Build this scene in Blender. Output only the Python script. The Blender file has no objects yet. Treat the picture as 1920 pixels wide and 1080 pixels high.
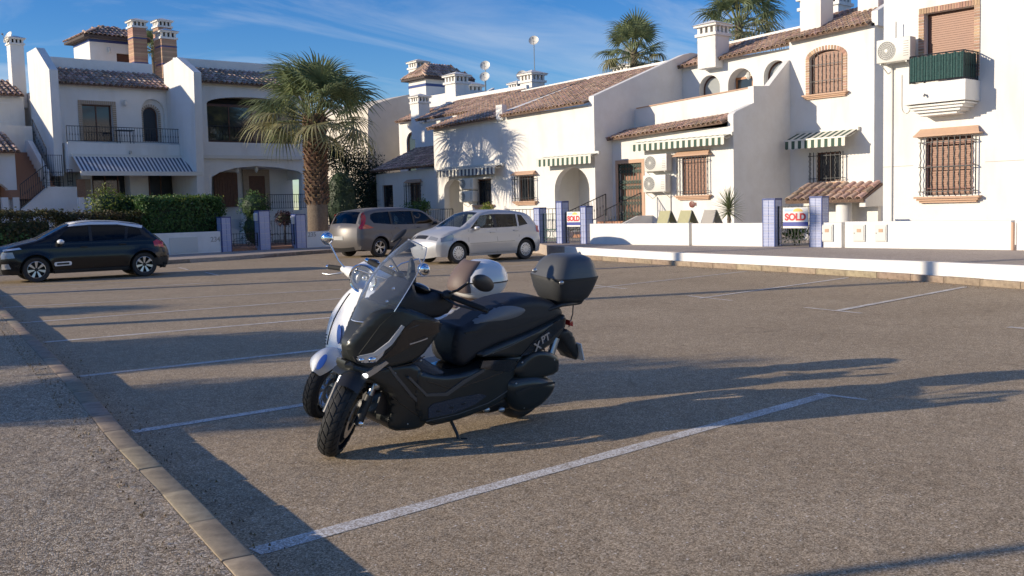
import bpy, bmesh, math, random
import numpy as np
from mathutils import Vector, Matrix
from mathutils.geometry import tessellate_polygon
R = math.radians
rnd = random.Random(7)
S = bpy.context.scene
COL = S.collection

# ------------------------------------------------------------------ camera
F = 1850.0; EYE = 1.52
PITCH = math.atan(150/1850.0); ROLL = 0.026; HEAD = math.atan2(.758, .658)
fv = Vector((math.cos(HEAD)*math.cos(PITCH), math.sin(HEAD)*math.cos(PITCH), -math.sin(PITCH)))
rv = Vector((math.sin(HEAD), -math.cos(HEAD), 0)); uv_ = rv.cross(fv)
r2 = rv*math.cos(ROLL) - uv_*math.sin(ROLL); u2 = rv*math.sin(ROLL) + uv_*math.cos(ROLL)
cam_data = bpy.data.cameras.new('camera'); cam = bpy.data.objects.new('camera', cam_data); COL.objects.link(cam)
cam_data.sensor_width = 36; cam_data.lens = F/1920*36; cam_data.clip_start = .05; cam_data.clip_end = 3000
cam.matrix_world = Matrix(((r2.x, u2.x, -fv.x, 0), (r2.y, u2.y, -fv.y, 0), (r2.z, u2.z, -fv.z, EYE), (0, 0, 0, 1)))
S.camera = cam
S.render.resolution_x = 1024; S.render.resolution_y = 576

# ------------------------------------------------------------------ light
SUN_EL = R(15.5); SUN_AZ = R(154)          # world angle the sun stands at (from +X, counter-clockwise)
sd = Vector((math.cos(SUN_AZ)*math.cos(SUN_EL), math.sin(SUN_AZ)*math.cos(SUN_EL), math.sin(SUN_EL)))
sl = bpy.data.lights.new('sun', 'SUN'); sl.energy = 5.0; sl.angle = R(.55); sl.color = (1, .86, .67)
so = bpy.data.objects.new('sun', sl); COL.objects.link(so); so.rotation_euler = sd.to_track_quat('Z', 'Y').to_euler(); so.location = sd*60
W = bpy.data.worlds.new('World'); S.world = W; W.use_nodes = True
wn = W.node_tree.nodes; wl = W.node_tree.links; wn.clear()
wo = wn.new('ShaderNodeOutputWorld'); wb = wn.new('ShaderNodeBackground'); wb.inputs[1].default_value = .11
sk = wn.new('ShaderNodeTexSky'); sk.sky_type = 'NISHITA'; sk.sun_disc = False
sk.sun_elevation = SUN_EL; sk.sun_rotation = math.pi/2 - SUN_AZ
sk.altitude = 50; sk.air_density = 1.0; sk.dust_density = .05; sk.ozone_density = 4.0
# thin cirrus streaks mixed over the blue
tc = wn.new('ShaderNodeTexCoord'); sep = wn.new('ShaderNodeSeparateXYZ'); wl.new(tc.outputs['Generated'], sep.inputs[0])
ad = wn.new('ShaderNodeMath'); ad.operation = 'ADD'; ad.inputs[1].default_value = .12; wl.new(sep.outputs[2], ad.inputs[0])
dx = wn.new('ShaderNodeMath'); dx.operation = 'DIVIDE'; wl.new(sep.outputs[0], dx.inputs[0]); wl.new(ad.outputs[0], dx.inputs[1])
dy = wn.new('ShaderNodeMath'); dy.operation = 'DIVIDE'; wl.new(sep.outputs[1], dy.inputs[0]); wl.new(ad.outputs[0], dy.inputs[1])
cb = wn.new('ShaderNodeCombineXYZ'); wl.new(dx.outputs[0], cb.inputs[0]); wl.new(dy.outputs[0], cb.inputs[1])
mp = wn.new('ShaderNodeMapping'); mp.inputs['Rotation'].default_value = (0, 0, R(-25)); mp.inputs['Scale'].default_value = (.5, 1.3, 1); mp.inputs['Location'].default_value = (1.7, .9, 0)
wl.new(cb.outputs[0], mp.inputs[0])
n1 = wn.new('ShaderNodeTexNoise'); n1.inputs['Scale'].default_value = 1.1; n1.inputs['Detail'].default_value = 9; n1.inputs['Roughness'].default_value = .6; n1.inputs['Distortion'].default_value = .7
wl.new(mp.outputs[0], n1.inputs['Vector'])
cr = wn.new('ShaderNodeValToRGB'); cr.color_ramp.elements[0].position = .46; cr.color_ramp.elements[1].position = .78
cr.color_ramp.elements[0].color = (0, 0, 0, 1); cr.color_ramp.elements[1].color = (.62, .62, .62, 1)
wl.new(n1.outputs[0], cr.inputs[0])
mx = wn.new('ShaderNodeMix'); mx.data_type = 'RGBA'; wl.new(cr.outputs[0], mx.inputs[0])
hs = wn.new('ShaderNodeHueSaturation'); hs.inputs['Saturation'].default_value = 1.3; hs.inputs['Hue'].default_value = .516; hs.inputs['Value'].default_value = 1.28; wl.new(sk.outputs[0], hs.inputs['Color'])
wl.new(hs.outputs[0], mx.inputs[6]); mx.inputs[7].default_value = (6.2, 6.6, 7.2, 1)
wl.new(mx.outputs[2], wb.inputs[0]); wl.new(wb.outputs[0], wo.inputs[0])
S.view_settings.view_transform = 'Standard'; S.view_settings.look = 'None'; S.view_settings.exposure = 0.12; S.view_settings.gamma = 1

# ------------------------------------------------------------------ measuring helpers: a pixel of the photograph on a known plane
def ray(px, py): return fv + r2*((px-960)/F) + u2*((540-py)/F)
CAM = Vector((0, 0, EYE))
def gz(px, py, z=0.): d = ray(px, py); return CAM + d*((z-EYE)/d.z)
def ox(px, py, X): d = ray(px, py); return CAM + d*(X/d.x)
def oy(px, py, Y): d = ray(px, py); return CAM + d*(Y/d.y)
def rx(a, b, c, d, X):                      # pixel box on a plane of constant X -> (y_low, y_high, z_low, z_high)
    p = ox(a, (b+d)/2, X); q = ox(c, (b+d)/2, X); t = ox((a+c)/2, b, X); u = ox((a+c)/2, d, X)
    return min(p.y, q.y), max(p.y, q.y), u.z, t.z
def ry(a, b, c, d, Y):
    p = oy(a, (b+d)/2, Y); q = oy(c, (b+d)/2, Y); t = oy((a+c)/2, b, Y); u = oy((a+c)/2, d, Y)
    return min(p.x, q.x), max(p.x, q.x), u.z, t.z

# ------------------------------------------------------------------ mesh building
class MB:
    def __init__(s): s.v = []; s.f = []; s.m = []
    def add(s, vs, fs, m=0):
        o = len(s.v); s.v += [tuple(v) for v in vs]; s.f += [tuple(i+o for i in f) for f in fs]; s.m += [m]*len(fs); return s
    def box(s, x0, x1, y0, y1, z0, z1, m=0):
        return s.add([(x, y, z) for x in (x0, x1) for y in (y0, y1) for z in (z0, z1)],
                     [(0, 1, 3, 2), (4, 6, 7, 5), (0, 4, 5, 1), (2, 3, 7, 6), (0, 2, 6, 4), (1, 5, 7, 3)], m)
    def bbox(s, x0, x1, y0, y1, z0, z1, b=.01, m=0):      # box with bevelled edges
        bm = bmesh.new(); bmesh.ops.create_cube(bm, size=1)
        for v in bm.verts: v.co = Vector(((x0+x1)/2+v.co.x*(x1-x0), (y0+y1)/2+v.co.y*(y1-y0), (z0+z1)/2+v.co.z*(z1-z0)))
        bmesh.ops.bevel(bm, geom=bm.edges[:], offset=b, segments=2, profile=.5, affect='EDGES')
        return s.bm(bm, m)
    def bm(s, bm, m=0, M=None):
        bm.verts.index_update()
        s.add([(M @ v.co if M else v.co) for v in bm.verts], [[v.index for v in f.verts] for f in bm.faces], m); bm.free(); return s
    def quad(s, a, b, c, d, m=0): return s.add([a, b, c, d], [(0, 1, 2, 3)], m)
    def tube(s, pts, r, n=8, m=0, cap=True, ry=None):
        pts = [Vector(p) for p in pts]; rs = r if isinstance(r, (list, tuple)) else [r]*len(pts); vs = []; fs = []
        up = None
        for i, p in enumerate(pts):
            t = (pts[min(i+1, len(pts)-1)] - pts[max(i-1, 0)]).normalized()
            if up is None:
                up = Vector((0, 0, 1)) if abs(t.z) < .9 else Vector((1, 0, 0))
            a = t.cross(up).normalized(); b = a.cross(t).normalized(); up = b
            for k in range(n):
                w = 2*math.pi*(k+.5)/n; vs.append(p + a*(math.cos(w)*rs[i]) + b*(math.sin(w)*rs[i]*(ry or 1)))
        for i in range(len(pts)-1):
            for k in range(n):
                fs.append((i*n+k, i*n+(k+1) % n, (i+1)*n+(k+1) % n, (i+1)*n+k))
        if cap: fs.append(tuple(range(n))); fs.append(tuple((len(pts)-1)*n+k for k in range(n)))
        return s.add(vs, fs, m)
    def lathe(s, prof, n=24, m=0, M=None, cap=True):        # prof: (radius, height) about z, M places it
        vs = []; fs = []
        for r, h in prof:
            for k in range(n):
                w = 2*math.pi*k/n; v = Vector((r*math.cos(w), r*math.sin(w), h)); vs.append(M @ v if M else v)
        for i in range(len(prof)-1):
            for k in range(n): fs.append((i*n+k, i*n+(k+1) % n, (i+1)*n+(k+1) % n, (i+1)*n+k))
        if cap: fs.append(tuple(range(n))); fs.append(tuple((len(prof)-1)*n+k for k in range(n)))
        return s.add(vs, fs, m)
    def slab(s, mapf, outline, holes=(), depth=.2, m=0, mr=None):   # plate with openings; front at d=0
        mr = m if mr is None else mr
        allp = [outline] + list(holes); flat = [p for l in allp for p in l]
        tris = tessellate_polygon([[Vector((p[0], p[1], 0)) for p in l] for l in allp])
        s.add([mapf(p[0], p[1], 0) for p in flat], [tuple(t) for t in tris], m)
        s.add([mapf(p[0], p[1], depth) for p in flat], [tuple(t) for t in tris], m)
        for li, l in enumerate(allp):
            n = len(l); s.add([mapf(p[0], p[1], 0) for p in l] + [mapf(p[0], p[1], depth) for p in l],
                              [(i, (i+1) % n, n+(i+1) % n, n+i) for i in range(n)], m if li == 0 else mr)
        return s
    def surf(s, outline, holes, fn, step, m=0, bounds=None):   # polygon with holes diced on a grid then mapped by fn(a, b) -> xyz
        allp = [outline] + list(holes); flat = [p for l in allp for p in l]
        tris = tessellate_polygon([[Vector((p[0], p[1], 0)) for p in l] for l in allp])
        bm = bmesh.new(); vs = [bm.verts.new((p[0], p[1], 0)) for p in flat]
        for t in tris:
            try: bm.faces.new([vs[i] for i in t])
            except ValueError: pass
        for ax in (0, 1):
            lo = min(p[ax] for p in outline); hi = max(p[ax] for p in outline); k = int((hi-lo)/step)
            for i in range(1, k+1):
                c = [0, 0, 0]; c[ax] = lo+i*(hi-lo)/(k+1); nn = [0, 0, 0]; nn[ax] = 1
                bmesh.ops.bisect_plane(bm, geom=bm.verts[:]+bm.edges[:]+bm.faces[:], plane_co=c, plane_no=nn, dist=1e-5)
        bmesh.ops.remove_doubles(bm, verts=bm.verts[:], dist=1e-4)
        bm.verts.index_update()
        s.add([fn(v.co.x, v.co.y) for v in bm.verts], [[v.index for v in f.verts] for f in bm.faces], m); bm.free(); return s
    def moved(s, M): s.v = [tuple(M @ Vector(v)) for v in s.v]; return s
    def mesh(s, name, mats, smooth=None, fixn=True):
        me = bpy.data.meshes.new(name); me.from_pydata(s.v, [], s.f)
        for m in (mats if isinstance(mats, (list, tuple)) else [mats]): me.materials.append(m)
        me.polygons.foreach_set('material_index', s.m)
        if fixn:
            bm = bmesh.new(); bm.from_mesh(me); bmesh.ops.recalc_face_normals(bm, faces=bm.faces[:]); bm.to_mesh(me); bm.free()
        if smooth:
            me.shade_smooth(); me.set_sharp_from_angle(angle=R(smooth))
        me.update(); return me
    def build(s, name, mats, parent=None, smooth=None, fixn=True, **kw):
        return link(name, s.mesh(name, mats, smooth, fixn), parent, **kw)
def link(name, me, parent=None, loc=None, rot=None, scale=None, kind=None, label=None, cat=None, group=None):
    o = bpy.data.objects.new(name, me); COL.objects.link(o)
    if parent is not None:
        o.parent = parent
        if parent.parent is None and parent.type == 'EMPTY' and 'shift' in parent: o.location = -parent.location
    if loc is not None: o.location = Vector(loc) + (o.location if parent is not None else Vector())
    if rot is not None: o.rotation_euler = rot
    if scale is not None: o.scale = scale
    tag(o, label, cat, group, kind); return o
def tag(o, label=None, cat=None, group=None, kind=None):
    if label: o['label'] = label
    if cat: o['category'] = cat
    if group: o['group'] = group
    if kind: o['kind'] = kind
    return o
def thing(name, loc, label, cat, group=None, shift=True, rot=0):   # Empty at the base; with shift the parts are modelled in world metres
    o = bpy.data.objects.new(name, None); COL.objects.link(o); o.location = loc; o.empty_display_size = .2; o.rotation_euler = (0, 0, rot)
    if shift: o['shift'] = 1
    return tag(o, label, cat, group)
def mX(X): return lambda a, b, d: (X+d, a, b)
def mY(Y): return lambda a, b, d: (a, Y+d, b)
def mNY(Y): return lambda a, b, d: (a, Y-d, b)
def rect(a0, a1, b0, b1): return [(a0, b0), (a1, b0), (a1, b1), (a0, b1)]
def arch(a0, a1, b0, b1, rise=None, n=14):          # opening with an arched head; b1 is the crown
    w = (a1-a0)/2; c = (a0+a1)/2; rise = w if rise is None else rise
    return [(a0, b0), (a1, b0)] + [(c+w*math.cos(math.pi*i/n), b1-rise+rise*math.sin(math.pi*i/n)) for i in range(n+1)]

# ------------------------------------------------------------------ materials
def _m(name):
    m = bpy.data.materials.new(name); m.use_nodes = True; nt = m.node_tree; return m, nt, nt.nodes['Principled BSDF']
def mat(name, c, rough=.6, metal=0, c2=None, ns=6, bump=0, bs=60, spec=.5, coat=0, alpha=None, emit=None, island=0, objrand=0, det=5, stain=None):
    m, nt, p = _m(name); N = nt.nodes; L = nt.links
    p.inputs['Base Color'].default_value = (*c, 1); p.inputs['Roughness'].default_value = rough; p.inputs['Metallic'].default_value = metal
    p.inputs['Specular IOR Level'].default_value = spec; p.inputs['Coat Weight'].default_value = coat; p.inputs['Coat Roughness'].default_value = .04
    tcn = N.new('ShaderNodeTexCoord'); out = None
    if c2:
        n = N.new('ShaderNodeTexNoise'); n.inputs['Scale'].default_value = ns; n.inputs['Detail'].default_value = det; n.inputs['Roughness'].default_value = .65
        L.new(tcn.outputs['Object'], n.inputs['Vector'])
        r = N.new('ShaderNodeValToRGB'); r.color_ramp.elements[0].position = .35; r.color_ramp.elements[1].position = .68
        r.color_ramp.elements[0].color = (*c, 1); r.color_ramp.elements[1].color = (*c2, 1); L.new(n.outputs[0], r.inputs[0]); out = r.outputs[0]
        L.new(out, p.inputs['Base Color'])
    if island or objrand:
        g = N.new('ShaderNodeNewGeometry') if island else N.new('ShaderNodeObjectInfo'); amt = island or objrand
        mr = N.new('ShaderNodeMapRange'); mr.inputs[3].default_value = 1-amt; mr.inputs[4].default_value = 1+amt
        L.new(g.outputs['Random Per Island' if island else 'Random'], mr.inputs[0])
        h = N.new('ShaderNodeHueSaturation'); L.new(mr.outputs[0], h.inputs['Value'])
        mr2 = N.new('ShaderNodeMapRange'); mr2.inputs[3].default_value = .5-.02; mr2.inputs[4].default_value = .5+.02
        wn_ = N.new('ShaderNodeTexWhiteNoise'); wn_.noise_dimensions = '1D'; L.new(g.outputs['Random Per Island' if island else 'Random'], wn_.inputs['W']); L.new(wn_.outputs['Value'], mr2.inputs[0]); L.new(mr2.outputs[0], h.inputs['Hue'])
        if out: L.new(out, h.inputs['Color'])
        else: h.inputs['Color'].default_value = (*c, 1)
        L.new(h.outputs[0], p.inputs['Base Color']); out = h.outputs[0]
    if stain:
        n = N.new('ShaderNodeTexNoise'); n.inputs['Scale'].default_value = 1.0; n.inputs['Detail'].default_value = 6
        mpn = N.new('ShaderNodeMapping'); mpn.inputs['Scale'].default_value = (1.6, 1.6, .35); L.new(tcn.outputs['Object'], mpn.inputs[0]); L.new(mpn.outputs[0], n.inputs['Vector'])
        r = N.new('ShaderNodeValToRGB'); r.color_ramp.elements[0].position = .5; r.color_ramp.elements[1].position = .78
        r.color_ramp.elements[0].color = (0, 0, 0, 1); r.color_ramp.elements[1].color = (.6, .6, .6, 1); L.new(n.outputs[0], r.inputs[0])
        x = N.new('ShaderNodeMix'); x.data_type = 'RGBA'; L.new(r.outputs[0], x.inputs[0])
        if out: L.new(out, x.inputs[6])
        else: x.inputs[6].default_value = (*c, 1)
        x.inputs[7].default_value = (*stain, 1); L.new(x.outputs[2], p.inputs['Base Color'])
    if bump:
        n = N.new('ShaderNodeTexNoise'); n.inputs['Scale'].default_value = bs; n.inputs['Detail'].default_value = 4; L.new(tcn.outputs['Object'], n.inputs['Vector'])
        b = N.new('ShaderNodeBump'); b.inputs['Strength'].default_value = bump; b.inputs['Distance'].default_value = .02; L.new(n.outputs[0], b.inputs['Height']); L.new(b.outputs[0], p.inputs['Normal'])
    if emit: p.inputs['Emission Color'].default_value = (*c, 1); p.inputs['Emission Strength'].default_value = emit
    return m
def glass(name, tint=(.8, .85, .85), see=.5, rough=.03, ior=1.45):     # thin pane: see-through with a reflecting surface
    m, nt, p = _m(name); N = nt.nodes; L = nt.links; N.remove(p); o = N['Material Output']
    t = N.new('ShaderNodeBsdfTransparent'); t.inputs[0].default_value = tuple(x*see for x in tint)+(1,)
    g = N.new('ShaderNodeBsdfGlossy'); g.inputs['Roughness'].default_value = rough
    fr = N.new('ShaderNodeFresnel'); fr.inputs[0].default_value = ior; x = N.new('ShaderNodeMixShader')
    L.new(fr.outputs[0], x.inputs[0]); L.new(t.outputs[0], x.inputs[1]); L.new(g.outputs[0], x.inputs[2]); L.new(x.outputs[0], o.inputs[0]); return m
M = {}
M['white'] = mat('white_render', (.74, .72, .68), .85, c2=(.79, .77, .73), ns=1.2, bump=.25, bs=45, stain=(.62, .57, .49))
M['white2'] = mat('white_paint', (.78, .77, .74), .7, c2=(.72, .7, .66), ns=2, bump=.15, bs=60)
M['cream'] = mat('cream_render', (.62, .56, .47), .9, c2=(.68, .62, .53), ns=1.5, bump=.2)
M['tile'] = mat('clay_roof_tile', (.6, .42, .31), .85, c2=(.32, .21, .155), ns=9, island=.45, bump=.4, bs=30)
M['tile_o'] = mat('clay_roof_tile_single', (.6, .42, .31), .85, c2=(.32, .21, .155), ns=9, objrand=.42, bump=.4, bs=30)
M['deck'] = mat('roof_mortar', (.2, .13, .095), .95, c2=(.13, .09, .07), ns=14, bump=.4)
M['deck_dark'] = mat('roof_mortar_dark', (.1, .08, .075), .95, c2=(.06, .05, .05), ns=14, bump=.4)
M['brick'] = mat('pale_brick', (.36, .23, .15), .85, c2=(.46, .31, .21), ns=18, island=.2, bump=.3)
M['brick_o'] = mat('pale_brick_single', (.42, .26, .17), .85, c2=(.5, .33, .23), ns=18, objrand=.25, bump=.3)
M['stone'] = mat('pink_cast_stone', (.55, .36, .245), .8, c2=(.5, .33, .23), ns=6, bump=.2)
M['tanstone'] = mat('tan_stone', (.42, .33, .24), .85, c2=(.34, .27, .2), ns=8, bump=.3)
M['shutter'] = mat('brown_shutter', (.27, .12, .065), .5, c2=(.24, .105, .06), ns=2)
M['wood'] = mat('brown_wood', (.13, .052, .028), .5, c2=(.085, .035, .02), ns=10)
M['woodlt'] = mat('orange_wood', (.4, .17, .06), .45, c2=(.3, .12, .045), ns=10)
M['iron'] = mat('dark_iron', (.02, .024, .03), .45, spec=.4)
M['irong'] = mat('green_iron', (.02, .075, .06), .5)
M['redir'] = mat('rust_red_iron', (.16, .045, .035), .5)
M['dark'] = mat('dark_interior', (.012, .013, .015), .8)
M['window_backing'] = mat('pale_curtain', (.4, .42, .38), .9)
M['pane'] = mat('window_pane', (.02, .025, .03), .06, spec=.8)
M['bluetile'] = mat('blue_edge_tile', (.025, .05, .2), .35)
M['greenstripe'] = mat('awning_green', (.05, .095, .07), .85)
M['creamstripe'] = mat('awning_cream', (.72, .7, .6), .85)
M['bluestripe'] = mat('awning_blue', (.07, .085, .125), .85)
M['plastic'] = mat('grey_white_plastic', (.6, .6, .56), .5)
M['acwhite'] = mat('ac_white', (.68, .66, .6), .45)
M['acdark'] = mat('ac_grille', (.13, .13, .13), .5)
M['steel'] = mat('galvanised_steel', (.35, .35, .34), .35, .8)
M['yellowcloth'] = mat('olive_cloth', (.44, .42, .25), .9, c2=(.4, .38, .22), ns=9)
M['greycloth'] = mat('grey_cloth', (.4, .37, .33), .9)
M['netting'] = mat('green_screen', (.006, .03, .03), .7, c2=(.03, .1, .09), ns=30)
M['rubber'] = mat('rubber', (.018, .018, .018), .8, bump=.15, bs=120)
M['terra'] = mat('terracotta', (.4, .2, .12), .8)

def tile_pattern():          # little blue and white glazed tiles: printed pattern, joints are modelled
    m, nt, p = _m('blue_white_tile'); N = nt.nodes; L = nt.links; tcn = N.new('ShaderNodeTexCoord')
    v = N.new('ShaderNodeTexVoronoi'); v.inputs['Scale'].default_value = 26; v.feature = 'F1'; v.inputs['Randomness'].default_value = 0; L.new(tcn.outputs['Object'], v.inputs['Vector'])
    r = N.new('ShaderNodeValToRGB'); r.color_ramp.elements[0].position = .36; r.color_ramp.elements[1].position = .5
    r.color_ramp.elements[0].color = (.07, .12, .38, 1); r.color_ramp.elements[1].color = (.5, .53, .66, 1)
    L.new(v.outputs['Distance'], r.inputs[0]); L.new(r.outputs[0], p.inputs['Base Color']); p.inputs['Roughness'].default_value = .25; return m
M['ptile'] = tile_pattern()

def aggregate(name, cols, scale, spot=.5, rough=.9, big=None, dark=.5, bump=.5, patch=.5):     # exposed small stones: every cell a pebble of its own tone
    m, nt, p = _m(name); N = nt.nodes; L = nt.links; tcn = N.new('ShaderNodeTexCoord')
    def vor(sc, feat='F1'):
        v = N.new('ShaderNodeTexVoronoi'); v.inputs['Scale'].default_value = sc; v.feature = feat; L.new(tcn.outputs['Object'], v.inputs['Vector']); return v
    def ramp(src, stops, interp='LINEAR'):
        r = N.new('ShaderNodeValToRGB'); e = r.color_ramp.elements; r.color_ramp.interpolation = interp
        for i, (t, c) in enumerate(stops):
            el = e[i] if i < 2 else e.new(t)
            el.position = t; el.color = (*c, 1)
        L.new(src, r.inputs[0]); return r
    def mul(a, b, f=1.):
        x = N.new('ShaderNodeMix'); x.data_type = 'RGBA'; x.blend_type = 'MULTIPLY'; x.inputs[0].default_value = f
        L.new(a, x.inputs[6]); L.new(b, x.inputs[7]); return x.outputs[2]
    v1 = vor(scale); s1 = N.new('ShaderNodeSeparateColor'); L.new(v1.outputs['Color'], s1.inputs[0])
    base = ramp(s1.outputs[0], [(i/(len(cols)-1), c) for i, c in enumerate(cols)]).outputs[0]
    edge = vor(scale, 'DISTANCE_TO_EDGE'); e = ramp(edge.outputs['Distance'], [(.0, (dark,)*3), (.12, (1, 1, 1))]).outputs[0]
    out = mul(base, e)
    n = N.new('ShaderNodeTexNoise'); n.inputs['Scale'].default_value = .55; n.inputs['Detail'].default_value = 8; n.inputs['Roughness'].default_value = .7; L.new(tcn.outputs['Object'], n.inputs['Vector'])
    lo = 1-.45*patch; out = mul(out, ramp(n.outputs[0], [(.3, (lo, lo*.98, lo*.95)), (.7, (1.0, 1.0, 1.0))]).outputs[0])
    n2 = N.new('ShaderNodeTexNoise'); n2.inputs['Scale'].default_value = 9; n2.inputs['Detail'].default_value = 5; L.new(tcn.outputs['Object'], n2.inputs['Vector'])
    out = mul(out, ramp(n2.outputs[0], [(.3, (.86, .86, .86)), (.65, (1.04, 1.04, 1.04))]).outputs[0])
    n4 = N.new('ShaderNodeTexNoise'); n4.inputs['Scale'].default_value = 1.7; n4.inputs['Detail'].default_value = 3; n4.inputs['Distortion'].default_value = 1.2; L.new(tcn.outputs['Object'], n4.inputs['Vector'])
    out = mul(out, ramp(n4.outputs[0], [(.26, (.62, .6, .58)), (.36, (1, 1, 1))]).outputs[0], patch)
    v3 = vor(scale*.23); s3 = N.new('ShaderNodeSeparateColor'); L.new(v3.outputs['Color'], s3.inputs[0])      # sparse pale chips
    r3 = ramp(v3.outputs['Distance'], [(.12, (1, 1, 1)), (.2, (0, 0, 0))]).outputs[0]; r4 = ramp(s3.outputs[1], [(.72, (0, 0, 0)), (.78, (1, 1, 1))]).outputs[0]
    x = N.new('ShaderNodeMix'); x.data_type = 'RGBA'; L.new(mul(r3, r4), x.inputs[0]); L.new(out, x.inputs[6]); x.inputs[7].default_value = (.8*spot+.2, .73*spot+.18, .62*spot+.15, 1)
    L.new(x.outputs[2], p.inputs['Base Color']); p.inputs['Roughness'].default_value = rough; p.inputs['Specular IOR Level'].default_value = .25
    b = N.new('ShaderNodeBump'); b.inputs['Strength'].default_value = bump; b.inputs['Distance'].default_value = .004
    L.new(edge.outputs['Distance'], b.inputs['Height']); b2 = N.new('ShaderNodeBump'); b2.inputs['Strength'].default_value = bump*.6; b2.inputs['Distance'].default_value = .02
    L.new(n2.outputs[0], b2.inputs['Height']); L.new(b.outputs[0], b2.inputs['Normal']); L.new(b2.outputs[0], p.inputs['Normal']); return m
M['asphalt'] = aggregate('worn_asphalt', [(.25, .185, .11), (.48, .36, .225), (.66, .505, .33), (.85, .69, .48)], 130, .75, bump=.5, dark=.45, patch=.5)
M['pebble'] = aggregate('exposed_pebble_paving', [(.22, .165, .105), (.5, .39, .265), (.68, .54, .375), (.88, .75, .57)], 95, .6, bump=1.0, dark=.2, patch=.35)
M['farpave'] = aggregate('far_paving', [(.44, .37, .31), (.52, .44, .37), (.6, .51, .43)], 60, .5, bump=.3, dark=.6, patch=.3)
M['kerb'] = mat('kerb_concrete', (.38, .3, .21), .9, c2=(.22, .17, .12), ns=11, bump=.25, bs=260, objrand=.14, det=12)
M['garden'] = mat('garden_soil', (.19, .14, .1), .95, c2=(.26, .2, .15), ns=3, bump=.5)
def paint_mat():            # worn road paint: pebbles show through
    m, nt, p = _m('worn_white_paint'); N = nt.nodes; L = nt.links; tcn = N.new('ShaderNodeTexCoord')
    v = N.new('ShaderNodeTexVoronoi'); v.inputs['Scale'].default_value = 130; L.new(tcn.outputs['Object'], v.inputs['Vector']); sc = N.new('ShaderNodeSeparateColor'); L.new(v.outputs['Color'], sc.inputs[0])
    n = N.new('ShaderNodeTexNoise'); n.inputs['Scale'].default_value = 2.2; n.inputs['Detail'].default_value = 8; n.inputs['Roughness'].default_value = .75; L.new(tcn.outputs['Object'], n.inputs['Vector'])
    a = N.new('ShaderNodeMath'); a.operation = 'MULTIPLY_ADD'; a.inputs[1].default_value = .45; L.new(sc.outputs[0], a.inputs[0]); L.new(n.outputs[0], a.inputs[2])
    r = N.new('ShaderNodeValToRGB'); r.color_ramp.elements[0].position = .56; r.color_ramp.elements[1].position = .88
    r.color_ramp.elements[0].color = (.82, .79, .72, 1); r.color_ramp.elements[1].color = (.4, .33, .25, 1); L.new(a.outputs[0], r.inputs[0]); L.new(r.outputs[0], p.inputs['Base Color'])
    p.inputs['Roughness'].default_value = .8; return m
M['paint'] = paint_mat()
def striped(name): return None

# ------------------------------------------------------------------ ground, kerbs, markings
def sheet(name, pts, z, m, kind='structure', parent=None, thick=None):
    mb = MB(); n = len(pts)
    if thick:
        mb.add([(p[0], p[1], z) for p in pts]+[(p[0], p[1], z-thick) for p in pts],
               [tuple(range(n)), tuple(range(2*n-1, n-1, -1))]+[(i, (i+1) % n, n+(i+1) % n, n+i) for i in range(n)])
    else: mb.add([(p[0], p[1], z) for p in pts], [tuple(range(n))])
    return mb.build(name, m, parent, kind=kind, fixn=bool(thick))
sheet('ground', [(-600, -600), (900, -600), (900, 900), (-600, 900)], -.02, M['garden'])
KL = [(-.9, -10.0), (1.72-.6, 0.0), (1.72, 3.41), (2.0, 4.96), (2.21, 6.26), (2.72, 8.89), (4.35, 18.19), (5.6, 25.5)]   # top outer edge of the near kerb
KL[0] = (-.66, -10.0)
FARK = [(14.5, -6.0), (16.66, 6.74), (17.47, 8.97), (18.13, 11.65), (19.04, 16.03), (20.4, 21.2), (20.7, 23.5), (20.4, 26.5)]
LK = [(9.0, 30.4), (12.56, 31.4), (14.42, 31.48), (18.28, 32.6), (20.4, 33.0)]
sheet('parking_lot', [(-20, -12), (20, -12), (30, 26), (30, 50), (-20, 50)], 0, M['asphalt'])
near = [(p[0]-.138, p[1]) for p in KL]
sheet('near_pavement', [(-14, -10)] + near + [(-14, 25.5)], .125, M['pebble'], thick=.16)
def along(poly, d):              # points every d metres along a polyline
    out = []; acc = 0
    for (a, b) in zip(poly, poly[1:]):
        a = Vector(a+(0,)); b = Vector(b+(0,)); l = (b-a).length; t = -acc
        while t + d <= l+1e-6:
            t += d
            if t >= 0: out.append(a + (b-a)*(t/l))
        acc = l - t
    return [Vector(poly[0]+(0,))] + out
def kerbs(root, poly, d, w, z0, z1, side, m, name='kerb_stone', joint=.003):
    pts = along(poly, d); base = {}
    for i in range(len(pts)-1):
        a, b = pts[i], pts[i+1]; l = (b-a).length
        if l < .2: continue
        ang = math.atan2(b.y-a.y, b.x-a.x); key = round(l, 2)
        if key not in base:
            mb = MB(); y = (0, w) if side > 0 else (-w, 0)
            mb.bbox(joint, l-joint, y[0], y[1], z0, z1, .013); base[key] = mb.mesh(name, m, 40)
        o = link(name, base[key], root, rot=(rnd.uniform(-.006, .006), 0, ang+rnd.uniform(-.004, .004)))
        o.location = Vector((a.x, a.y, rnd.uniform(-.004, .004))) - (root.location if 'shift' in root else Vector())
kr = thing('near_kerb', (2, 5, 0), None, None); kr['kind'] = 'structure'
kerbs(kr, KL, .58, .135, -.05, .13, 1, M['kerb'])
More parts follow.
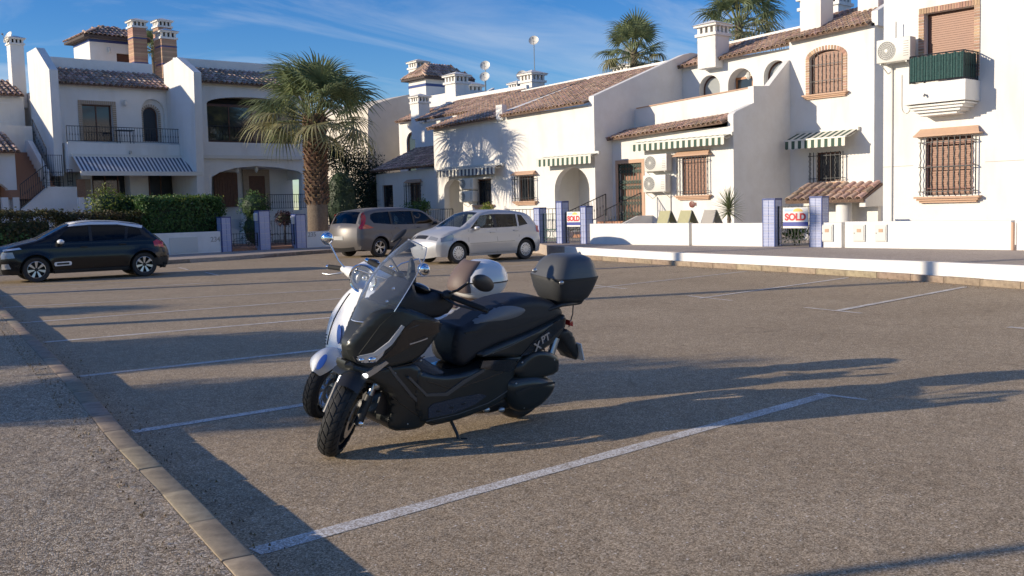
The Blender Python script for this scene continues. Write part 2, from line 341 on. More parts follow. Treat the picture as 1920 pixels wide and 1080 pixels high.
# far side: tan kerb stones, a low white retaining wall and the raised pavement behind it
def offs(poly, dx): return [(p[0]+dx, p[1]) for p in poly]
fk = thing('far_kerb', (18, 12, 0), None, None); fk['kind'] = 'structure'
kerbs(fk, FARK[:6], .8, .12, -.05, .115, -1, M['kerb'])
rw = thing('retaining_wall', (19, 12, 0), 'long low white retaining wall above the tan kerb stones along the far pavement', 'wall')
def ribbon(mb, poly, off0, off1, z0f, z1f, m=0):
    A = offs(poly, off0); B = offs(poly, off1); n = len(poly)
    for i in range(n-1):
        za, zb = z1f(i), z1f(i+1); zc = z0f
        mb.add([(A[i][0], A[i][1], zc), (A[i+1][0], A[i+1][1], zc), (A[i+1][0], A[i+1][1], zb), (A[i][0], A[i][1], za),
                (B[i][0], B[i][1], zc), (B[i+1][0], B[i+1][1], zc), (B[i+1][0], B[i+1][1], zb), (B[i][0], B[i][1], za)],
               [(0, 1, 2, 3), (4, 7, 6, 5), (3, 2, 6, 7), (0, 4, 5, 1), (0, 3, 7, 4), (1, 5, 6, 2)], m)
ztop = lambda i: [.37, .37, .345, .325, .31, .33, .33, .33][i]
mb = MB(); ribbon(mb, FARK[:6], .122, .27, -.05, ztop); mb.build('wall', M['white2'], rw)
def paveZ(y): return .325
sheet('far_pavement', offs(FARK[:6], .27)+[(21.0, 22.4), (22.1, 24), (22.1, 45), (45, 45), (45, -8), (14.8, -8)], .318, M['farpave'], thick=.4)
sheet('left_pavement', LK+[(22.09, 33.3), (22.09, 50), (-14, 50), (-14, 29.5)], .12, M['farpave'], thick=.2)
lk = thing('left_kerb', (15, 31.5, 0), None, None); lk['kind'] = 'structure'
kerbs(lk, LK, .9, .12, -.05, .125, 1, M['kerb'])
# painted bay lines (world metres, ends read off the photograph)
LZ = [.0022]
def line(a, b, w, name='parking_line'):
    LZ[0] += .00025
    a = Vector(a+(0,)); b = Vector(b+(0,)); d = (b-a).normalized(); n = Vector((-d.y, d.x, 0))*(w/2); mb = MB(); k = max(2, int((b-a).length/.4)); vs = []
    for i in range(k+1):
        p = a+(b-a)*(i/k); j = rnd.uniform(.9, 1.08); vs += [p+n*j+Vector((0, 0, LZ[0])), p-n*j+Vector((0, 0, LZ[0]))]
    mb.add(vs, [(2*i, 2*i+1, 2*i+3, 2*i+2) for i in range(k)]); mb.build(name, M['paint'], fixn=False, kind='structure')
def pl(p, q, w=.1, z=0):
    a = gz(*p); b = gz(*q); line((a.x, a.y), (b.x, b.y), w)
pl((478, 1035), (1552, 740), .115); pl((1530, 738), (1625, 750), .045)
pl((250, 810), (640, 748), .11); pl((150, 706), (640, 652), .11); pl((82, 642), (640, 594), .11)
pl((35, 606), (640, 560), .1); pl((5, 577), (640, 543), .09); pl((0, 555), (400, 530), .09)
pl((5, 539), (300, 527), .08); pl((100, 520), (420, 506), .08)
pl((1100, 534), (1175, 542), .07); pl((1110, 541), (1400, 509), .08); pl((1290, 555), (1372, 564), .07)
pl((1310, 560), (1590, 521), .09); pl((1508, 577), (1615, 588), .07); pl((1565, 584), (1812, 538), .1); pl((1890, 614), (1960, 620), .1)
pl((1060, 507), (1250, 498), .08); pl((700, 512), (1000, 497), .07); pl((336, 502), (352, 506), .07); pl((385, 511), (410, 517), .07)

# ------------------------------------------------------------------ architectural pieces
def half_tile(L=.44, r0=.1, r1=.082, seg=6, t=.016):       # barrel tile lying along +x, raised lip at x=0
    mb = MB(); vs = []
    for (x, r, dz) in ((0, r0, .02), (L, r1, 0)):
        for q in (r, r-t):
            for k in range(seg+1):
                w = math.pi*k/seg; vs.append((x, math.cos(w)*q, math.sin(w)*q*.85+dz))
    n = seg+1; fs = []
    for k in range(seg):
        fs += [(k, k+1, 2*n+k+1, 2*n+k), (n+k, 3*n+k, 3*n+k+1, n+k+1), (k, n+k, n+k+1, k+1)]
    mb.add(vs, fs); return mb
TILE = half_tile(); TILE_ME = TILE.mesh('roof_tile', M['tile_o'], 50, fixn=False)
def tile_roof(root, P0, P1, up, run, parts=False, name='roof', pitch=.22, course=.38, deckm='deck', deck=True, ends=True, thick=.05):
    """P0,P1: eave ends; up: unit vector up the slope; run: length up the slope"""
    P0 = Vector(P0); P1 = Vector(P1); e = (P1-P0); le = e.length; e = e/le; up = Vector(up).normalized(); nrm = up.cross(e).normalized()
    if nrm.z < 0: nrm = -nrm
    d = MB()
    if deck:
        q = [P0, P1, P1+up*run, P0+up*run]; lo = [p-nrm*thick for p in q]
        d.add(q+lo, [(0, 1, 2, 3), (7, 6, 5, 4)]+[(i, (i+1) % 4, 4+(i+1) % 4, 4+i) for i in range(4)])
    rf = d.build(name, M[deckm], root)
    n = max(1, round(le/pitch)); c = max(1, round(run/course)); T = np.array(TILE.v); Fc = TILE.f; A = MB(); vs = []; fs = []; cnt = 0
    rot = Matrix((up, e if up.cross(e).dot(nrm) > 0 else -e, nrm)).transposed()
    RM = np.array(rot); q = rot.to_euler()
    for j in range(c):
        for i in range(n):
            P = P0 + e*((i+.5)*le/n + rnd.uniform(-.008, .008)) + up*(j*run/c - .05 + rnd.uniform(-.012, .012)) + nrm*(.0+.012)
            if parts and cnt < 300:
                o = link('roof_tile', TILE_ME, rf); o.location = P; o.rotation_euler = q; cnt += 1
            else:
                k = len(vs)*len(T); vs.append(T @ RM.T + np.array(P)); fs += [tuple(x+k for x in f) for f in Fc]
    if ends:         # second row of tile mouths under the eave
        for i in range(n):
            P = P0 + e*((i+.5)*le/n) - up*.0 - nrm*(thick-.005); k = len(vs)*len(T); vs.append((T*np.array((.6, 1, .8))) @ RM.T + np.array(P)); fs += [tuple(x+k for x in f) for f in Fc]
    if vs:
        A.v = [tuple(v) for v in np.concatenate(vs)]; A.f = fs; A.m = [0]*len(fs)
        A.build('roof_tiles', M['tile'], rf, fixn=False, smooth=50, kind='stuff')
    return rf
def grille(root, mf, a0, a1, b0, b1, proj, nb, hb=(.12, .88), m='iron', r=.013, wavy=True, side=True, name='window_grille'):
    g = MB()
    def rail(pts, rr=.009): g.tube([mf(*p) for p in pts], rr, 4)
    for h in hb:
        z = b0+(b1-b0)*h; rail([(a0-.05, z, 0), (a0-.05, z, -proj), (a1+.05, z, -proj), (a1+.05, z, 0)], .014)
        if h == hb[0]: gr = g.build(name, M[m], root)
        else: g.build('rail', M[m], gr)
        g = MB()
    bm = MB()
    if wavy:
        pts = []; k = 12
        for i in range(k*2+1): pts.append((0, .014*math.sin(i*math.pi/2), (b1-b0)*i/k/2))
    else: pts = [(0, 0, 0), (0, 0, (b1-b0)*.48), (0, 0, (b1-b0)*.5), (0, 0, (b1-b0)*.52), (0, 0, b1-b0)]
    # built along local axes of the wall plane through mf
    o0 = Vector(mf(0, 0, 0)); ea = Vector(mf(1, 0, 0))-o0
    bm.tube([ea*p[1]+Vector((0, 0, p[2])) for p in pts], [r]*len(pts) if wavy else [r, r, r*2, r, r], 4)
    me = bm.mesh('bar', M[m]); sb = MB().tube([(0, 0, 0), (0, 0, b1-b0)], r*1.1, 4).mesh('bar', M[m])
    pos = [(a0+(a1-a0)*(i/nb), -proj) for i in range(nb+1)]
    if side and proj > .1: pos += [(a0-.05, -proj*.45), (a1+.05, -proj*.45)]
    for j_, (a, d) in enumerate(pos): o = link('bar', me if j_ % 2 else sb, gr); o.location = Vector(mf(a, b0, d))
    return gr
def railing(root, A, B, h, n, m='iron', name='railing', parts=True, r=.011, low=.08, twist=True):
    A = Vector(A); B = Vector(B); g = MB(); g.tube([A+Vector((0, 0, h)), B+Vector((0, 0, h))], .02, 4); g.tube([A+Vector((0, 0, low)), B+Vector((0, 0, low))], .014, 4)
    for p in (A, B): g.tube([p, p+Vector((0, 0, h))], .02, 4)
    q = MB(); q.tube([(0, 0, low), (0, 0, h*.42), (0, 0, h*.5), (0, 0, h*.58), (0, 0, h)], [r, r, r*2.3, r, r], 4)
    if parts:
        rl = g.build(name, M[m], root); me = q.mesh('baluster', M[m])
        for i in range(1, n): o = link('baluster', me, rl); o.location = A+(B-A)*(i/n)
    else:
        for i in range(1, n):
            k = MB(); k.v = list(q.v); P = A+(B-A)*(i/n); g.add([Vector(v)+P for v in q.v], q.f)
        rl = g.build(name, M[m], root)
    return rl
def window(root, mf, a0, a1, b0, b1, style='glass', rec=.16, fr=.06, frm='wood', arched=None, name='window', mull=1):
    out = arch(a0, a1, b0, b1, arched) if arched is not None else rect(a0, a1, b0, b1)
    sh = lambda k: (arch(a0+k, a1-k, b0+k, b1-k, max(.02, arched-k)) if arched is not None else rect(a0+k, a1-k, b0+k, b1-k))
    w = MB(); w.slab(lambda a, b, d: mf(a, b, d+rec), out, [sh(fr)], .05)
    if style == 'glass' and mull:
        for i in range(1, mull+1):
            x = a0+(a1-a0)*i/(mull+1); t = b1-fr-(0 if arched is None else arched*.3)
            w.slab(lambda a, b, d: mf(a, b, d+rec-.004), rect(x-fr*.45, x+fr*.45, b0+fr, t), [], .05)
    wo_ = w.build(name, M[frm], root)
    p = MB(); p.slab(lambda a, b, d: mf(a, b, d+rec+.02), sh(fr*.8), [], .01); p.build('pane', M['pane'], wo_)
    if style == 'shutter':
        s = MB(); n = int((b1-b0-2*fr)/.055)
        for i in range(n):
            z0 = b0+fr+(b1-b0-2*fr)*i/n; z1 = b0+fr+(b1-b0-2*fr)*(i+1)/n
            hw = (a1-a0)/2-fr*.6; c = (a0+a1)/2
            if arched is not None:
                sp = b1-arched
                if z1 > sp: q = min(1, (z1-sp)/(arched)); hw = hw*math.sqrt(max(0, 1-q*q))
            if hw > .03: s.slab(lambda a, b, d: mf(a, b, d+rec-.014+(.003 if b > z0+.01 else 0)), rect(c-hw, c+hw, z0+.004, z1-.002), [], .02)
        s.build('shutter', M['shutter'], wo_, kind='stuff')
    return wo_
def bricks_frame(root, mf, a0, a1, b0, b1, w=.13, t=.025, rise=None, bl=.07, m='brick_o', name='brick_surround', sill=False):
    """bricks set round an opening, each a little proud of the wall"""
    base = MB(); hol = arch(a0, a1, b0, b1, rise) if rise is not None else rect(a0, a1, b0, b1)
    outp = (arch(a0-w, a1+w, b0, b1+w, rise+w*.8) if rise is not None else rect(a0-w, a1+w, b0, b1+w))
    base.slab(lambda a, b, d: mf(a, b, d-t*.5), outp, [hol] if rise is not None or True else [], t*.45)
    root2 = base.build(name, M['white'], root)
    o0 = Vector(mf(0, 0, 0)); ea = Vector(mf(1, 0, 0))-o0; en = Vector(mf(0, 0, -1))-o0; ez = Vector((0, 0, 1))
    sg = 1 if ea.cross(ez).dot(en) > 0 else -1
    RM = Matrix((ea*sg, ez, en)).transposed()
    bb = MB(); bb.box(-w/2, w/2, -bl/2+.006, bl/2-.006, 0, t); me = bb.mesh('brick', M[m])
    def put(a, b, ang):
        o = link('brick', me, root2); o.location = Vector(mf(a, b, -.001)); o.rotation_euler = (RM @ Matrix.Rotation(ang*sg, 3, 'Z')).to_euler()
    top = b1 - (rise or 0); n = int((top-b0)/bl)
    for i in range(n):
        z = b0+(i+.5)*(top-b0)/n; put(a0-w/2, z, 0); put(a1+w/2, z, 0)
    if rise is not None:
        W = (a1-a0)/2; c = (a0+a1)/2; per = math.pi*math.sqrt((W*W+rise*rise)/2); k = max(5, int(per/bl))
        for i in range(k):
            th = math.pi*(i+.5)/k; px = c+(W+w/2)*math.cos(th); pz = top+(rise+w/2)*math.sin(th); put(px, pz, math.atan2(math.sin(th)/max(rise, .01), math.cos(th)/W))
    else:
        k = int((a1-a0+2*w)/bl)
        for i in range(k): put(a0-w+(i+.5)*(a1-a0+2*w)/k, b1+w/2, math.pi/2)
    return root2
def hood(root, mf, a0, a1, b, m='stone', h=.13, p=.2, name='window_hood'):
    mb = MB(); mb.add([mf(a0, b, -.0), mf(a1, b, 0), mf(a1+.1, b, -p), mf(a0-.1, b, -p), mf(a0+.06, b+h, 0), mf(a1-.06, b+h, 0), mf(a1-.0, b+h, -.05), mf(a0+.0, b+h, -.05)],
                     [(0, 1, 2, 3), (4, 7, 6, 5), (3, 2, 6, 7), (0, 4, 5, 1), (0, 3, 7, 4), (1, 5, 6, 2)])
    mb.slab(lambda a, bb, d: mf(a, bb, d-p-.004), rect(a0-.11, a1+.11, b-.035, b+.005), [], p); return mb.build(name, M[m], root)
def sill(root, mf, a0, a1, b, m='stone', name='window_sill'):
    mb = MB()
    for i, (k, p) in enumerate(((.12, .2), (.07, .15), (.02, .1))): mb.slab(lambda a, bb, d: mf(a, bb, d-p), rect(a0-k, a1+k, b-.055*(i+1)+.001, b-.055*i), [], p)
    return mb.build(name, M[m], root)
def chimney(root, x0, x1, y0, y1, z0, z1, m='white', cap='white', name='chimney', bands=False, brick=False):
    mb = MB(); w = x1-x0; zt = z1-w*.75; mb.box(x0, x1, y0, y1, z0, zt); c = mb.build(name, M[m] if not brick else M['brick'], root)
    k = MB(); e = w*.09
    k.box(x0-e, x1+e, y0-e, y1+e, zt+.001, zt+w*.13)
    for i in range(4):                               # little pillars of the vent
        for sx in (0, 1):
            for sy in (0, 1): pass
    h0, h1 = zt+w*.131, zt+w*.42; pw = w*.14
    for f in (0, 1/3, 2/3, 1):
        cx = x0+pw/2+(w-pw)*f; cy = y0+pw/2+((y1-y0)-pw)*f
        k.box(cx-pw/2, cx+pw/2, y0+.001, y0+pw, h0, h1); k.box(cx-pw/2, cx+pw/2, y1-pw, y1-.001, h0, h1)
        if 0 < f < 1: k.box(x0+.001, x0+pw, cy-pw/2, cy+pw/2, h0, h1); k.box(x1-pw, x1-.001, cy-pw/2, cy+pw/2, h0, h1)
    k.box(x0-e*1.4, x1+e*1.4, y0-e*1.4, y1+e*1.4, h1+.001, h1+w*.1)
    cx, cy = (x0+x1)/2, (y0+y1)/2; E = e*2.2; zb = h1+w*.101
    k.add([(x0-E, y0-E, zb), (x1+E, y0-E, zb), (x1+E, y1+E, zb), (x0-E, y1+E, zb), (cx-.05, cy-.05, z1), (cx+.05, cy-.05, z1), (cx+.05, cy+.05, z1), (cx-.05, cy+.05, z1)],
          [(0, 1, 5, 4), (1, 2, 6, 5), (2, 3, 7, 6), (3, 0, 4, 7), (4, 5, 6, 7), (0, 3, 2, 1)])
    k.build('chimney_cap', M[cap], c)
    d = MB(); d.box(x0+pw, x1-pw, y0+pw, y1-pw, h0, h1); d.build('chimney_vent', M['dark'], c)
    if brick:
        n = int((zt-z0)/.09)
        me = MB().box(x0-.008, x1+.008, y0-.008, y1+.008, 0, .07).mesh('brick_course', M['brick_o'])
        for i in range(n): o = link('brick_course', me, c); o.location = Vector((0, 0, z0+i*.09))
    if bands:
        for f in (.35, .8):
            b = MB(); z = z0+(zt-z0)*f; b.box(x0-.02, x1+.02, y0-.02, y1+.02, z, z+.05); b.build('blue_band', M['bluetile'], c)
    return c
def ac_unit(label, mf, a0, a1, b0, b1, depth=.3, gap=.12, group='air conditioning units on the house walls', fan=1):
    """mf(a,b,d): wall plane; unit stands off the wall"""
    P = Vector(mf((a0+a1)/2, b0, -gap-depth/2)); t = thing('air_conditioner', P, label, 'air conditioner', group)
    c = MB(); tmp = MB(); tmp.bbox(a0, a1, b0, b1, -gap-depth, -gap, .02); c.v = [mf(*v) for v in tmp.v]; c.f = tmp.f; c.m = tmp.m; c.build('casing', M['acwhite'], t, smooth=35)
    r = min(a1-a0, b1-b0)*.41; cx = (a0+r*1.15) if fan < 0 else (a1-r*1.15); cz = (b0+b1)/2
    f = MB(); ring = lambda q: [(cx+q*math.cos(2*math.pi*i/28), cz+q*math.sin(2*math.pi*i/28)) for i in range(28)]
    f.slab(lambda a, b, d: mf(a, b, d-gap-depth-.004), ring(r), [], .006); fo = f.build('fan_recess', M['acdark'], t)
    g = MB()
    for q in (1.0, .82, .64, .46, .3): A_ = ring(r*q); B_ = ring(r*(q-.05)); g.add([mf(*p, -gap-depth-.014) for p in A_+B_], [(i, (i+1) % 28, 28+(i+1) % 28, 28+i) for i in range(28)])
    for i in range(10):
        w = math.pi*i/10; dx_, dz_ = math.cos(w), math.sin(w)
        g.slab(lambda a, b, d: mf(a, b, d-gap-depth-.014), [(cx+dx_*r-dz_*.004, cz+dz_*r+dx_*.004), (cx-dx_*r-dz_*.004, cz-dz_*r+dx_*.004), (cx-dx_*r+dz_*.004, cz-dz_*r-dx_*.004), (cx+dx_*r+dz_*.004, cz+dz_*r-dx_*.004)], [], .006)
    g.build('fan_guard', M['plastic'], t, fixn=False)
    h = MB(); h.slab(lambda a, b, d: mf(a, b, d-gap-depth-.02), ring(r*.17), [], .012); h.build('fan_hub', M['acwhite'], t)
    s = MB()
    for i in range(7):
        z = b0+(b1-b0)*(.2+.1*i); s.slab(lambda a, b, d: mf(a, b, d-gap-depth-.003), rect(*( (a1-(a1-a0)*.2, a1-(a1-a0)*.05) if fan < 0 else (a0+(a1-a0)*.05, a0+(a1-a0)*.2)), z, z+.012), [], .005)
    s.build('side_louvres', M['acdark'], t)
    for a in (a0+.1, a1-.12):
        b = MB(); b.slab(mf_off(mf, -gap-depth+.02), rect(a, a+.035, b0-.04, b0-.002), [], gap+depth-.02); b.tube([mf(a+.017, b0-.03, -gap-depth+.05), mf(a+.017, b0-.24, -.01)], .012, 4); b.build('bracket', M['plastic'], t)
    return t
def mf_off(mf, o): return lambda a, b, d: mf(a, b, d+o)
def awning(label, mf, a0, a1, btop, bfront, out, vh=.22, sm='greenstripe', n=None, group='striped awnings over the windows', flap=.0):
    """roller awning: cloth from the wall (b=btop) out to a front bar, hanging striped valance"""
    P = Vector(mf((a0+a1)/2, btop, 0)); t = thing('awning', P, label, 'awning', group); n = n or int((a1-a0)/.13)
    k = MB(); v = MB(); k.m = []
    for i in range(n):
        x0, x1 = a0+(a1-a0)*i/n, a0+(a1-a0)*(i+1)/n; m_ = i % 2
        k.add([mf(x0, btop, -.06), mf(x1, btop, -.06), mf(x1, bfront, -out), mf(x0, bfront, -out), mf(x0, btop-.012, -.06), mf(x1, btop-.012, -.06), mf(x1, bfront-.012, -out), mf(x0, bfront-.012, -out)],
              [(0, 1, 2, 3), (7, 6, 5, 4)], m_)
        xm = (x0+x1)/2; d0 = bfront-.03; e = d0-vh
        v.add([mf(x0, d0, -out-.01), mf(x1, d0, -out-.01), mf(x1, e+.02, -out-.015), mf(xm, e, -out-.017), mf(x0, e+.02, -out-.015)], [(0, 1, 2, 3, 4)], m_)
    k.build('canopy', [M['creamstripe'], M[sm]], t, fixn=False); 
    if vh > 0: v.build('valance', [M['creamstripe'], M[sm]], t, fixn=False)
    b = MB(); b.slab(mf_off(mf, -out-.03), rect(a0-.02, a1+.02, bfront-.035, bfront+.02), [], .045); b.build('front_bar', M['acwhite'], t)
    c = MB(); c.slab(mf_off(mf, -.13), rect(a0-.06, a1+.06, btop-.07, btop+.06), [], .13); c.build('roller_case', M['acwhite'], t)
    for a in (a0+.05, a1-.05):
        r = MB(); r.tube([mf(a, btop-.1, -.05), mf(a, (btop+bfront)/2-.12, -out*.55), mf(a, bfront-.02, -out)], .015, 6); r.build('arm', M['acwhite'], t)
    return t
def dish(label, P, d, r=.33, pole=1.2, tilt=.35, group='satellite dishes on the roofs'):
    t = thing('satellite_dish', P, label, 'satellite dish', group, shift=False); d = Vector(d).normalized(); q = d.to_track_quat('Z', 'Y').to_matrix().to_4x4()
    mb = MB(); mb.tube([(0, 0, 0), (0, 0, pole)], .025, 6); mb.build('pole', M['steel'], t)
    mb = MB(); T = Matrix.Translation((0, 0, pole)) @ q @ Matrix.Rotation(0, 4, 'X'); prof = [(r*i/5, .35*r*(i/5)**2) for i in range(6)]; prof[0] = (.01, 0)
    mb.lathe(prof+[(r*.99, .35*r-.01)]+[(r*i/5, .35*r*(i/5)**2-.015) for i in range(4, 0, -1)], 24, 0, T, cap=False); mb.build('reflector', M['acwhite'], t, smooth=60)
    mb = MB(); mb.tube([T @ Vector((0, -r*.9, .3*r)), T @ Vector((0, 0, r*1.1))], .012, 5); mb.tube([T @ Vector((0, 0, r*1.05)), T @ Vector((0, 0, r*1.3))], .04, 8); mb.build('receiver_arm', M['steel'], t); return t
def lamp(root, P, n, name='wall_lamp'):
    P = Vector(P); n = Vector(n); mb = MB(); mb.tube([P, P+n*.12+Vector((0, 0, .02))], .02, 6)
    mb.lathe([(.03, .1), (.07, .07), (.085, -.12), (.05, -.16), (.02, -.2)], 6, 0, Matrix.Translation(P+n*.14)); return mb.build(name, M['plastic'], root)
def text_mesh(s, size, m, ext=.003, bold=.0):
    c = bpy.data.curves.new('lettering', 'FONT'); c.body = s; c.size = size; c.extrude = ext; c.offset = bold; c.align_x = 'CENTER'; c.align_y = 'CENTER'
    o = bpy.data.objects.new('lettering', c); COL.objects.link(o); bpy.context.view_layer.update()
    me = bpy.data.meshes.new_from_object(o.evaluated_get(bpy.context.evaluated_depsgraph_get())); COL.objects.unlink(o); bpy.data.objects.remove(o)
    me.materials.clear(); me.materials.append(m); return me
def put_text(s, size, P, ex, ez, m, root, name='lettering', bold=0., ext=.003):
    ex = Vector(ex).normalized(); ez = Vector(ez).normalized(); en = ex.cross(ez)
    o = link(name, text_mesh(s, size, m, ext, bold), root); o.location = Vector(P) + (-root.location if 'shift' in root else Vector()); o.rotation_euler = Matrix((ex, ez, en)).transposed().to_euler(); return o

# ================================================================== right row, nearest house: big white wall with balcony
def house(label, loc): return thing('house', loc, label, 'house')
X1 = 24.8
H1 = house('tall white house at the right with green screened balcony and barred brown window', (27, 7, .32))
yL = 13.4; mf = mX(X1)
bw = rx(1733, 18, 1827, 118, X1); bw = (bw[0], bw[1], 4.45, ox(1780, 18, X1).z)
lw = rx(1737, 256, 1824, 366, X1)
mb = MB(); mb.slab(mf, rect(.5, yL, -.1, 9.2), [rect(*bw), rect(*lw)], .25); mb.box(X1+.25, 33.5, .5, yL, -.1, 9.1); mb.build('wall', M['white'], H1)
g = MB()
for (a, b) in ((yL-.01, lw[1]+.35), (lw[0]-.3, .6)): g.box(X1-.006, X1-.001, min(a, b), max(a, b), 2.34, 2.352)
g.build('plaster_joint', M['greycloth'], H1)
tile_roof(H1, (X1-.25, .5, 9.3), (X1-.25, yL, 9.3), (1, 0, .35), 4.0, name='roof')
bricks_frame(H1, mf, bw[0], bw[1], bw[2], bw[3], .14, .03)
window(H1, mf, *bw, style='shutter', rec=.2, fr=.05)
window(H1, mf, *lw, style='shutter', rec=.12, fr=.05)
grille(H1, mf, lw[0]-.06, lw[1]+.06, lw[2]+.0, lw[3]-.02, .2, 9, hb=(.07, .5, .93), m='iron')
inner = grille(H1, mf, lw[0]+.02, lw[1]-.02, lw[2]+.05, lw[3]-.05, .02, 8, hb=(.1, .52, .92), m='redir', side=False)
hood(H1, mf, lw[0]-.14, lw[1]+.14, lw[3]+.06, h=.17, p=.22); sill(H1, mf, lw[0]-.12, lw[1]+.12, lw[2]-.02)
# balcony
bal = MB(); bx = X1-.8; a0, a1 = 10.88, 12.42
bal.box(bx, X1-.001, a0, a1, 3.84, 4.33)
for i, k in enumerate((.05, .14, .24, .36)): bal.box(bx+.06+k*.8, X1-.001, a0+k, a1-k*.6, 3.84-.07*(i+1), 3.84-.07*i-.02); 
for i, k in enumerate((.1, .2, .3)): bal.box(bx+.09+k*.8, X1-.002, a0+k+.03, a1-k*.6-.03, 3.84-.07*(i+1)-.021, 3.84-.07*(i+1)+.001)
bo = bal.build('balcony', M['white2'], H1)
sp = MB(); sp.tube([(bx, 11.85, 4.03), (bx-.07, 11.85, 4.05), (bx-.1, 11.85, 4.0)], .022, 8); sp.build('drain_spout', M['steel'], bo)
zb0, zb1 = 4.35, 5.02
rl = MB(); P = [(X1-.02, a0+.06), (bx+.03, a0+.06), (bx+.03, a1-.14), (X1-.02, a1-.14)]
for z in (zb0+.03, zb1):
    for p, q in zip(P, P[1:]): rl.tube([(*p, z), (*q, z)], .017, 5)
for p in P: rl.tube([(*p, zb0), (*p, zb1)], .02, 5)
ro = rl.build('balcony_railing', M['iron'], H1)
bb = MB().tube([(0, 0, 0), (0, 0, .3), (0, 0, .34), (0, 0, .38), (0, 0, zb1-zb0)], [.008, .008, .016, .008, .008], 4).mesh('baluster', M['iron'])
for i in range(1, 13): o = link('baluster', bb, ro); o.location = (bx+.03, P[1][1]+(P[2][1]-P[1][1])*i/13, zb0)
for i in range(1, 6): o = link('baluster', bb, ro); o.location = (bx+.03+(X1-bx-.05)*i/6, P[0][1], zb0)
sc = MB(); ns = 60
def wav(i, f): return f-.04+.012*math.sin(i*1.9)
pts = [(bx+wav(i, .05), P[1][1]+(P[2][1]-P[1][1])*i/ns) for i in range(ns+1)]
pts = [(X1-.05-(X1-bx-.1)*i/20, P[0][1]+.02+.01*math.sin(i*2)) for i in range(20)] + pts
sc.add([(x, y, zb0+.04) for x, y in pts]+[(x, y, zb1-.03+.012*math.sin(i*.7)) for i, (x, y) in enumerate(pts)], [(i, i+1, len(pts)+i+1, len(pts)+i) for i in range(len(pts)-1)])
sc.build('privacy_screen', M['netting'], ro, fixn=False)
c = rx(1649, 72, 1707, 116, X1-.35)
ac_unit('air conditioner on the tall house beside the balcony, with a bare antenna rod above', mf, c[0]-.03, c[1]+.05, c[2], c[3])
pp = MB(); q = ox(1674, 120, X1); pp.tube([(X1-.03, q.y, 4.95), (X1-.03, q.y-.0, 4.6), (X1-.03, q.y, .35)], .02, 6); pp.build('downpipe', M['acwhite'], H1)
pp = MB(); q = ox(1694, 150, X1); pp.tube([(X1-.02, q.y+.04, 4.7)]+[(X1-.02, q.y+.04-.12+.12*math.cos(t), 3.9-.2*math.sin(t)) for t in [i*math.pi/8 for i in range(9)]]+[(X1-.02, q.y-.2, 4.35)], .008, 5); pp.build('hanging_cable', M['plastic'], H1)
an = thing('antenna_rod', (X1-.2, ox(1680, 70, X1-.2).y, 5.3), 'thin bare antenna rod standing behind the air conditioner on the tall white house', 'antenna', shift=False)
MB().tube([(0, 0, 0), (0, 0, .75)], .012, 6).build('rod', M['steel'], an)

# ================================================================== second house (arched brick window)
X = 32.5; mf = mX(X); y0, y1 = 17.9, 21.3
H2 = house('white house with arched brick window and green striped awning behind the SOLD gate', (34, 19.5, .32))
aw = rx(1518, 93, 1581, 174, X); sw = rx(1530, 285, 1577, 340, X)
mb = MB(); mb.slab(mf, rect(y0, y1, -.1, 7.6), [arch(*aw, .28), rect(*sw)], .22); mb.box(X+.22, 42, y0, y1, -.1, 7.55); mb.build('wall', M['white'], H2)
vb = MB(); vb.slab(mNY(y0+.12), [(X, 7.5), (X+4, 7.5), (X+4, 9.3), (X+3, 9.3), (X, 8.0)], [], .24); vb.build('roof_parapet', M['white2'], H2)
window(H2, mf, *aw, style='shutter', rec=.16, arched=.28)
grille(H2, mf, aw[0]+.04, aw[1]-.04, aw[2]+.03, aw[3]-.12, .02, 8, hb=(.3, .72), side=False, m='iron')
bricks_frame(H2, mf, aw[0], aw[1], aw[2], aw[3], .15, .03, rise=.28, bl=.085); sill(H2, mf, aw[0]-.1, aw[1]+.1, aw[2]-.02)
window(H2, mf, *sw, style='glass', rec=.14); grille(H2, mf, sw[0]-.1, sw[1]+.1, sw[2]-.02, sw[3], .28, 7, hb=(.12, .88)); sill(H2, mf, sw[0]-.12, sw[1]+.12, sw[2]-.02)
tile_roof(H2, (X-.28, y0+.1, 7.55), (X-.28, y1, 7.4), (1, 0, .42), 3.3, parts=True)
chimney(H2, 33.0, 33.85, 20.3, 21.15, 7.6, 10.6)
chimney(H2, 34.2, 35.0, 18.7, 19.5, 8.2, 9.9)
a = rx(1468, 240, 1622, 278, X)
awning('green and white striped awning over the small barred window of the second house', mf, a[0]+.25, 20.9, a[3]-.12, a[3]-.42, .9, vh=.3)

# ================================================================== third house: tiled lean-to, green grille door
X = 29.0; mf = mX(X); y0, y1 = 21.3, 27.12
H3 = house('white house with tiled lean-to roof, green grille door and two air conditioners', (31, 24, .32))
dr = rx(1160, 306, 1204, 420, X); wi = rx(1279, 294, 1325, 365, X)
mb = MB(); mb.slab(mf, rect(y0, y1, -.1, 4.2), [rect(dr[0], dr[1], .85, dr[3]), rect(*wi)], .25); mb.box(X+.25, 30.3, y0, y1, -.1, 4.15); mb.box(30.3, 33.4, y0, y1, -.1, 4.6); mb.build('wall', M['white'], H3)
mb = MB()
pz0 = ox(1195, 204, 30.3).z; mb.slab(mX(30.3), [(y0, 4.1), (26.92, 4.1), (26.92, pz0), (y0+.05, 5.62), (y0+.05, 5.64)], [], .22); mb.slab(mX(30.34), rect(26.9, y1, 4.1, pz0-.05), [], .2); mb.build('terrace_parapet', M['white'], H3)
cp = MB(); cp.slab(mX(30.26), [(y0+.05, 5.62), (26.95, pz0), (26.95, pz0+.04), (y0+.05, 5.66)], [], .3); cp.build('parapet_coping', M['stone'], H3)
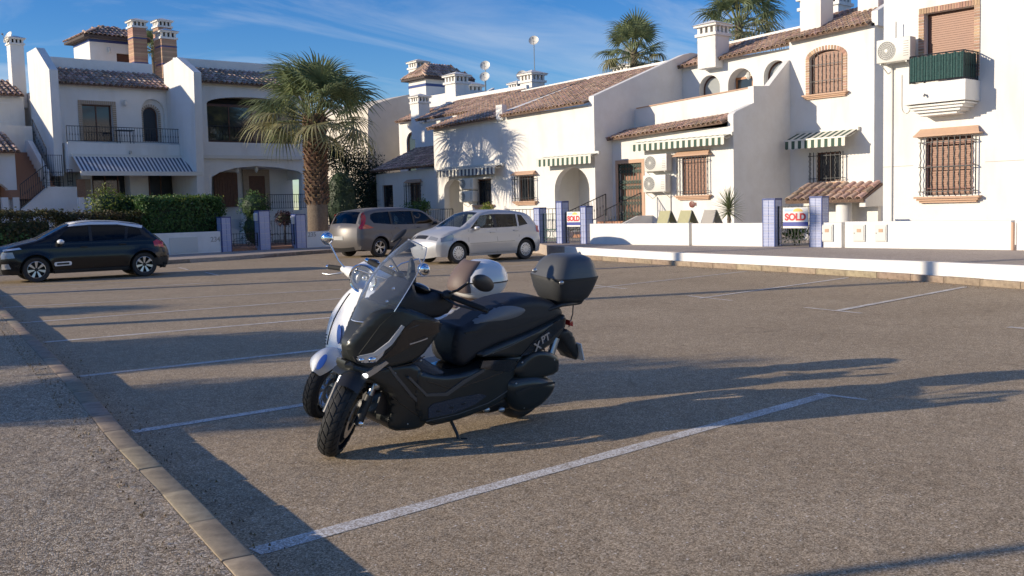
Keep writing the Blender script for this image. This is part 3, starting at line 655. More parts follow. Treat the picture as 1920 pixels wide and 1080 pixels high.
sw2 = MB(); prof = [(28.985, -.1), (32.5, -.1), (32.5, 6.75), (32.4, 6.72), (31.15, 5.72), (30.2, 5.66), (30.2, 5.06), (29.14, 4.71), (28.985, 4.6)]
sw2.slab(lambda a, b, d: (a, y0-.02+d, b), prof, [], .24); sw2.build('side_wall', M['white2'], H3)
Xu = 33.4; mu = mX(Xu)
a1_ = rx(1311, 141, 1350, 200, Xu); a2_ = rx(1365, 128, 1412, 200, Xu); a3_ = rx(1432, 113, 1478, 190, Xu); zt = 4.7
arc = lambda r: arch(r[0], r[1], zt, r[3])
mb = MB(); mb.slab(mu, rect(y0, y1, 4.0, 7.35), [arc(a1_), arc(a2_), arc((a3_[0], a3_[1], 0, a3_[3]))], .45); mb.box(Xu+.9, 41, y0, y1, 4, 7.3); mb.box(Xu+.44, Xu+.9, y0, y1, 3.9, 4.6); mb.build('upper_wall', M['white'], H3)
bk = MB(); bk.slab(mX(Xu+.46), rect(y0+.1, y1-.1, 4.6, 7.3), [], .4); bk.build('loggia_wall', M['white'], H3)
for r in (a1_, a3_):
    f = MB(); w_ = arch(r[0], r[1], zt, r[3]); k_ = arch(r[0]+.07, r[1]-.07, zt, r[3]-.07); f.slab(mX(Xu+.3), w_, [k_], .05); fo = f.build('window', M['wood'], H3)
    p = MB(); p.slab(mX(Xu+.32), w_, [], .01); p.build('pane', mat('pale_glass', (.34, .36, .36), .12), fo)
s_ = rx(1379, 144, 1413, 200, Xu+.4); window(H3, mX(Xu+.44), s_[0], s_[1], zt, s_[3], frm='woodlt', rec=-.02, fr=.09, mull=0)
lamp(H3, (Xu+.4, (a2_[0]+a2_[1])/2-.2, a2_[3]-.25), (-1, 0, 0))
tile_roof(H3, (Xu-.3, y0+.12, 7.45), (Xu-.3, y1, 7.22), (1, 0, .4), 2.7)
rd = MB(); rd.slab(mX(Xu+2.15), [(y0, 8.0), (y1, 7.8), (y1, 8.38), (y0, 8.6)], [], .2); rd.build('ridge_wall', M['white2'], H3)
chimney(H3, 32.9, 33.8, 25.0, 25.9, 7.0, 8.95)
tile_roof(H3, (X-.3, y0+.25, 4.33), (X-.3, y1+.15, 4.1), (1, 0, .3), 1.4, parts=True)
# door, stone frame, folding grille
fr = MB(); fr.slab(mf_off(mf, -.02), rect(dr[0]-.14, dr[1]+.14, .85, dr[3]+.14), [rect(dr[0], dr[1], .85, dr[3])], .1); fr.build('door_frame', M['stone'], H3)
d = MB(); d.slab(mf_off(mf, .15), rect(dr[0], dr[1], .85, dr[3]), [], .06); do = d.build('door', M['shutter'], H3)
gm = MB(); nx, nz = 8, 11; w_ = (dr[1]-dr[0]); h_ = dr[3]-.87
for i in range(nx+1):
    a = dr[0]+w_*i/nx; gm.slab(mf_off(mf, .03), rect(a-.011, a+.011, .87, dr[3]), [], .02)
for j in range(nz):
    if j in (2, 5, 8): continue
    z = .87+h_*(j+.5)/nz
    for i in range(nx):
        a = dr[0]+w_*(i+.5)/nx; rr = w_/nx*.42
        gm.slab(mf_off(mf, .035), [(a-rr, z), (a, z-h_/nz*.4), (a+rr, z), (a, z+h_/nz*.4)], [[(a-rr*.6, z), (a, z-h_/nz*.22), (a+rr*.6, z), (a, z+h_/nz*.22)]], .012)
gm.build('door_grille', M['irong'], do, kind='stuff')
window(H3, mf, *wi, style='shutter', rec=.1); grille(H3, mf, wi[0]-.08, wi[1]+.08, wi[2]-.02, wi[3]+.02, .22, 9, hb=(.1, .9)); hood(H3, mf, wi[0]-.15, wi[1]+.15, wi[3]+.07, p=.24, h=.16); sill(H3, mf, wi[0]-.12, wi[1]+.12, wi[2]-.02)
c = rx(1212, 289, 1252, 321, X-.35); ac_unit('upper air conditioner of the pair beside the green grille door', mf, c[0], c[1]+.05, c[2], c[3])
c = rx(1210, 328, 1250, 360, X-.35); ac_unit('lower air conditioner of the pair beside the green grille door', mf, c[0], c[1]+.05, c[2], c[3])
a = rx(1186, 256, 1362, 293, X-.5); awning('green and cream striped awning above the pair of air conditioners', mf, a[0]+.1, a[1]+.1, a[3]-.02, a[3]-.12, .5, vh=.27)
pp = MB(); q = ox(1257, 300, X); pp.tube([(X-.03, q.y, 3.1), (X-.03, q.y, .4)], .025, 6); pp.build('downpipe', M['acwhite'], H3)
# entrance stairs with brick edge and railing
st = thing('entrance_stairs', (27.8, 26, .32), 'flight of steps with dark railings rising to the green grille door', 'stairs')
mb = MB()
for i in range(4): mb.box(26.6+i*.45, 28.98, 25.2, 27.0, .3+.0, .45+.15*i)
mb.build('steps', M['terra'], st)
mb = MB(); mb.slab(lambda a, b, d: (a, 25.05+d, b), [(26.3, .32), (28.97, .32), (28.97, 1.1), (28.2, 1.1), (26.3, .5)], [], .14); mb.build('stair_wall', M['white2'], st)
for yy in (25.12, 26.95): railing(st, (26.4, yy, .5), (28.4, yy, 1.12), .85, 12, parts=True)
# plate on the wall, sun loungers, yucca
pl_ = thing('wall_ornament', (X-.02, ox(1298, 383, X).y, ox(1298, 383, X).z), 'small round red ornament shaped like a fish under the barred brown window', 'ornament', shift=False)
mb = MB(); mb.lathe([(.12, 0), (.12, .015), (.05, .03)], 20, 0, Matrix.Rotation(-math.pi/2, 4, 'Y')); mb.add([(-.01, -.1, 0), (-.01, -.19, .08), (-.01, -.19, -.08), (-.0, -.1, 0)], [(0, 1, 2)]); mb.build('plate', M['redir'], pl_)
def lounger(px, c, label):
    P = ox(px, 415, 24.5); t = thing('sun_lounger', (24.5, P.y, .32), label, 'sun lounger', 'sun loungers stored behind the white garden wall', shift=False); t.scale = (.9, .9, .86)
    mb = MB(); mb.add([(0, -.27, .45), (0, .27, .45), (.28, .24, 1.14), (.28, -.24, 1.14), (.04, -.27, .43), (.04, .27, .43), (.32, .24, 1.13), (.32, -.24, 1.13)], [(0, 1, 2, 3), (7, 6, 5, 4), (0, 4, 5, 1), (1, 5, 6, 2), (2, 6, 7, 3), (3, 7, 4, 0)]); mb.build('backrest', M[c], t)
    mb = MB(); mb.add([(.34, -.24, 1.12), (.34, .24, 1.12), (.75, .27, .45), (.75, -.27, .45), (.37, -.24, 1.12), (.37, .24, 1.12), (.78, .27, .45), (.78, -.27, .45)], [(0, 1, 2, 3), (7, 6, 5, 4), (0, 4, 5, 1), (1, 5, 6, 2), (2, 6, 7, 3), (3, 7, 4, 0)]); mb.build('seat', M[c], t)
    for s in (-.26, .26):
        mb = MB(); mb.tube([(-.03, s, 0), (0, s, .45), (.3, s*.92, 1.15), (.76, s, .45), (.8, s, 0)], .014, 6); mb.build('leg', M['steel'], t)
lounger(1238, 'yellowcloth', 'olive sun lounger nearest the stairs behind the white garden wall'); lounger(1277, 'yellowcloth', 'olive sun lounger in the middle, beside the grey one'); lounger(1322, 'greycloth', 'grey sun lounger next to the spiky yucca')

# ================================================================== fourth house: long sunlit wall with palm shadow
X = 28.0; mf = mX(X); y0, y1 = 27.12, 37.6
H4 = house('long white house front carrying a palm shadow, with tiled roof and arched porch', (31, 32, .32))
w1 = rx(896, 336, 921, 384, X); w2 = rx(973, 330, 1001, 377, X); po = rx(1040, 313, 1105, 395, X)
po = (po[0], po[1], .5, po[3]); pl2 = rx(835, 336, 862, 400, X); po2 = (rx(833, 335, 868, 400, X)[0], rx(833, 335, 868, 400, X)[1], .6, ox(850, 336, X).z)
mb = MB(); mb.slab(mf, rect(y0, y1, -.1, 5.45), [rect(*w1), rect(*w2), arch(*po, .9), arch(*po2, .5)], .3)
mb.box(X+.3, X+1.6, po[1]+.2, po2[0]-.2, -.1, 5.4); mb.box(X+1.6, 42, y0+.3, y1, -.1, 5.4); mb.box(X+.3, X+1.6, y0+.01, y0+.25, -.1, 5.4); mb.box(X+.3, X+1.6, y1-.3, y1, -.1, 5.4); mb.box(X+.3, X+1.6, y0, y1, 3.3, 5.3)
mb.build('wall', M['white'], H4)
sd_ = MB(); sd_.slab(lambda a, b, d: (a, y0-.001+d, b), [(X+.001, -.1), (42, -.1), (42, 7.9), (34, 7.92), (33.5, 7.8), (28.02, 5.78), (X+.001, 5.7)], [], .28); sd_.build('side_wall', M['white2'], H4)
tile_roof(H4, (X-.3, y0+.25, 5.52), (X-.3, 32.4, 5.42), (1, 0, .34), 6.2); tile_roof(H4, (X-.3, 32.9, 5.4), (X-.3, y1+.1, 5.28), (1, 0, .34), 6.2)
mb = MB(); mb.slab(mNY(32.85), [(X-.1, 5.3), (34, 7.3), (34, 7.55), (X-.1, 5.6)], [], .38); mb.box(X-.14, X+.12, 32.45, 32.86, 5.35, 5.95); mb.build('party_parapet', M['white2'], H4)
mb = MB(); mb.slab(mX(33.6), [(y0, 7.2), (y1, 7.0), (y1, 7.42), (y0, 7.72)], [], .25); mb.build('ridge_wall', M['white2'], H4)
window(H4, mf, *w1, rec=.08, mull=0); grille(H4, mf, w1[0], w1[1], w1[2], w1[3], .03, 5, side=False); hood(H4, mf, w1[0]-.1, w1[1]+.1, w1[3]+.06, m='white2'); sill(H4, mf, w1[0]-.1, w1[1]+.1, w1[2])
window(H4, mf, *w2, rec=.1); grille(H4, mf, w2[0]-.1, w2[1]+.1, w2[2], w2[3], .28, 7); hood(H4, mf, w2[0]-.15, w2[1]+.15, w2[3]+.08, p=.26); sill(H4, mf, w2[0]-.12, w2[1]+.12, w2[2])
gd = MB(); q = rx(1086, 318, 1104, 378, X+1.6); dm = mX(X+1.58); gd.slab(mf_off(dm, -.01), rect(y0+.3, y0+1.2, .9, 3.0), [], .02); do = gd.build('door', M['wood'], H4)
gg = MB()
for i in range(7): gg.slab(mf_off(dm, -.06), rect(y0+.3+i*.15-.01, y0+.3+i*.15+.01, .9, 3.0), [], .02)
for i in range(9): gg.slab(mf_off(dm, -.065), rect(y0+.3, y0+1.2, .9+.24*i, .92+.24*i), [], .015)
gg.build('door_grille', M['irong'], do)
a = rx(818, 312, 928, 333, X-.5); awning('dark striped awning over the porch left of the palm shadow', mf, a[0], a[1], a[3]-.0, a[3]-.09, .5, vh=.3, sm='bluestripe')
a = rx(1006, 290, 1108, 313, X-.5); awning('green and cream awning over the arched porch beside the first gate', mf, a[0], a[1], a[3]-.0, a[3]-.09, .5, vh=.3)
c = rx(866, 334, 886, 355, X-.35); ac_unit('shaded upper air conditioner under the dark striped awning', mf, c[0]-.1, c[1]+.1, c[2], c[3]); c = rx(866, 358, 886, 378, X-.35); ac_unit('shaded lower air conditioner under the dark striped awning', mf, c[0]-.1, c[1]+.1, c[2], c[3])
railing(H4, (X-1.5, po[0]-.1, .55), (X-1.5, po[1]+1.4, .55), .9, 16); railing(H4, (X-1.3, 34.6, .6), (X-1.3, 36.4, .6), .95, 14); railing(H4, (X-3.2, 36.9, .0), (X-1.3, 36.5, .6), .95, 12)
mb = MB(); mb.box(X-1.6, X-.002, po[0]-.2, po[1]+1.5, -.1, .55); mb.build('porch_terrace', M['white2'], H4); mb = MB(); mb.box(X-1.4, X-.002, 34.5, 36.5, -.1, .6); mb.build('porch_terrace', M['white2'], H4)
# lean-to house beyond
H5 = house('low shaded white annex with sloping tiled roof between the palm and the long house', (29.5, 40, .2))
X = 28.9; mf = mX(X); e0 = ox(705, 322, X); e1 = ox(808, 311, X); yl = e0.y; mb = MB(); dd = rx(717, 347, 737, 395, X); wd = rx(768, 343, 789, 385, X); wn1 = (dd[0], dd[1], .1, dd[3])
mb.slab(mf, [(37.6, -.1), (yl, -.1), (yl, e0.z-.15), (37.6, e1.z-.1)], [rect(*wn1), rect(*wd)], .2); mb.box(X+.2, X+5, 37.6, yl, -.1, e1.z-.25); mb.build('wall', M['white'], H5)
window(H5, mf, *wn1, rec=.1, mull=0); window(H5, mf, *wd, rec=.1, mull=1); grille(H5, mf, wd[0]-.1, wd[1]+.1, wd[2], wd[3], .25, 6); hood(H5, mf, wd[0]-.1, wd[1]+.1, wd[3]+.05)
tile_roof(H5, (X-.25, 37.6, e1.z-.02), (X-.25, yl+.1, e0.z), (1, 0, .42), 3.4)
mb = MB(); mb.slab(mX(X+2.9), [(37.5, e1.z+1.0), (yl, e0.z+1.0), (yl, e0.z+1.35), (37.5, e1.z+1.35)], [], .2); mb.build('ridge_wall', M['white2'], H5)
# gable house beyond, sunlit block with arched window, tower
H6 = house('cream gabled house in the distance with a white tower under a dark tiled roof', (36, 50, .2)); YG = 49.0
mb = MB(); gp = [oy(x, y, YG) for x, y in ((690, 420), (690, 205), (702, 195), (735, 185), (768, 177), (775, 420))]; mb.slab(mY(YG), [(p.x, p.z) for p in gp], [], 8); mb.build('gable', M['cream'], H6)
Xs = 33.0; b0 = ox(802, 300, Xs); b1 = ox(750, 300, Xs); zt = ox(775, 228, Xs).z; aw = rx(763, 247, 784, 330, Xs)
mb = MB(); mb.slab(mX(Xs), rect(b0.y, b1.y, 0, zt), [arch(aw[0], aw[1], aw[2], aw[3])], .25); mb.box(Xs+.25, Xs+6, b0.y, b1.y, 0, zt-.05)
p2 = oy(832, 215, b0.y); mb.slab(mY(b0.y-.02), [(Xs, 0), (38, 0), (38, 8.6), (p2.x, p2.z), (oy(803, 226, b0.y).x, oy(803, 226, b0.y).z), (Xs, zt)], [], .25); mb.build('wall', M['white'], H6)
window(H6, mX(Xs), aw[0], aw[1], aw[2], aw[3], arched=(aw[1]-aw[0])/2, rec=.1, mull=0)
tile_roof(H6, (Xs-.25, b0.y, zt+.05), (Xs-.25, b1.y, zt+.05), (1, 0, .42), 1.9)
q = oy(797, 215, b0.y); chimney(H6, q.x-.35, q.x+.4, b0.y+.1, b0.y+.85, 5.5, oy(797, 174, b0.y).z)
YT = 50.0; q0 = oy(798, 150, YT); q1 = oy(876, 150, YT); zt = oy(835, 147, YT).z; mb = MB(); XT = q0.x; yb = ox(766, 150, XT).y
mb.box(XT, q1.x, YT, yb, 3, zt); tw = mb.build('tower', M['white'], H6)
mb = MB(); zs = zt-.55; mb.box(XT-.02, q1.x+.02, YT-.02, yb+.02, zs, zs+.16); mb.build('blue_band', M['bluetile'], tw)
def hip(root, x0, x1, y0, y1, z, h, o=.35):
    x0 -= o; x1 += o; y0 -= o; y1 += o; cx, cy = (x0+x1)/2, (y0+y1)/2; mb = MB(); rg = min(x1-x0, y1-y0)/2
    if x1-x0 > y1-y0: a, b = (x0+rg, cy, z+h), (x1-rg, cy, z+h)
    else: a, b = (cx, y0+rg, z+h), (cx, y1-rg, z+h)
    c = [(x0, y0, z), (x1, y0, z), (x1, y1, z), (x0, y1, z)]; mb.add(c+[a, b]+[(p[0], p[1], z-.12) for p in c], [(0, 1, 5, 4) if x1-x0 > y1-y0 else (0, 1, 4), (1, 2, 5) if x1-x0 > y1-y0 else (1, 2, 5, 4), (2, 3, 4, 5) if x1-x0 > y1-y0 else (2, 3, 5), (3, 0, 4) if x1-x0 > y1-y0 else (3, 0, 4, 5), (6, 7, 8, 9), (0, 1, 7, 6), (1, 2, 8, 7), (2, 3, 9, 8), (3, 0, 6, 9)])
    r = mb.build('roof', M['deck_dark'], root); T = np.array(TILE.v); vs = []; fs = []
    for (A, B, n) in ((Vector(c[0]), Vector(c[1]), Vector((0, 1, 0))), (Vector(c[3]), Vector(c[0]), Vector((1, 0, 0))), (Vector(c[1]), Vector(c[2]), Vector((-1, 0, 0)))):
        e = (B-A); L_ = e.length; e /= L_; up = (n*rg + Vector((0, 0, h))).normalized(); run = math.hypot(rg, h); nr = up.cross(e).normalized(); nr = nr if nr.z > 0 else -nr
        ex = e if up.cross(e).dot(nr) > 0 else -e; RM = np.array(Matrix((up, ex, nr)).transposed())
        for j in range(int(run/.38)):
            for i in range(int(L_/.22)):
                u_ = (i+.5)*.22
                if min(u_, L_-u_)*run/rg < (j*.38): continue
                P = A+e*u_+up*(j*.38-.04)+nr*.01; k = len(vs)*len(T); vs.append(T @ RM.T+np.array(P)); fs += [tuple(x+k for x in f) for f in TILE.f]
    A = MB(); A.v = [tuple(v) for v in np.concatenate(vs)]; A.f = fs; A.m = [0]*len(fs); A.build('roof_tiles', M['tile'], r, fixn=False, kind='stuff'); return r
hip(H6, XT, q1.x, YT, yb, zt, 1.0)
q = oy(791, 130, YT+2); chimney(H6, q.x-.4, q.x+.5, YT+2, YT+2.9, zt-1, oy(791, 115, YT+2).z+.2)
H7 = house('white stepped roof walls with chimneys behind the long house', (36, 43, .2))
q = oy(846, 190, 45.0); mb = MB(); mb.slab(mY(45.0), [(q.x-1.1, 0), (46, 0), (46, 8.6), (oy(860, 168, 45).x, oy(860, 168, 45).z), (q.x+.2, oy(860, 168, 45).z), (q.x+.1, oy(840, 188, 45).z), (q.x-1.1, oy(803, 203, 45).z)], [], .3); mb.build('wall', M['white'], H7)
chimney(H7, q.x-.45, q.x+.5, 44.0, 44.95, 6, oy(846, 134, 44.5).z)
e0 = oy(832, 222, 41.0); tile_roof(H7, (e0.x, 37.8, 6.35), (e0.x, 43.5, 6.3), (1, 0, .4), 3.2); mb = MB(); mb.box(e0.x+.3, e0.x+8, 37.9, 44, 0, 6.2); mb.slab(mX(e0.x+2.9), rect(37.8, 44, 6.3, 7.75), [], .2); mb.build('upper_wall', M['white2'], H7)
q = ox(997, 160, 35.0); chimney(H7, 34.6, 35.5, q.y-.45, q.y+.45, 6.5, ox(997, 131, 35).z)
q = ox(975, 170, 36.5); chimney(H7, 36.2, 36.9, q.y-.1, q.y+.6, 6.5, ox(975, 150, 36.5).z)
q = oy(892, 165, 47); chimney(H7, q.x-.6, q.x+.5, 47, 48, 6.5, oy(892, 151, 47).z); mb = MB(); mb.box(q.x-1.5, q.x+6, 46.4, 50, 0, oy(892, 171, 46.4).z); mb.build('rear_wall', M['white'], H7)
for (px, py, X, lab) in ((1001, 77, 35.2, 'satellite dish on the tallest thin mast above the long house'), (979, 143, 36.2, 'satellite dish low on the roof beside the white chimney')):
    P = ox(px, py, X); zb = 7.4 if px > 990 else 7.0; dish(lab, (P.x, P.y, zb), (-.75, -.6, .35), .26 if px > 990 else .3, P.z-zb)
for (px, py, lab) in ((910, 124, 'upper satellite dish of the pair on one mast behind the stepped roof'), (909, 145, 'lower satellite dish of the pair on one mast behind the stepped roof')):
    P = oy(px, py, 46.0); dish(lab, (P.x, P.y, 7.3), (-.75, -.6, .35), .3, P.z-7.3)
P = ox(1180, 104, 37); dish('satellite dish among the white vents in front of the smaller distant palm', (P.x, P.y, 8), (-.8, -.6, .2), .38, P.z-8)
H8 = house('white rooftop vents and low chimneys on the ridge in front of the distant palm', (37, 29, .3))
for px, t in ((1168, 118), (1192, 114)): P = ox(px, t, 36.5); chimney(H8, 36.2, 37.0, P.y-.4, P.y+.4, 7, P.z)
P = ox(1545, 10, 38); chimney(H8, 37.6, 38.6, P.y-.9, P.y+.9, 8, P.z+.6)
an = thing('antenna_mast', (37.5, ox(1182, 60, 37.5).y, 8), 'thin bare mast rising in front of the smaller distant palm', 'antenna', shift=False); MB().tube([(0, 0, 0), (0, 0, ox(1182, 45, 37.5).z-8)], .02, 6).build('mast', M['steel'], an)
dish('small satellite dish on the white chimney at the top left corner', tuple(oy(18, 74, 49.5)), (-1, -.2, .5), .3, .05)

# ================================================================== garden walls, tiled pillars, gates, signs, meter boxes along the far pavement
XW = 22.4
def gwall(label, ya, yb, zt, extra=None):
    t = thing('garden_wall', (XW, (ya+yb)/2, .32), label, 'garden wall', 'white garden walls along the far pavement'); mb = MB()
    mb.bbox(XW, XW+.2, ya, yb, .0, zt, .012); mb.build('wall', M['white2'], t); return t
def ywall(px): return ox(px, 440, XW).y
zc = ox(1430, 418, XW).z
gwall('white garden wall below the olive loungers, left of the painted gap', ywall(1292), ywall(1106), zc+.01)
gwall('white garden wall in front of the yucca, left of the SOLD gate pillar', ywall(1430), ywall(1297), zc)
gwall('short white wall piece holding the single meter box right of the SOLD gate', ywall(1578), ywall(1542), zc-.0)
gw = gwall('long white garden wall with two meter boxes under the tall house', ywall(1896), ywall(1584), zc+.02)
gwall('white garden wall at the right edge beyond the brown pipe', 3.0, ywall(1905), zc+.02)
gwall('white garden wall behind the rear of the silver hatchback', ywall(1006), ywall(985)-.0, zc+.12)
gwall('white garden wall continuing behind the parked silver cars', ywall(984), 33.0, zc-.3)
pp = thing('wall_pipe', (XW-.05, ywall(1901), .32), 'narrow upright brown pipe between two white garden walls at the right', 'pipe', shift=False); MB().tube([(0, 0, 0), (0, 0, zc-.34)], .035, 8).build('pipe', M['stone'], pp)
def meter(px0, px1, py0, py1, lab):
    a, b, c, d = rx(px0, py0, px1, py1, XW-.02); t = thing('meter_box', (XW, (a+b)/2, c), lab, 'meter box', 'meter boxes on the garden walls')
    mb = MB(); mb.bbox(XW-.035, XW+.02, a, b, c, d, .006); mb.build('box', M['plastic'], t); mb = MB(); mb.bbox(XW-.045, XW-.03, a+.03, b-.03, c+.03, d-.03, .004); do = mb.build('door', M['plastic'], t)
    mb = MB(); mb.box(XW-.052, XW-.044, (a+b)/2-.06, (a+b)/2+.05, c+(d-c)*.55, c+(d-c)*.75); mb.build('warning_label', M['stone'], t); mb = MB(); mb.tube([(XW-.06, b-.04, (c+d)/2), (XW-.04, b-.04, (c+d)/2)], .012, 6); mb.build('lock', M['iron'], do)
meter(1540, 1562, 421, 453, 'meter box right beside the SOLD gate pillar'); meter(1600, 1622, 421, 453, 'middle meter box, left one of the two on the long wall'); meter(1641, 1663, 421, 453, 'rightmost meter box on the white garden wall')
def pillar(root_label, x0, x1, y0, y1, z0, z1, faces, group, ncol=2, tz=.2):
    t = thing('tiled_pillar', ((x0+x1)/2, (y0+y1)/2, z0), root_label, 'pillar', group)
    mb = MB(); mb.box(x0+.02, x1-.02, y0+.02, y1-.02, z0-.1, z1-.02); mb.box(x0+.001, x1-.001, y0+.001, y1-.001, z1-.02, z1+.012); c = mb.build('core', M['greycloth'], t)
    e = MB(); b = .028
    for (xa, ya) in ((x0, y0), (x1-b, y0), (x0, y1-b), (x1-b, y1-b)): e.box(xa, xa+b, ya, ya+b, z0, z1)
    for z in (z1-b,): e.box(x0-.003, x1+.003, y0-.003, y0+b, z, z1+.016); e.box(x0-.003, x0+b, y0+b+.001, y1+.003, z, z1+.016); e.box(x0+b+.001, x1+.003, y1-b, y1+.003, z, z1+.016)
    e.build('blue_edging', M['bluetile'], t)
    nz = max(1, round((z1-z0-.03)/tz)); h = (z1-.03-z0)/nz
    for face in faces:
        if face == 'x':
            w = (y1-y0-2*b)/ncol; me = MB().box(-.012, .012, -w/2+.004, w/2-.004, -h/2+.004, h/2-.004).mesh('tile', M['ptile'])
            for i in range(ncol):
                for j in range(nz): o = link('tile', me, t); o.location = Vector((x0+.012, y0+b+(i+.5)*w, z0+(j+.5)*h))-t.location
        else:
            w = (x1-x0-2*b)/ncol; me = MB().box(-w/2+.004, w/2-.004, -.012, .012, -h/2+.004, h/2-.004).mesh('tile', M['ptile'])
            for i in range(ncol):
                for j in range(nz): o = link('tile', me, t); o.location = Vector((x0+b+(i+.5)*w, y0+.012, z0+(j+.5)*h))-t.location
    return t
gp = 'blue and white tiled gate pillars'
def rpil(pa, pb, pytop, lab, dx=.32):
    ya, yb = ywall(pb), ywall(pa); z1 = ox((pa+pb)/2, pytop, XW-.04).z; pillar(lab, XW-.04, XW-.04+dx, ya, yb, .32, z1, 'xy', gp)
rpil(1431, 1455, 373, 'tiled pillar on the left of the right-hand SOLD gate'); rpil(1519, 1543, 369, 'tiled pillar between the right-hand SOLD gate and the single meter box')
rpil(1003, 1014, 390, 'shorter tiled pillar just behind the silver hatchback'); rpil(1045, 1056, 378, 'taller tiled pillar between the two far gates, left of the small sold sign'); rpil(1090, 1101, 387, 'tiled pillar right of the small sold sign, ending the white wall')
def gate(label, A, B, z0, z1, n, m='iron', group='metal garden gates'):
    A = Vector(A+(z0,)); B = Vector(B+(z0,)); t = thing('garden_gate', (A+B)/2, label, 'gate', group); g = MB(); h = z1-z0
    for p in (A, B): g.tube([p, p+Vector((0, 0, h))], .018, 4)
    for z in (.06, .16, h*.45, h-.02): g.tube([A+Vector((0, 0, z)), B+Vector((0, 0, z))], .012, 4)
    g.build('gate_frame', M[m], t); q = MB(); q.tube([(0, 0, .06), (0, 0, h*.4), (0, 0, h*.45), (0, 0, h*.5), (0, 0, h)], [.008, .008, .018, .008, .008], 4); me = q.mesh('bar', M[m])
    for i in range(1, n): o = link('bar', me, t); o.location = A+(B-A)*(i/n)-t.location
    q = MB(); k = 14
    for s in (0, 1):
        c = A+(B-A)*(.25+.5*s)+Vector((0, 0, h*.3)); r = (B-A).length*.17; u = (B-A).normalized(); q.tube([c+u*(r*math.cos(2*math.pi*i/k))+Vector((0, 0, r*math.sin(2*math.pi*i/k))) for i in range(k+1)], .008, 4)
    q.build('scrollwork', M[m], t); return t
zg = ox(1490, 386, XW+.1).z; gate('dark gate carrying the big SOLD sign between tiled pillars', (XW+.1, ywall(1518)), (XW+.1, ywall(1456)), .34, zg, 10)
gate('gate at far left of the right row between the shorter and taller tiled pillars', (XW+.12, ywall(1044)), (XW+.12, ywall(1015)), .34, ox(1030, 400, XW).z, 9, 'irong'); gate('gate under the small sold sign beside the white wall', (XW+.12, ywall(1089)), (XW+.12, ywall(1057)), .34, ox(1073, 398, XW).z, 9)
def sold(label, px0, px1, py0, py1, X, big):
    a, b, c, d = rx(px0, py0, px1, py1, X); t = thing('sold_sign', (X, (a+b)/2, c), label, 'sign', 'sold signs'); h = d-c; w = b-a
    MB().box(X, X+.012, a, b, c, d).build('board', M['white2'], t)
    y = mat('sign_yellow', (.75, .5, .12), .5); bl = mat('sign_blue', (.03, .05, .28), .5); rd_ = mat('sign_red', (.62, .03, .04), .5); lt = mat('sign_sky', (.35, .5, .7), .5)
    MB().box(X-.002, X-.0005, a, b, c+h*.1, c+h*.3).build('blue_stripe', bl, t)
    mb = MB(); k = 12; cy = (a+b)/2-w*.1; mb.slab(mf_off(mX(X), -.002), [(cy+w*.2*math.cos(math.pi*i/k), c+h*.8+h*.16*math.sin(math.pi*i/k)) for i in range(k+1)], [], .0015); mb.build('sun_emblem', y, t)
    MB().box(X-.0015, X-.0005, a+w*.55, b-w*.05, c+h*.8, c+h*.93).build('logo_patch', lt, t)
    put_text('SOLD', h*.46, (X-.006, (a+b)/2, c+h*.53), (0, -1, 0), (0, 0, 1), rd_, t, bold=.011)
sold('SOLD sign with red letters and blue stripe on the gate between the large tiled pillars', 1468, 1515, 389, 428, XW+.06, True); sold('smaller, more distant sold sign on the gate beside the hatchback', 1063, 1088, 397, 425, XW+.06, False)
# little tiled porch roof on a round column behind the SOLD gate
cn = thing('tiled_canopy', (26, 16.4, .32), 'small tiled canopy on a round white column behind the SOLD gate', 'canopy')
XC = 25.3; c0 = ox(1472, 383, XC); c1 = ox(1618, 377, XC)
tile_roof(cn, (XC, c1.y, 1.52), (XC, c0.y, 1.52), (1, 0, .42), 1.15, parts=True, pitch=.26, thick=.1)
mb = MB(); p = ox(1577, 395, 25.6); mb.lathe([(.22, .3), (.22, 1.46), (.26, 1.5)], 24, 0, Matrix.Translation((25.75, p.y, 0))); mb.build('column', M['white2'], cn, smooth=40)
mb = MB(); mb.box(26.2, 26.4, c1.y+.05, c0.y-.05, .3, 1.85); mb.slab(lambda a, b, d: (a, c1.y-.02+d, b), [(25.4, 1.3), (26.4, 1.3), (26.4, 1.9), (25.4, 1.5)], [], .18); mb.build('canopy_wall', M['white'], cn)

# ================================================================== left: three stepped units in shade
gl = 'blue tiled gate pillars in front of the shaded houses'
YW = 35.9
def lx(px): return oy(px, 450, YW).x
YA, YC, YZ = 45.5, 43.0, 48.5; XA, XB = 13.5, 18.8
L1 = house('shaded white house with long balcony, blue striped awning and brick chimneys', (16, 47, .1))
ez = oy(210, 161, YA-.3).z; XE = XB
dw = ry(155, 196, 212, 268, YA); nw = ry(272, 200, 300, 268, YA); ni = ry(266, 186, 309, 268, YA)
mb = MB(); nh = arch(ni[0], ni[1], 5.0, ni[3]); mb.slab(mY(YA), rect(XA, XB, 4.4, ez+.02), [rect(dw[0], dw[1], 4.95, dw[3]), nh], .3)
nb = arch(nw[0], nw[1], 5.0, nw[3]); mb.slab(mY(YA+.2), rect(ni[0]-.2, ni[1]+.2, 4.6, ni[3]+.2), [nb], .3); mb.box(XA, XB, YA+.5, 52, 0, ez-.05); mb.build('wall', M['white'], L1)
window(L1, mY(YA), dw[0], dw[1], 4.95, dw[3], rec=.2, mull=1); bricks_frame(L1, mY(YA), dw[0], dw[1], 4.95, dw[3], .16, .03, bl=.09, m='tanstone')
window(L1, mY(YA+.2), nw[0], nw[1], 5.0, nw[3], arched=(nw[1]-nw[0])/2, rec=.15, mull=0); bricks_frame(L1, mY(YA+.2), nw[0], nw[1], 5.0, nw[3], .12, .02, rise=(nw[1]-nw[0])/2, bl=.09, m='tanstone')
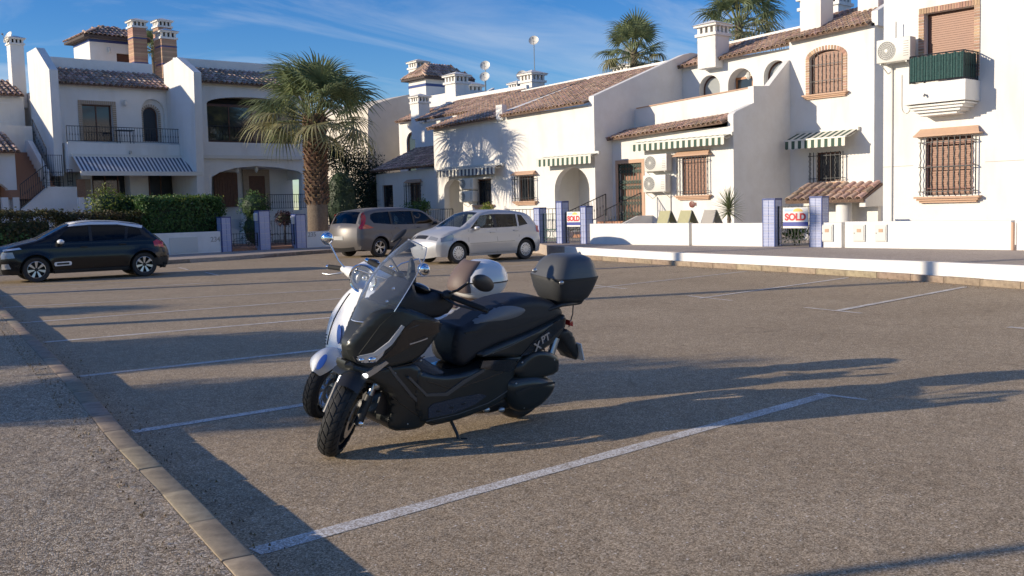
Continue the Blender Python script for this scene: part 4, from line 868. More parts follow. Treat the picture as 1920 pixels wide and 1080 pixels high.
tile_roof(L1, (XA+.12, YA-.3, ez), (XB+.02, YA-.3, ez), (0, 1, .42), 2.4, pitch=.24)
pz = oy(82, 105, 47.7).z; mb = MB(); mb.box(XA, XB, 47.7, 47.9, ez, pz); mb.build('roof_parapet', M['white2'], L1)
for (px, py) in ((232, 192),): p = oy(px, py, YA); lamp(L1, p, (0, -1, 0))
# gable wall facing the sun, with the sloping top seen in the picture
def gable(root, X, Yf, pts, th=.35, m='white', name='party_wall'):
    mb = MB(); P = [ox(px, py, X) for px, py in pts]; mb.slab(lambda a, b, d: (X+d, a, b), [(p.y, p.z) for p in P], [], th); return mb.build(name, M[m], root)
gable(L1, XA-.35, 0, [(104, 330), (92, 130), (67, 89), (50, 99), (60, 230), (66, 330)])
gable(L1, XB-.3, 0, [(371, 395), (363, 135), (331, 107), (306, 122), (313, 250), (320, 395)])
# lower storey with balcony on top
YB = 44.2; zf = oy(235, 269, YB).z; mb = MB()
o1 = ry(172, 330, 245, 400, YB+1.2); mb.slab(mY(YB), rect(XA+.1, XB-.31, 3.55, zf), [], 1.28); mb.box(XA+.1, XB-.31, YB+1.28, YB+1.5, 0, zf-.3)
for (a, b) in ((153, 172), (243, 277), (345, 380)): q = ry(a, 330, b, 400, YB+.6); mb.box(q[0], q[1], YB+.45, YB+1.3, 0, 3.6)
mb.build('lower_storey', M['white'], L1)
for (a, b, st_) in ((172, 244, 0), (278, 344, 1)): q = ry(a, 330, b, 400, YB+1.25); window(L1, mY(YB+1.1), q[0], q[1], 1.4, 3.5, rec=.02, mull=2)
q = ry(345, 330, 378, 400, YB+1.2)
for (a, b) in ((143, 160), (160, 170)): r_ = ry(a, 336, b, 372, YB+.44); mb = MB(); mb.box(r_[0], r_[1], YB+.4, YB+.44, r_[2], r_[3]); mb.build('brick_panel', M['brick' if a == 143 else 'tanstone'], L1)
z0 = zf; railing(L1, (oy(126, 250, YB).x, YB+.08, z0), (oy(344, 250, YB).x, YB+.08, z0), oy(235, 239, YB).z-z0, 44, r=.01)
A_ = oy(135, 292, YB); B_ = oy(350, 296, YB); fz = oy(265, 325, YB-1.6).z
t = thing('awning', (16.5, YB, 4), 'long sloping awning with blue and white stripes above the hedge', 'awning'); 
a0, a1 = A_.x, B_.x+.2; f0, f1 = oy(153, 325, YB-1.6).x, oy(376, 325, YB-1.6).x; n = 62; mb = MB()
for i in range(n):
    u, v = i/n, (i+1)/n; mb.add([(a0+(a1-a0)*u, YB-.06, A_.z), (a0+(a1-a0)*v, YB-.06, A_.z), (f0+(f1-f0)*v, YB-1.6, fz+.06), (f0+(f1-f0)*u, YB-1.6, fz+.06)], [(0, 1, 2, 3)], i % 2)
mb.build('canopy', [M['white2'], M['bluestripe']], t, fixn=False); mb = MB(); mb.box(f0-.05, f1+.05, YB-1.7, YB-1.6, fz-.1, fz+.08); mb.build('front_bar', M['acwhite'], t); mb = MB(); mb.box(a0-.05, a1+.05, YB-.14, YB-.002, A_.z-.06, A_.z+.08); mb.build('roller_case', M['acwhite'], t)
for a, f in ((a0+.2, f0+.2), (a1-.2, f1-.2)): MB().tube([(a, YB-.06, A_.z-.15), ((a+f)/2, YB-.9, (A_.z+fz)/2-.15), (f, YB-1.6, fz)], .02, 6).build('arm', M['acwhite'], t)
sl_ = MB(); p = oy(243, 288, YB); sl_.tube([p, p+Vector((0, -.12, .02))], .03, 6); sl_.lathe([(.05, 0), (.05, .1), (.02, .12)], 10, 0, Matrix.Translation(p+Vector((0, -.12, 0)))); sl_.build('balcony_spotlight', M['steel'], L1)
# chair and small table on the balcony
for px, lab in ((243, 'dark chair at the left end of the balcony'),): pass
bt = thing('balcony_table', tuple(oy(235, 262, 44.9))[:2]+(zf,), 'small table standing on the long balcony by the glass door', 'table', shift=False); MB().box(-.35, .35, -.25, .25, .6, .64).build('table_top', M['iron'], bt)
for a in (-.3, .3): 
    for b in (-.2, .2): MB().tube([(a, b, 0), (a, b, .6)], .015, 5).build('leg', M['iron'], bt)
# chimneys and tower on the roof
def chim_px(root, pxl, pxr, pyt, pyb, Y, **k):
    a, b = oy(pxl, (pyt+pyb)/2, Y), oy(pxr, (pyt+pyb)/2, Y); w = (b.x-a.x)*.82; return chimney(root, a.x, a.x+w, Y, Y+w, oy(pxl, pyb, Y).z-.8, oy((pxl+pxr)/2, pyt, Y).z, **k)
chim_px(L1, 250, 281, 33, 122, 48.6, brick=True, bands=True); chim_px(L1, 298, 328, 33, 120, 49.5, brick=True, bands=True); chim_px(L1, 303, 337, 52, 115, 47.95, brick=True, bands=True)
YT = 50.5; q0 = oy(168, 85, YT); q1 = oy(250, 95, YT); zt = oy(205, 70, YT).z; zb_ = 8; ybk = ox(138, 90, q0.x).y; mb = MB(); tl = ry(219, 101, 252, 120, YT)
mb.slab(mY(YT), rect(q0.x, q1.x+.4, zb_, zt), [rect(tl[0], tl[1], tl[2]-.3, tl[3])], .2); mb.box(q0.x, q1.x+.4, YT+.2, ybk, zb_, zt-.02); tw = mb.build('tower', M['white'], L1)
zs = oy(205, 78, YT).z; mb = MB(); mb.box(q0.x-.015, q1.x+.415, YT-.015, ybk+.015, zs-.07, zs+.07); mb.build('blue_band', M['bluetile'], tw); mb = MB(); mb.box(tl[0], tl[1], YT+.15, YT+.19, tl[2]-.3, tl[3]); mb.build('dark_opening', M['wood'], tw)
hip(L1, q0.x, q1.x+.4, YT, ybk, zt, .75); lamp(L1, oy(203, 93, YT), (0, -1, 0))

L2 = house('shaded white house behind the palm with glazed arched balcony and arched porch', (21.5, 45, .1))
XR = oy(577, 300, YC).x; ez = oy(430, 157, YC-.3).z; ga = ry(389, 187, 560, 268, YC); pa = ry(397, 312, 566, 395, YC)
mb = MB(); up_open = arch(ga[0], ga[1], ga[2], ga[3]+.1, .38); low_open = [(oy(x, y, YC).x, oy(x, y, YC).z) for x, y in ((470, 440), (430, 425), (397, 375), (397, 332), (412, 323), (440, 315), (480, 311), (520, 314), (560, 321), (566, 326), (566, 440))]
mb.slab(mY(YC), [(XB, -.1), (XR, -.1), (XR, ez+.02), (XB, ez+.02)], [up_open, low_open[::-1]], .3); mb.box(XB+.3, XR, YC+1.6, 52, 0, ez-.1); mb.box(XR-.3, XR, YC+.3, YC+1.6, 3.2, ez-.1); mb.box(XB+.301, XR-.3, YC+.3, YC+1.6, 3.75, ga[2]); mb.box(XB+.301, XR-.3, YC+.3, YC+1.59, ga[3]+.1, ez-.15); mb.build('wall', M['white'], L2)
window(L2, mY(YC+.25), ga[0]+.02, ga[1]-.02, ga[2]+.02, ga[3]-.3, rec=.02, fr=.06, mull=3); mb = MB(); mb.slab(mY(YC+.6), rect(ga[0], ga[1], ga[2], ga[3]), [], .02); mb.build('window_backing', M['dark'], L2)  # near-black sheet added behind the glazing, painting the dark of the room
railing(L2, (ga[0], YC+.06, ga[2]), (ga[1], YC+.06, ga[2]), .75, 30, r=.008); z_ = ry(389, 192, 445, 197, YC); MB().box(ga[0]-.05, ga[1], YC+.31, YC+.36, ga[3]-.36, ga[3]-.24).build('shutter_box', M['wood'], L2)
tile_roof(L2, (XB+.05, YC-.3, ez+.02), (XR+.1, YC-.3, ez+.02), (0, 1, .42), 2.3, pitch=.24, ); pz = oy(345, 109, YC+2.0).z; mb = MB(); mb.slab(mY(YC+2), [(XB, ez), (XR, ez), (XR, pz+.05), (XB, pz)], [], .2); mb.build('roof_parapet', M['white2'], L2)
d1 = ry(402, 323, 446, 388, YC+1.3); mb = MB(); mb.box(d1[0], d1[1], YC+1.3, YC+1.36, d1[2], d1[3]); do = mb.build('door', M['wood'], L2)
for i in range(9): a = d1[0]+(d1[1]-d1[0])*i/9; link('plank', MB().box(a+.01, a+(d1[1]-d1[0])/9-.01, YC+1.28, YC+1.3, d1[2], d1[3]).mesh('plank', M['wood']), do)
d2 = ry(467, 330, 497, 400, YC+1.55); fr = MB(); fr.slab(mY(YC+1.5), rect(d2[0]-.3, d2[1]+.25, 1.0, d2[3]+.3), [rect(d2[0], d2[1], 1.0, d2[3])], .08); fr.build('door_surround', M['tanstone'], L2); mb = MB(); mb.box(d2[0], d2[1], YC+1.55, YC+1.59, 1.0, d2[3]); mb.build('door', M['wood'], L2)
p0 = oy(503, 394, YC-.4); p1 = oy(577, 394, YC-.4); railing(L2, (p0.x, YC-.4, p0.z), (p1.x, YC-.4, p0.z), .72, 18, r=.01); mb = MB(); mb.box(p0.x-1.2, p1.x+.3, YC-.5, YC-.002, 0, p0.z-.02); mb.build('porch_terrace', M['white2'], L2); mb = MB(); mb.box(XB+.3, XR-.3, YC+.3, YC+1.6, 0, 1.3); mb.build('porch_terrace', M['white2'], L2)
mb = MB(); a = oy(380, 293, YC); b = oy(565, 298, YC); mb.box(a.x, b.x, YC-.14, YC-.002, a.z-.1, a.z+.06); mb.build('awning_case', M['acwhite'], L2)
for px, py in ((443, 318), (478, 316)): lamp(L2, oy(px, py, YC+.4), (0, -1, 0), 'porch_lamp')

L3 = house('shaded white house at the left edge with outside stairs and tiled porch', (10, 50, .1))
mb = MB(); mb.box(4, XA-.36, YZ, 55, 0, oy(20, 180, YZ).z); w_ = ry(-30, 191, 22, 229, YZ); mb.build('wall', M['white'], L3); mb = MB(); mb.slab(mY(YZ-.01), rect(w_[0], w_[1], w_[2], w_[3]), [rect(w_[0]+.05, w_[1]-.05, w_[2]+.05, w_[3]-.05)], .02); mb.build('wall_recess', M['white2'], L3)
ez = oy(20, 178, YZ-.3).z; tile_roof(L3, (4, YZ-.3, ez), (XA-.4, YZ-.3, ez), (0, 1, .42), 2.2, pitch=.24); chim_px(L3, 21, 52, 66, 168, 49.2)
mb = MB(); q = ry(-40, 235, 63, 330, 47.0); mb.box(4, q[1], 47, YZ, 0, q[3]); mb.build('terrace_block', M['white'], L3)
q = ry(-60, 310, 32, 400, 44.5); mb = MB(); mb.slab(mY(44.5), rect(4, q[1], 0, oy(10, 283, 44.5).z), [arch(6, oy(17, 350, 44.5).x, .2, oy(0, 325, 44.5).z, .8)], .4); mb.build('porch_wall', M['white'], L3); mb = MB(); mb.box(4, q[1]-.5, 45.6, 46, 0, 3.5); mb.build('porch_back', M['brick'], L3)
z = oy(20, 285, 44.3).z; tile_roof(L3, (4, 44.2, z), (q[1]+.15, 44.2, z), (0, 1, .42), 2.4, pitch=.24)
for px0, px1 in ((6, 17), (26, 38)): a = ry(px0, 370, px1, 420, 43.9); mb = MB(); mb.box(a[0], a[1], 43.9, 44.2, 0, a[3]); mb.build('white_post', M['white2'], L3)
st = thing('outside_stairs', (12.3, 44, .1), 'white outside staircase with dark railings beside the shaded balcony house', 'stairs')
mb = MB(); P = [oy(x, y, 43.6) for x, y in ((42, 430), (42, 392), (90, 350), (144, 350), (148, 430))]; mb.slab(mY(43.6), [(p.x, p.z) for p in P], [], .2); mb.build('stair_wall', M['white2'], st)
mb = MB()
for i in range(12): mb.box(11.2+i*.02, 13.1, 44.0+i*.28, 47.4, 2.6+i*.19-.19, 2.6+i*.19)
mb.build('steps', M['terra'], st)
a = oy(40, 388, 43.5); b = oy(88, 353, 43.5); railing(st, (a.x, 43.5, a.z-.05), (b.x, 43.5, b.z), .95, 12)
a = oy(82, 350, 43.6); b = oy(119, 350, 43.6); g_ = gate('tall dark metal gate at the top of the white outside stairs', (a.x, 43.6), (b.x, 43.6), a.z, oy(100, 290, 43.6).z, 9)
a = oy(128, 348, 43.6); b = oy(137, 348, 43.6); gate('narrow dark iron panel beside the tall stair gate', (a.x, 43.62), (b.x, 43.62), a.z, oy(132, 317, 43.6).z, 2)
a = oy(62, 305, 46.9); b = oy(78, 335, 45.5); railing(st, (a.x, 46.6, oy(62, 262, 46.6).z), (b.x, 44.6, oy(78, 318, 44.6).z), .9, 10); mb = MB(); mb.slab(lambda u, v, d: (oy(62, 300, 46).x+d, u, v), [(44.5, 0), (47, 0), (47, 5.0), (46.6, 5.0), (44.5, 3.6)], [], .2); mb.build('stair_side_wall', M['white'], st)
for px0, px1 in ((149, 159), (166, 173)): a = ry(px0, 370, px1, 420, 42.6); t_ = thing('garden_post', ((a[0]+a[1])/2, 42.7, .1), 'white garden post %s the shaded hedge corner' % ('left at' if px0 == 149 else 'right at'), 'post', 'white garden posts'); mb = MB(); mb.box(a[0], a[1], 42.6, 42.8, .1, a[3]); mb.build('post', M['white2'], t_)

# left garden walls, pillars, gates with house numbers
def lwall(label, pxa, pxb, pyt, num=None, npx=None):
    xa, xb = lx(pxa), lx(pxb); zt = oy((pxa+pxb)/2, pyt, YW).z; t = thing('garden_wall', ((xa+xb)/2, YW, .12), label, 'garden wall', 'shaded garden walls under the hedge'); mb = MB(); mb.bbox(xa, xb, YW, YW+.2, 0, zt, .01); mb.build('wall', M['white2'], t)
    if num: P = oy(npx, (pyt+12), YW); put_text(num, .26, (P.x, YW-.003, oy(npx, pyt+9, YW).z), (1, 0, 0), (0, 0, 1), M['greycloth'], t, 'house_number', bold=.004)
    return t
t = lwall('shaded white garden wall numbered 234 behind the black car', 60, 414, 440, '234', 404); a = ry(318, 445, 371, 474, YW); mb = MB(); mb.bbox(a[0], a[1], YW-.02, YW+.01, a[2], a[3], .005); mb.build('meter_door', M['plastic'], t)
lwall('shaded white garden wall numbered 235 between tiled pillar and grey minivan', 575, 760, 431, '235', 585)
zp = .12
for (pa_, pb_, pt, lab) in ((415, 434, 407, 'blue tiled pillar beside the wall numbered 234'), (486, 507, 395, 'tallest blue tiled pillar between the two shaded gates'), (555, 574, 402, 'blue tiled pillar beside the wall numbered 235')):
    pillar(lab, lx(pa_), lx(pb_), YW-.04, YW+.35, zp, oy((pa_+pb_)/2, pt, YW-.04).z, 'yx', gl, tz=.22)
gate('low shaded gate left of the tallest blue pillar', (lx(435), YW+.1), (lx(485), YW+.1), zp+.15, oy(460, 437, YW).z, 9); gate('taller ornate shaded gate between two blue pillars', (lx(508), YW+.1), (lx(554), YW+.1), zp+.15, oy(530, 413, YW).z, 9)
for a, b in ((435, 485), (508, 554)): pass
fp = thing('garden_floor', (18, 40, .1), None, None); fp['kind'] = 'structure'; MB().box(4, 26, YW+.2, YC-.5, .02, .2).build('paving', M['terra'], fp)
wl_ = thing('pillar_lantern', (lx(484), YW+.1, oy(484, 402, YW).z), 'white lantern box on the side of the tallest blue pillar', 'lantern', shift=False); MB().bbox(-.08, .06, -.06, .06, -.25, .05, .01).build('lantern_body', M['white2'], wl_); MB().box(-.07, .05, -.065, -.06, -.22, .02).build('lantern_pane', M['plastic'], wl_)
wl_ = thing('pillar_lantern', (lx(553), YW+.1, oy(553, 408, YW).z), 'white lantern box on the side of the blue pillar numbered 235 side', 'lantern', shift=False); MB().bbox(-.08, .06, -.06, .06, -.25, .05, .01).build('lantern_body', M['white2'], wl_); MB().box(-.07, .05, -.065, -.06, -.22, .02).build('lantern_pane', M['plastic'], wl_)

# ================================================================== vegetation
def leafmat(name, a, b, sss=.25):
    m = mat(name, a, .6, c2=b, ns=3, island=.3); nt = m.node_tree; p = nt.nodes['Principled BSDF']
    o = nt.nodes['Material Output']; t = nt.nodes.new('ShaderNodeBsdfTranslucent'); x = nt.nodes.new('ShaderNodeMixShader'); x.inputs[0].default_value = sss
    src = p.inputs['Base Color'].links[0].from_socket; nt.links.new(src, t.inputs[0]); nt.links.new(p.outputs[0], x.inputs[1]); nt.links.new(t.outputs[0], x.inputs[2]); nt.links.new(x.outputs[0], o.inputs[0]); return m
M['hedge'] = leafmat('hedge_leaf', (.05, .11, .025), (.1, .19, .045)); M['yleaf'] = leafmat('yellow_green_leaf', (.12, .17, .025), (.2, .24, .04)); M['redleaf'] = leafmat('reddish_leaf', (.09, .06, .025), (.05, .075, .02))
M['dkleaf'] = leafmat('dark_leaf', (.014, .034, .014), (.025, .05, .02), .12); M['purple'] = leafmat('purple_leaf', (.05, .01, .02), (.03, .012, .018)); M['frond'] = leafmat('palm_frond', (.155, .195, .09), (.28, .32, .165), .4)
M['frondold'] = leafmat('old_palm_frond', (.36, .32, .17), (.24, .25, .12), .4); M['bark'] = mat('palm_bark', (.13, .1, .075), .95, c2=(.2, .16, .12), ns=12, bump=1, bs=25); M['boot'] = mat('palm_leaf_base', (.24, .155, .095), .9, c2=(.13, .08, .05), ns=10, island=.35, bump=.5)
M['petiole'] = mat('petiole', (.17, .17, .06), .6); M['branch'] = mat('branch_bark', (.12, .09, .065), .95, c2=(.07, .05, .04), ns=9, bump=.5)
def leafcloud(name, blobs, n, size, m, parent, seed=1, aspect=1.6, shell=.55, kind='stuff', box=False):
    """many small leaves spread through ellipsoid (or rounded box) volumes; blobs: (cx,cy,cz,rx,ry,rz)"""
    rg = np.random.RandomState(seed); B = np.array(blobs, float); vol = (B[:, 3]*B[:, 4]+B[:, 4]*B[:, 5]+B[:, 3]*B[:, 5]); idx = rg.choice(len(B), n, p=vol/vol.sum()); b = B[idx]
    if box:
        d = rg.uniform(-1, 1, (n, 3)); ax = rg.randint(0, 3, n); sg = rg.choice([-1, 1], n); d[np.arange(n), ax] = sg*(1-np.abs(rg.normal(0, .07, n))); nrm = d.copy(); nrm /= np.linalg.norm(nrm, axis=1)[:, None]
        lump = 1+.05*np.sin(d[:, 0:1]*9+b[:, 0:1])*np.cos(d[:, 2:3]*7)
    else:
        d = rg.normal(size=(n, 3)); d /= np.linalg.norm(d, axis=1)[:, None]; nrm = d.copy(); rr = np.where(rg.rand(n) < shell, rg.uniform(.82, 1.06, n), rg.uniform(.2, 1, n)); 
        lump = (1+.13*np.sin(d[:, 0:1]*7+b[:, 0:1]*3)+.1*np.sin(d[:, 2:3]*9+b[:, 1:2]*5+d[:, 1:2]*6)); d = d*rr[:, None]
    c = b[:, :3]+d*b[:, 3:]*lump + rg.normal(0, size*.6, (n, 3))
    nn = nrm*.9+rg.normal(0, .65, (n, 3)); nn /= np.linalg.norm(nn, axis=1)[:, None]
    t = np.cross(nn, rg.normal(size=(n, 3))); t /= np.linalg.norm(t, axis=1)[:, None]; s = np.cross(nn, t)
    L = (size*rg.uniform(.6, 1.3, n))[:, None]; w = L/aspect/1.2
    V = np.stack([c-t*L*.5, c+s*w*.5+nn*L*.08, c+t*L*.5, c-s*w*.5+nn*L*.08], 1).reshape(-1, 3)
    me = bpy.data.meshes.new(name); me.vertices.add(n*4); me.vertices.foreach_set('co', V.ravel()); me.loops.add(n*4); me.loops.foreach_set('vertex_index', np.arange(n*4)); me.polygons.add(n); me.polygons.foreach_set('loop_start', np.arange(n)*4); me.polygons.foreach_set('loop_total', np.full(n, 4)); me.update(calc_edges=True)
    me.materials.append(m); return link(name, me, parent, kind=kind)
def core(parent, blobs, k=.8, box=False, m='dkleaf'):  # solid dark core added inside the leaves to block the view through
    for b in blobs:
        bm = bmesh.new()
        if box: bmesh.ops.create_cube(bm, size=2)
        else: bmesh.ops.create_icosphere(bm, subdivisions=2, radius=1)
        mb = MB(); mb.bm(bm, 0, Matrix.Translation(b[:3]) @ Matrix.Diagonal((b[3]*k, b[4]*k, b[5]*k, 1))); mb.build('dark_core', M[m], parent)
def bush(name, label, cat, base, blobs, n, size, m='hedge', group=None, box=False, k=.8, trunk=.04, seed=1, aspect=1.6):
    t = thing(name, base, label, cat, group); leafcloud('foliage', blobs, n, size, M[m], t, seed, aspect, box=box)
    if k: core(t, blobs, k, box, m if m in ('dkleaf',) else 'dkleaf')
    mb = MB(); b = Vector(base); c = Vector(blobs[0][:3]); mb.tube([b+Vector((0, 0, -.1)), (b+c)/2, c], [trunk*1.2, trunk, trunk*.6], 6); mb.build('trunk', M['branch'], t); return t
def bxY(px0, px1, py0, py1, Y): a, b, c, d = ry(px0, py0, px1, py1, Y); return a, b, c, d
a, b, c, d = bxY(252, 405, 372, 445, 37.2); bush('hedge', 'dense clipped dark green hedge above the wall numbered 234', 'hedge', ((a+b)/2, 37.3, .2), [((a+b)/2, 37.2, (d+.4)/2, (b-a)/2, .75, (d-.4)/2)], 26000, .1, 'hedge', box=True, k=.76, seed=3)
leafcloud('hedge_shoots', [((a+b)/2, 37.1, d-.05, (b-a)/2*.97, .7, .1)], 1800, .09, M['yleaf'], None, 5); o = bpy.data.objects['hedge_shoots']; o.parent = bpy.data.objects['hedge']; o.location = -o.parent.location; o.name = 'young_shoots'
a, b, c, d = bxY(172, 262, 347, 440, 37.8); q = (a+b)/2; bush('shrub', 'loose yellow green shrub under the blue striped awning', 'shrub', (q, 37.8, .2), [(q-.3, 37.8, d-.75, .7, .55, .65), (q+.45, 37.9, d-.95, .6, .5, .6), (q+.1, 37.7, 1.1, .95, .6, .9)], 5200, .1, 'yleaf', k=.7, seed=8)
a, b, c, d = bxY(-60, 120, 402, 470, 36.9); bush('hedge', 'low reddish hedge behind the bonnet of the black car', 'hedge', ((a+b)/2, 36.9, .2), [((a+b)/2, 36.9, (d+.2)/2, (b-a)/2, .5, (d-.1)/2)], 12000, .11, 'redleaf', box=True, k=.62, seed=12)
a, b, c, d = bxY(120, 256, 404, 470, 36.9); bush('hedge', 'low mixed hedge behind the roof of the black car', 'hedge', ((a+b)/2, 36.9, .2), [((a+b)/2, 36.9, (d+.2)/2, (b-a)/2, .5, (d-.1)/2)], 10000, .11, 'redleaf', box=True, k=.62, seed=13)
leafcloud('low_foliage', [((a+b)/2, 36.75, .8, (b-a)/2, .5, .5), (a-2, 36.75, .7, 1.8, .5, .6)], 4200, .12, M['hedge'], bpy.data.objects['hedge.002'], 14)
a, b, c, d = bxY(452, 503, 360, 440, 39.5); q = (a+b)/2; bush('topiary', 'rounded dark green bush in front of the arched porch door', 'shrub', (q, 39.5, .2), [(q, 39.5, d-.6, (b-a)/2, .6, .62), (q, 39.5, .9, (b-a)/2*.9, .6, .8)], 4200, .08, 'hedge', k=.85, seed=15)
p = oy(533, 405, 38.5); bush('shrub', 'small dark purple shrub behind the ornate shaded gate', 'shrub', (p.x, 38.5, .2), [(p.x, 38.5, p.z-.1, .38, .35, .3)], 1200, .08, 'purple', seed=16)
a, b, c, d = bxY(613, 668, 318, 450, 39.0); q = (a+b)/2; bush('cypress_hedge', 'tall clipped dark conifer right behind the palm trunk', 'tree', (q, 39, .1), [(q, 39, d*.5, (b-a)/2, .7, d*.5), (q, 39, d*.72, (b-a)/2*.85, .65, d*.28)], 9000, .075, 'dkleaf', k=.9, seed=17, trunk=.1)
p = oy(640, 330, 44); 
def tree(label, base, blobs, n, size, m, seed, group=None, name='tree'):
    t = thing(name, base, label, 'tree', group); leafcloud('crown', blobs, n, size, M[m], t, seed); b = Vector(base); mb = MB(); top = Vector(blobs[0][:3]); mb.tube([b+Vector((0, 0, -.2)), b+(top-b)*.5+Vector((.08, .05, 0)), top], [.14, .1, .05], 8); tr = mb.build('trunk', M['branch'], t)
    for k, q in enumerate(blobs[1:]): MB().tube([b+(top-b)*.45, (b+(top-b)*.55+Vector(q[:3]))/2, q[:3]], [.06, .045, .02], 6).build('limb', M['branch'], t)
    return t
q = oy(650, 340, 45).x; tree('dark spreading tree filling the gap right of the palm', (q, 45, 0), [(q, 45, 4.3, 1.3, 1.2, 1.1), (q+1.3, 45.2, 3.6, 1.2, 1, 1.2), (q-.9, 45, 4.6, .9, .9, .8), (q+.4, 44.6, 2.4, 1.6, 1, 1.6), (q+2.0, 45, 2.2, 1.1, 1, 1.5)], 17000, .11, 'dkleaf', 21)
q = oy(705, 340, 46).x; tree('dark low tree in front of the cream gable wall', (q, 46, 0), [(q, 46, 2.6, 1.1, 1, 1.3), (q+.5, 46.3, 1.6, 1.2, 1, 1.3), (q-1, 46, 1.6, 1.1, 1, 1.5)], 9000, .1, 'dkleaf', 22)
p = oy(690, 188, 60); tree('distant treetop just showing left of the cream gable', (p.x, 60, 0), [(p.x, 60, p.z-.6, .7, .7, .6)], 900, .14, 'dkleaf', 23)
p = ox(782, 392, 27.0); bush('shrub', 'loose green shrub beside the shaded annex window, above the grey minivan', 'shrub', (27, p.y, .2), [(27, p.y, p.z-.1, .55, .75, .5), (27, p.y+.5, p.z-.25, .5, .6, .4), (27.1, p.y-.5, p.z+.15, .2, .25, .3)], 2600, .1, 'hedge', k=.6, seed=24)
p = ox(913, 392, 27.2); bush('shrub', 'small bright yellow green plant on the terrace of the long house', 'plant', (27.2, p.y, .6), [(27.2, p.y, p.z, .2, .25, .24)], 500, .09, 'yleaf', k=.4, seed=25, trunk=.02)
p = ox(855, 440, 24.0)

def palm(name, label, base, h, crown, rt=.4, nfr=62, seed=3, group=None, skirt=.9, boots=True, spread=1.0, lean=(0, 0), cat='palm tree'):
    """fan palm: tapered trunk, old leaf bases, fan-shaped fronds each its own object"""
    t = thing(name, base, label, cat, group, shift=False); rg = random.Random(seed); lx_, ly_ = lean
    def ax(z): return Vector((lx_*z/h, ly_*z/h, z))
    zb = h*skirt if boots else 0; mb = MB(); N = 14
    mb.tube([ax(h*i/N)-Vector((0, 0, .15 if i == 0 else 0)) for i in range(N+1)], [rt*(1.12 if i == 0 else (.98-.1*i/N)) for i in range(N+1)], 16); mb.build('trunk', M['bark'], t, smooth=60)
    if boots:
        b = MB(); z0 = h*(1-skirt); rows = int((h-z0)/.13)
        for j in range(rows):
            z = z0+(h-z0)*j/rows; k = 13
            for i in range(k):
                w = 2*math.pi*(i+.5*(j % 2)+rg.uniform(-.12, .12))/k; c = ax(z); d = Vector((math.cos(w), math.sin(w), 0)); s = Vector((-d.y, d.x, 0)); r = rt*.93; hh = rg.uniform(.12, .19); o = rg.uniform(.07, .17)
                A = c+d*r; b.add([A-s*.085, A+s*.085, A+s*.055+d*o+Vector((0, 0, hh)), A-s*.055+d*o+Vector((0, 0, hh)), A-s*.05+Vector((0, 0, hh*1.25)), A+s*.05+Vector((0, 0, hh*1.25)), A+d*.02-Vector((0, 0, .03))], [(0, 1, 2, 3), (3, 2, 5, 4), (0, 3, 4), (1, 5, 2), (0, 6, 1)])
        b.build('leaf_bases', M['boot'], t, kind='stuff')
    # frond meshes
    mes = []
    for v in range(6):
        Rf = crown*rg.uniform(.40, .46); Lp = crown*rg.uniform(.5, .58)-.1; mb = MB(); droop = rg.uniform(.25, .5)*(1 if v < 3 else 1.7); nseg = 28
        pet = [Vector((Lp*u, 0, .12*crown*.3*math.sin(u*1.6))) for u in (0, .35, .7, 1)]
        mb.tube(pet, [.035, .026, .02, .016], 5, 1); hub = pet[-1]
        for i in range(nseg):
            th = R(-128+256*i/(nseg-1)); L = Rf*(.72+.3*math.cos(th*.62))*rg.uniform(.93, 1.05); d = Vector((math.cos(th), math.sin(th), 0)); s = Vector((-d.y, d.x, 0)); wv = .03+.01*crown/3; fold = .014*(1 if i % 2 else -1); sgd = []
            tw = rg.uniform(-.3, .3); dr = droop*rg.uniform(.7, 1.35)
            for q_, (u, wf) in enumerate(((0.0, .25), (.4, 1.0), (.7, .62), (.88, .3), (1.0, .04))):
                z = -dr*Rf*max(0, u-.35)**2*2.2+ .05*Rf*u*math.cos(th)
                p = hub+d*(L*u*(1-.16*max(0, u-.5)*dr*2))+Vector((0, 0, z+fold*(1-u))); sv = (s+Vector((0, 0, tw*u))).normalized()*wv*wf; sgd += [p-sv, p+sv]
            mb.add(sgd, [(2*k, 2*k+1, 2*k+3, 2*k+2) for k in range(4)], 0)
        mes.append(mb)
    meshes = [m_.mesh('frond', [M['frond'] if k < 4 else M['frondold'], M['petiole']], fixn=False) for k, m_ in enumerate(mes+mes[3:5])]
    top = ax(h)
    for i in range(nfr):
        f = i/(nfr-1); el = R(88-112*f**1.05+rg.uniform(-8, 8)); az = i*2.39996+rg.uniform(-.2, .2)
        me = meshes[rg.choice((0, 1, 2, 3))] if f < .75 else meshes[rg.choice((3, 4, 5, 6, 7))]
        o = link('frond', me, t); dirv = Vector((math.cos(az)*math.cos(el), math.sin(az)*math.cos(el), math.sin(el)))
        side = Vector((-math.sin(az), math.cos(az), 0)); upv = dirv.cross(side); 
        if upv.z < 0 and el < math.pi/2: upv = -upv; side = -side
        rm = Matrix((dirv, upv.cross(dirv), upv)).transposed(); o.rotation_euler = (rm @ Matrix.Rotation(rg.uniform(-.5, .5), 3, 'X')).to_euler()
        sc_ = spread*rg.uniform(.86, 1.06)*(.82 if f < .12 else 1); o.scale = (sc_,)*3; o.location = top+Vector((math.cos(az)*rt*.5, math.sin(az)*rt*.5, -.35*f-.0))
    return t
PB = oy(597, 440, 37.4); PT = oy(589, 216, 37.4)
palm('fan_palm', 'big fan palm with thick shaggy trunk between the shaded houses and the grey minivan', (PB.x, 37.4, .1), PT.z-.1, 3.15, rt=.46, nfr=50, seed=5, skirt=.68, spread=1.08, lean=(PT.x-PB.x, 0))
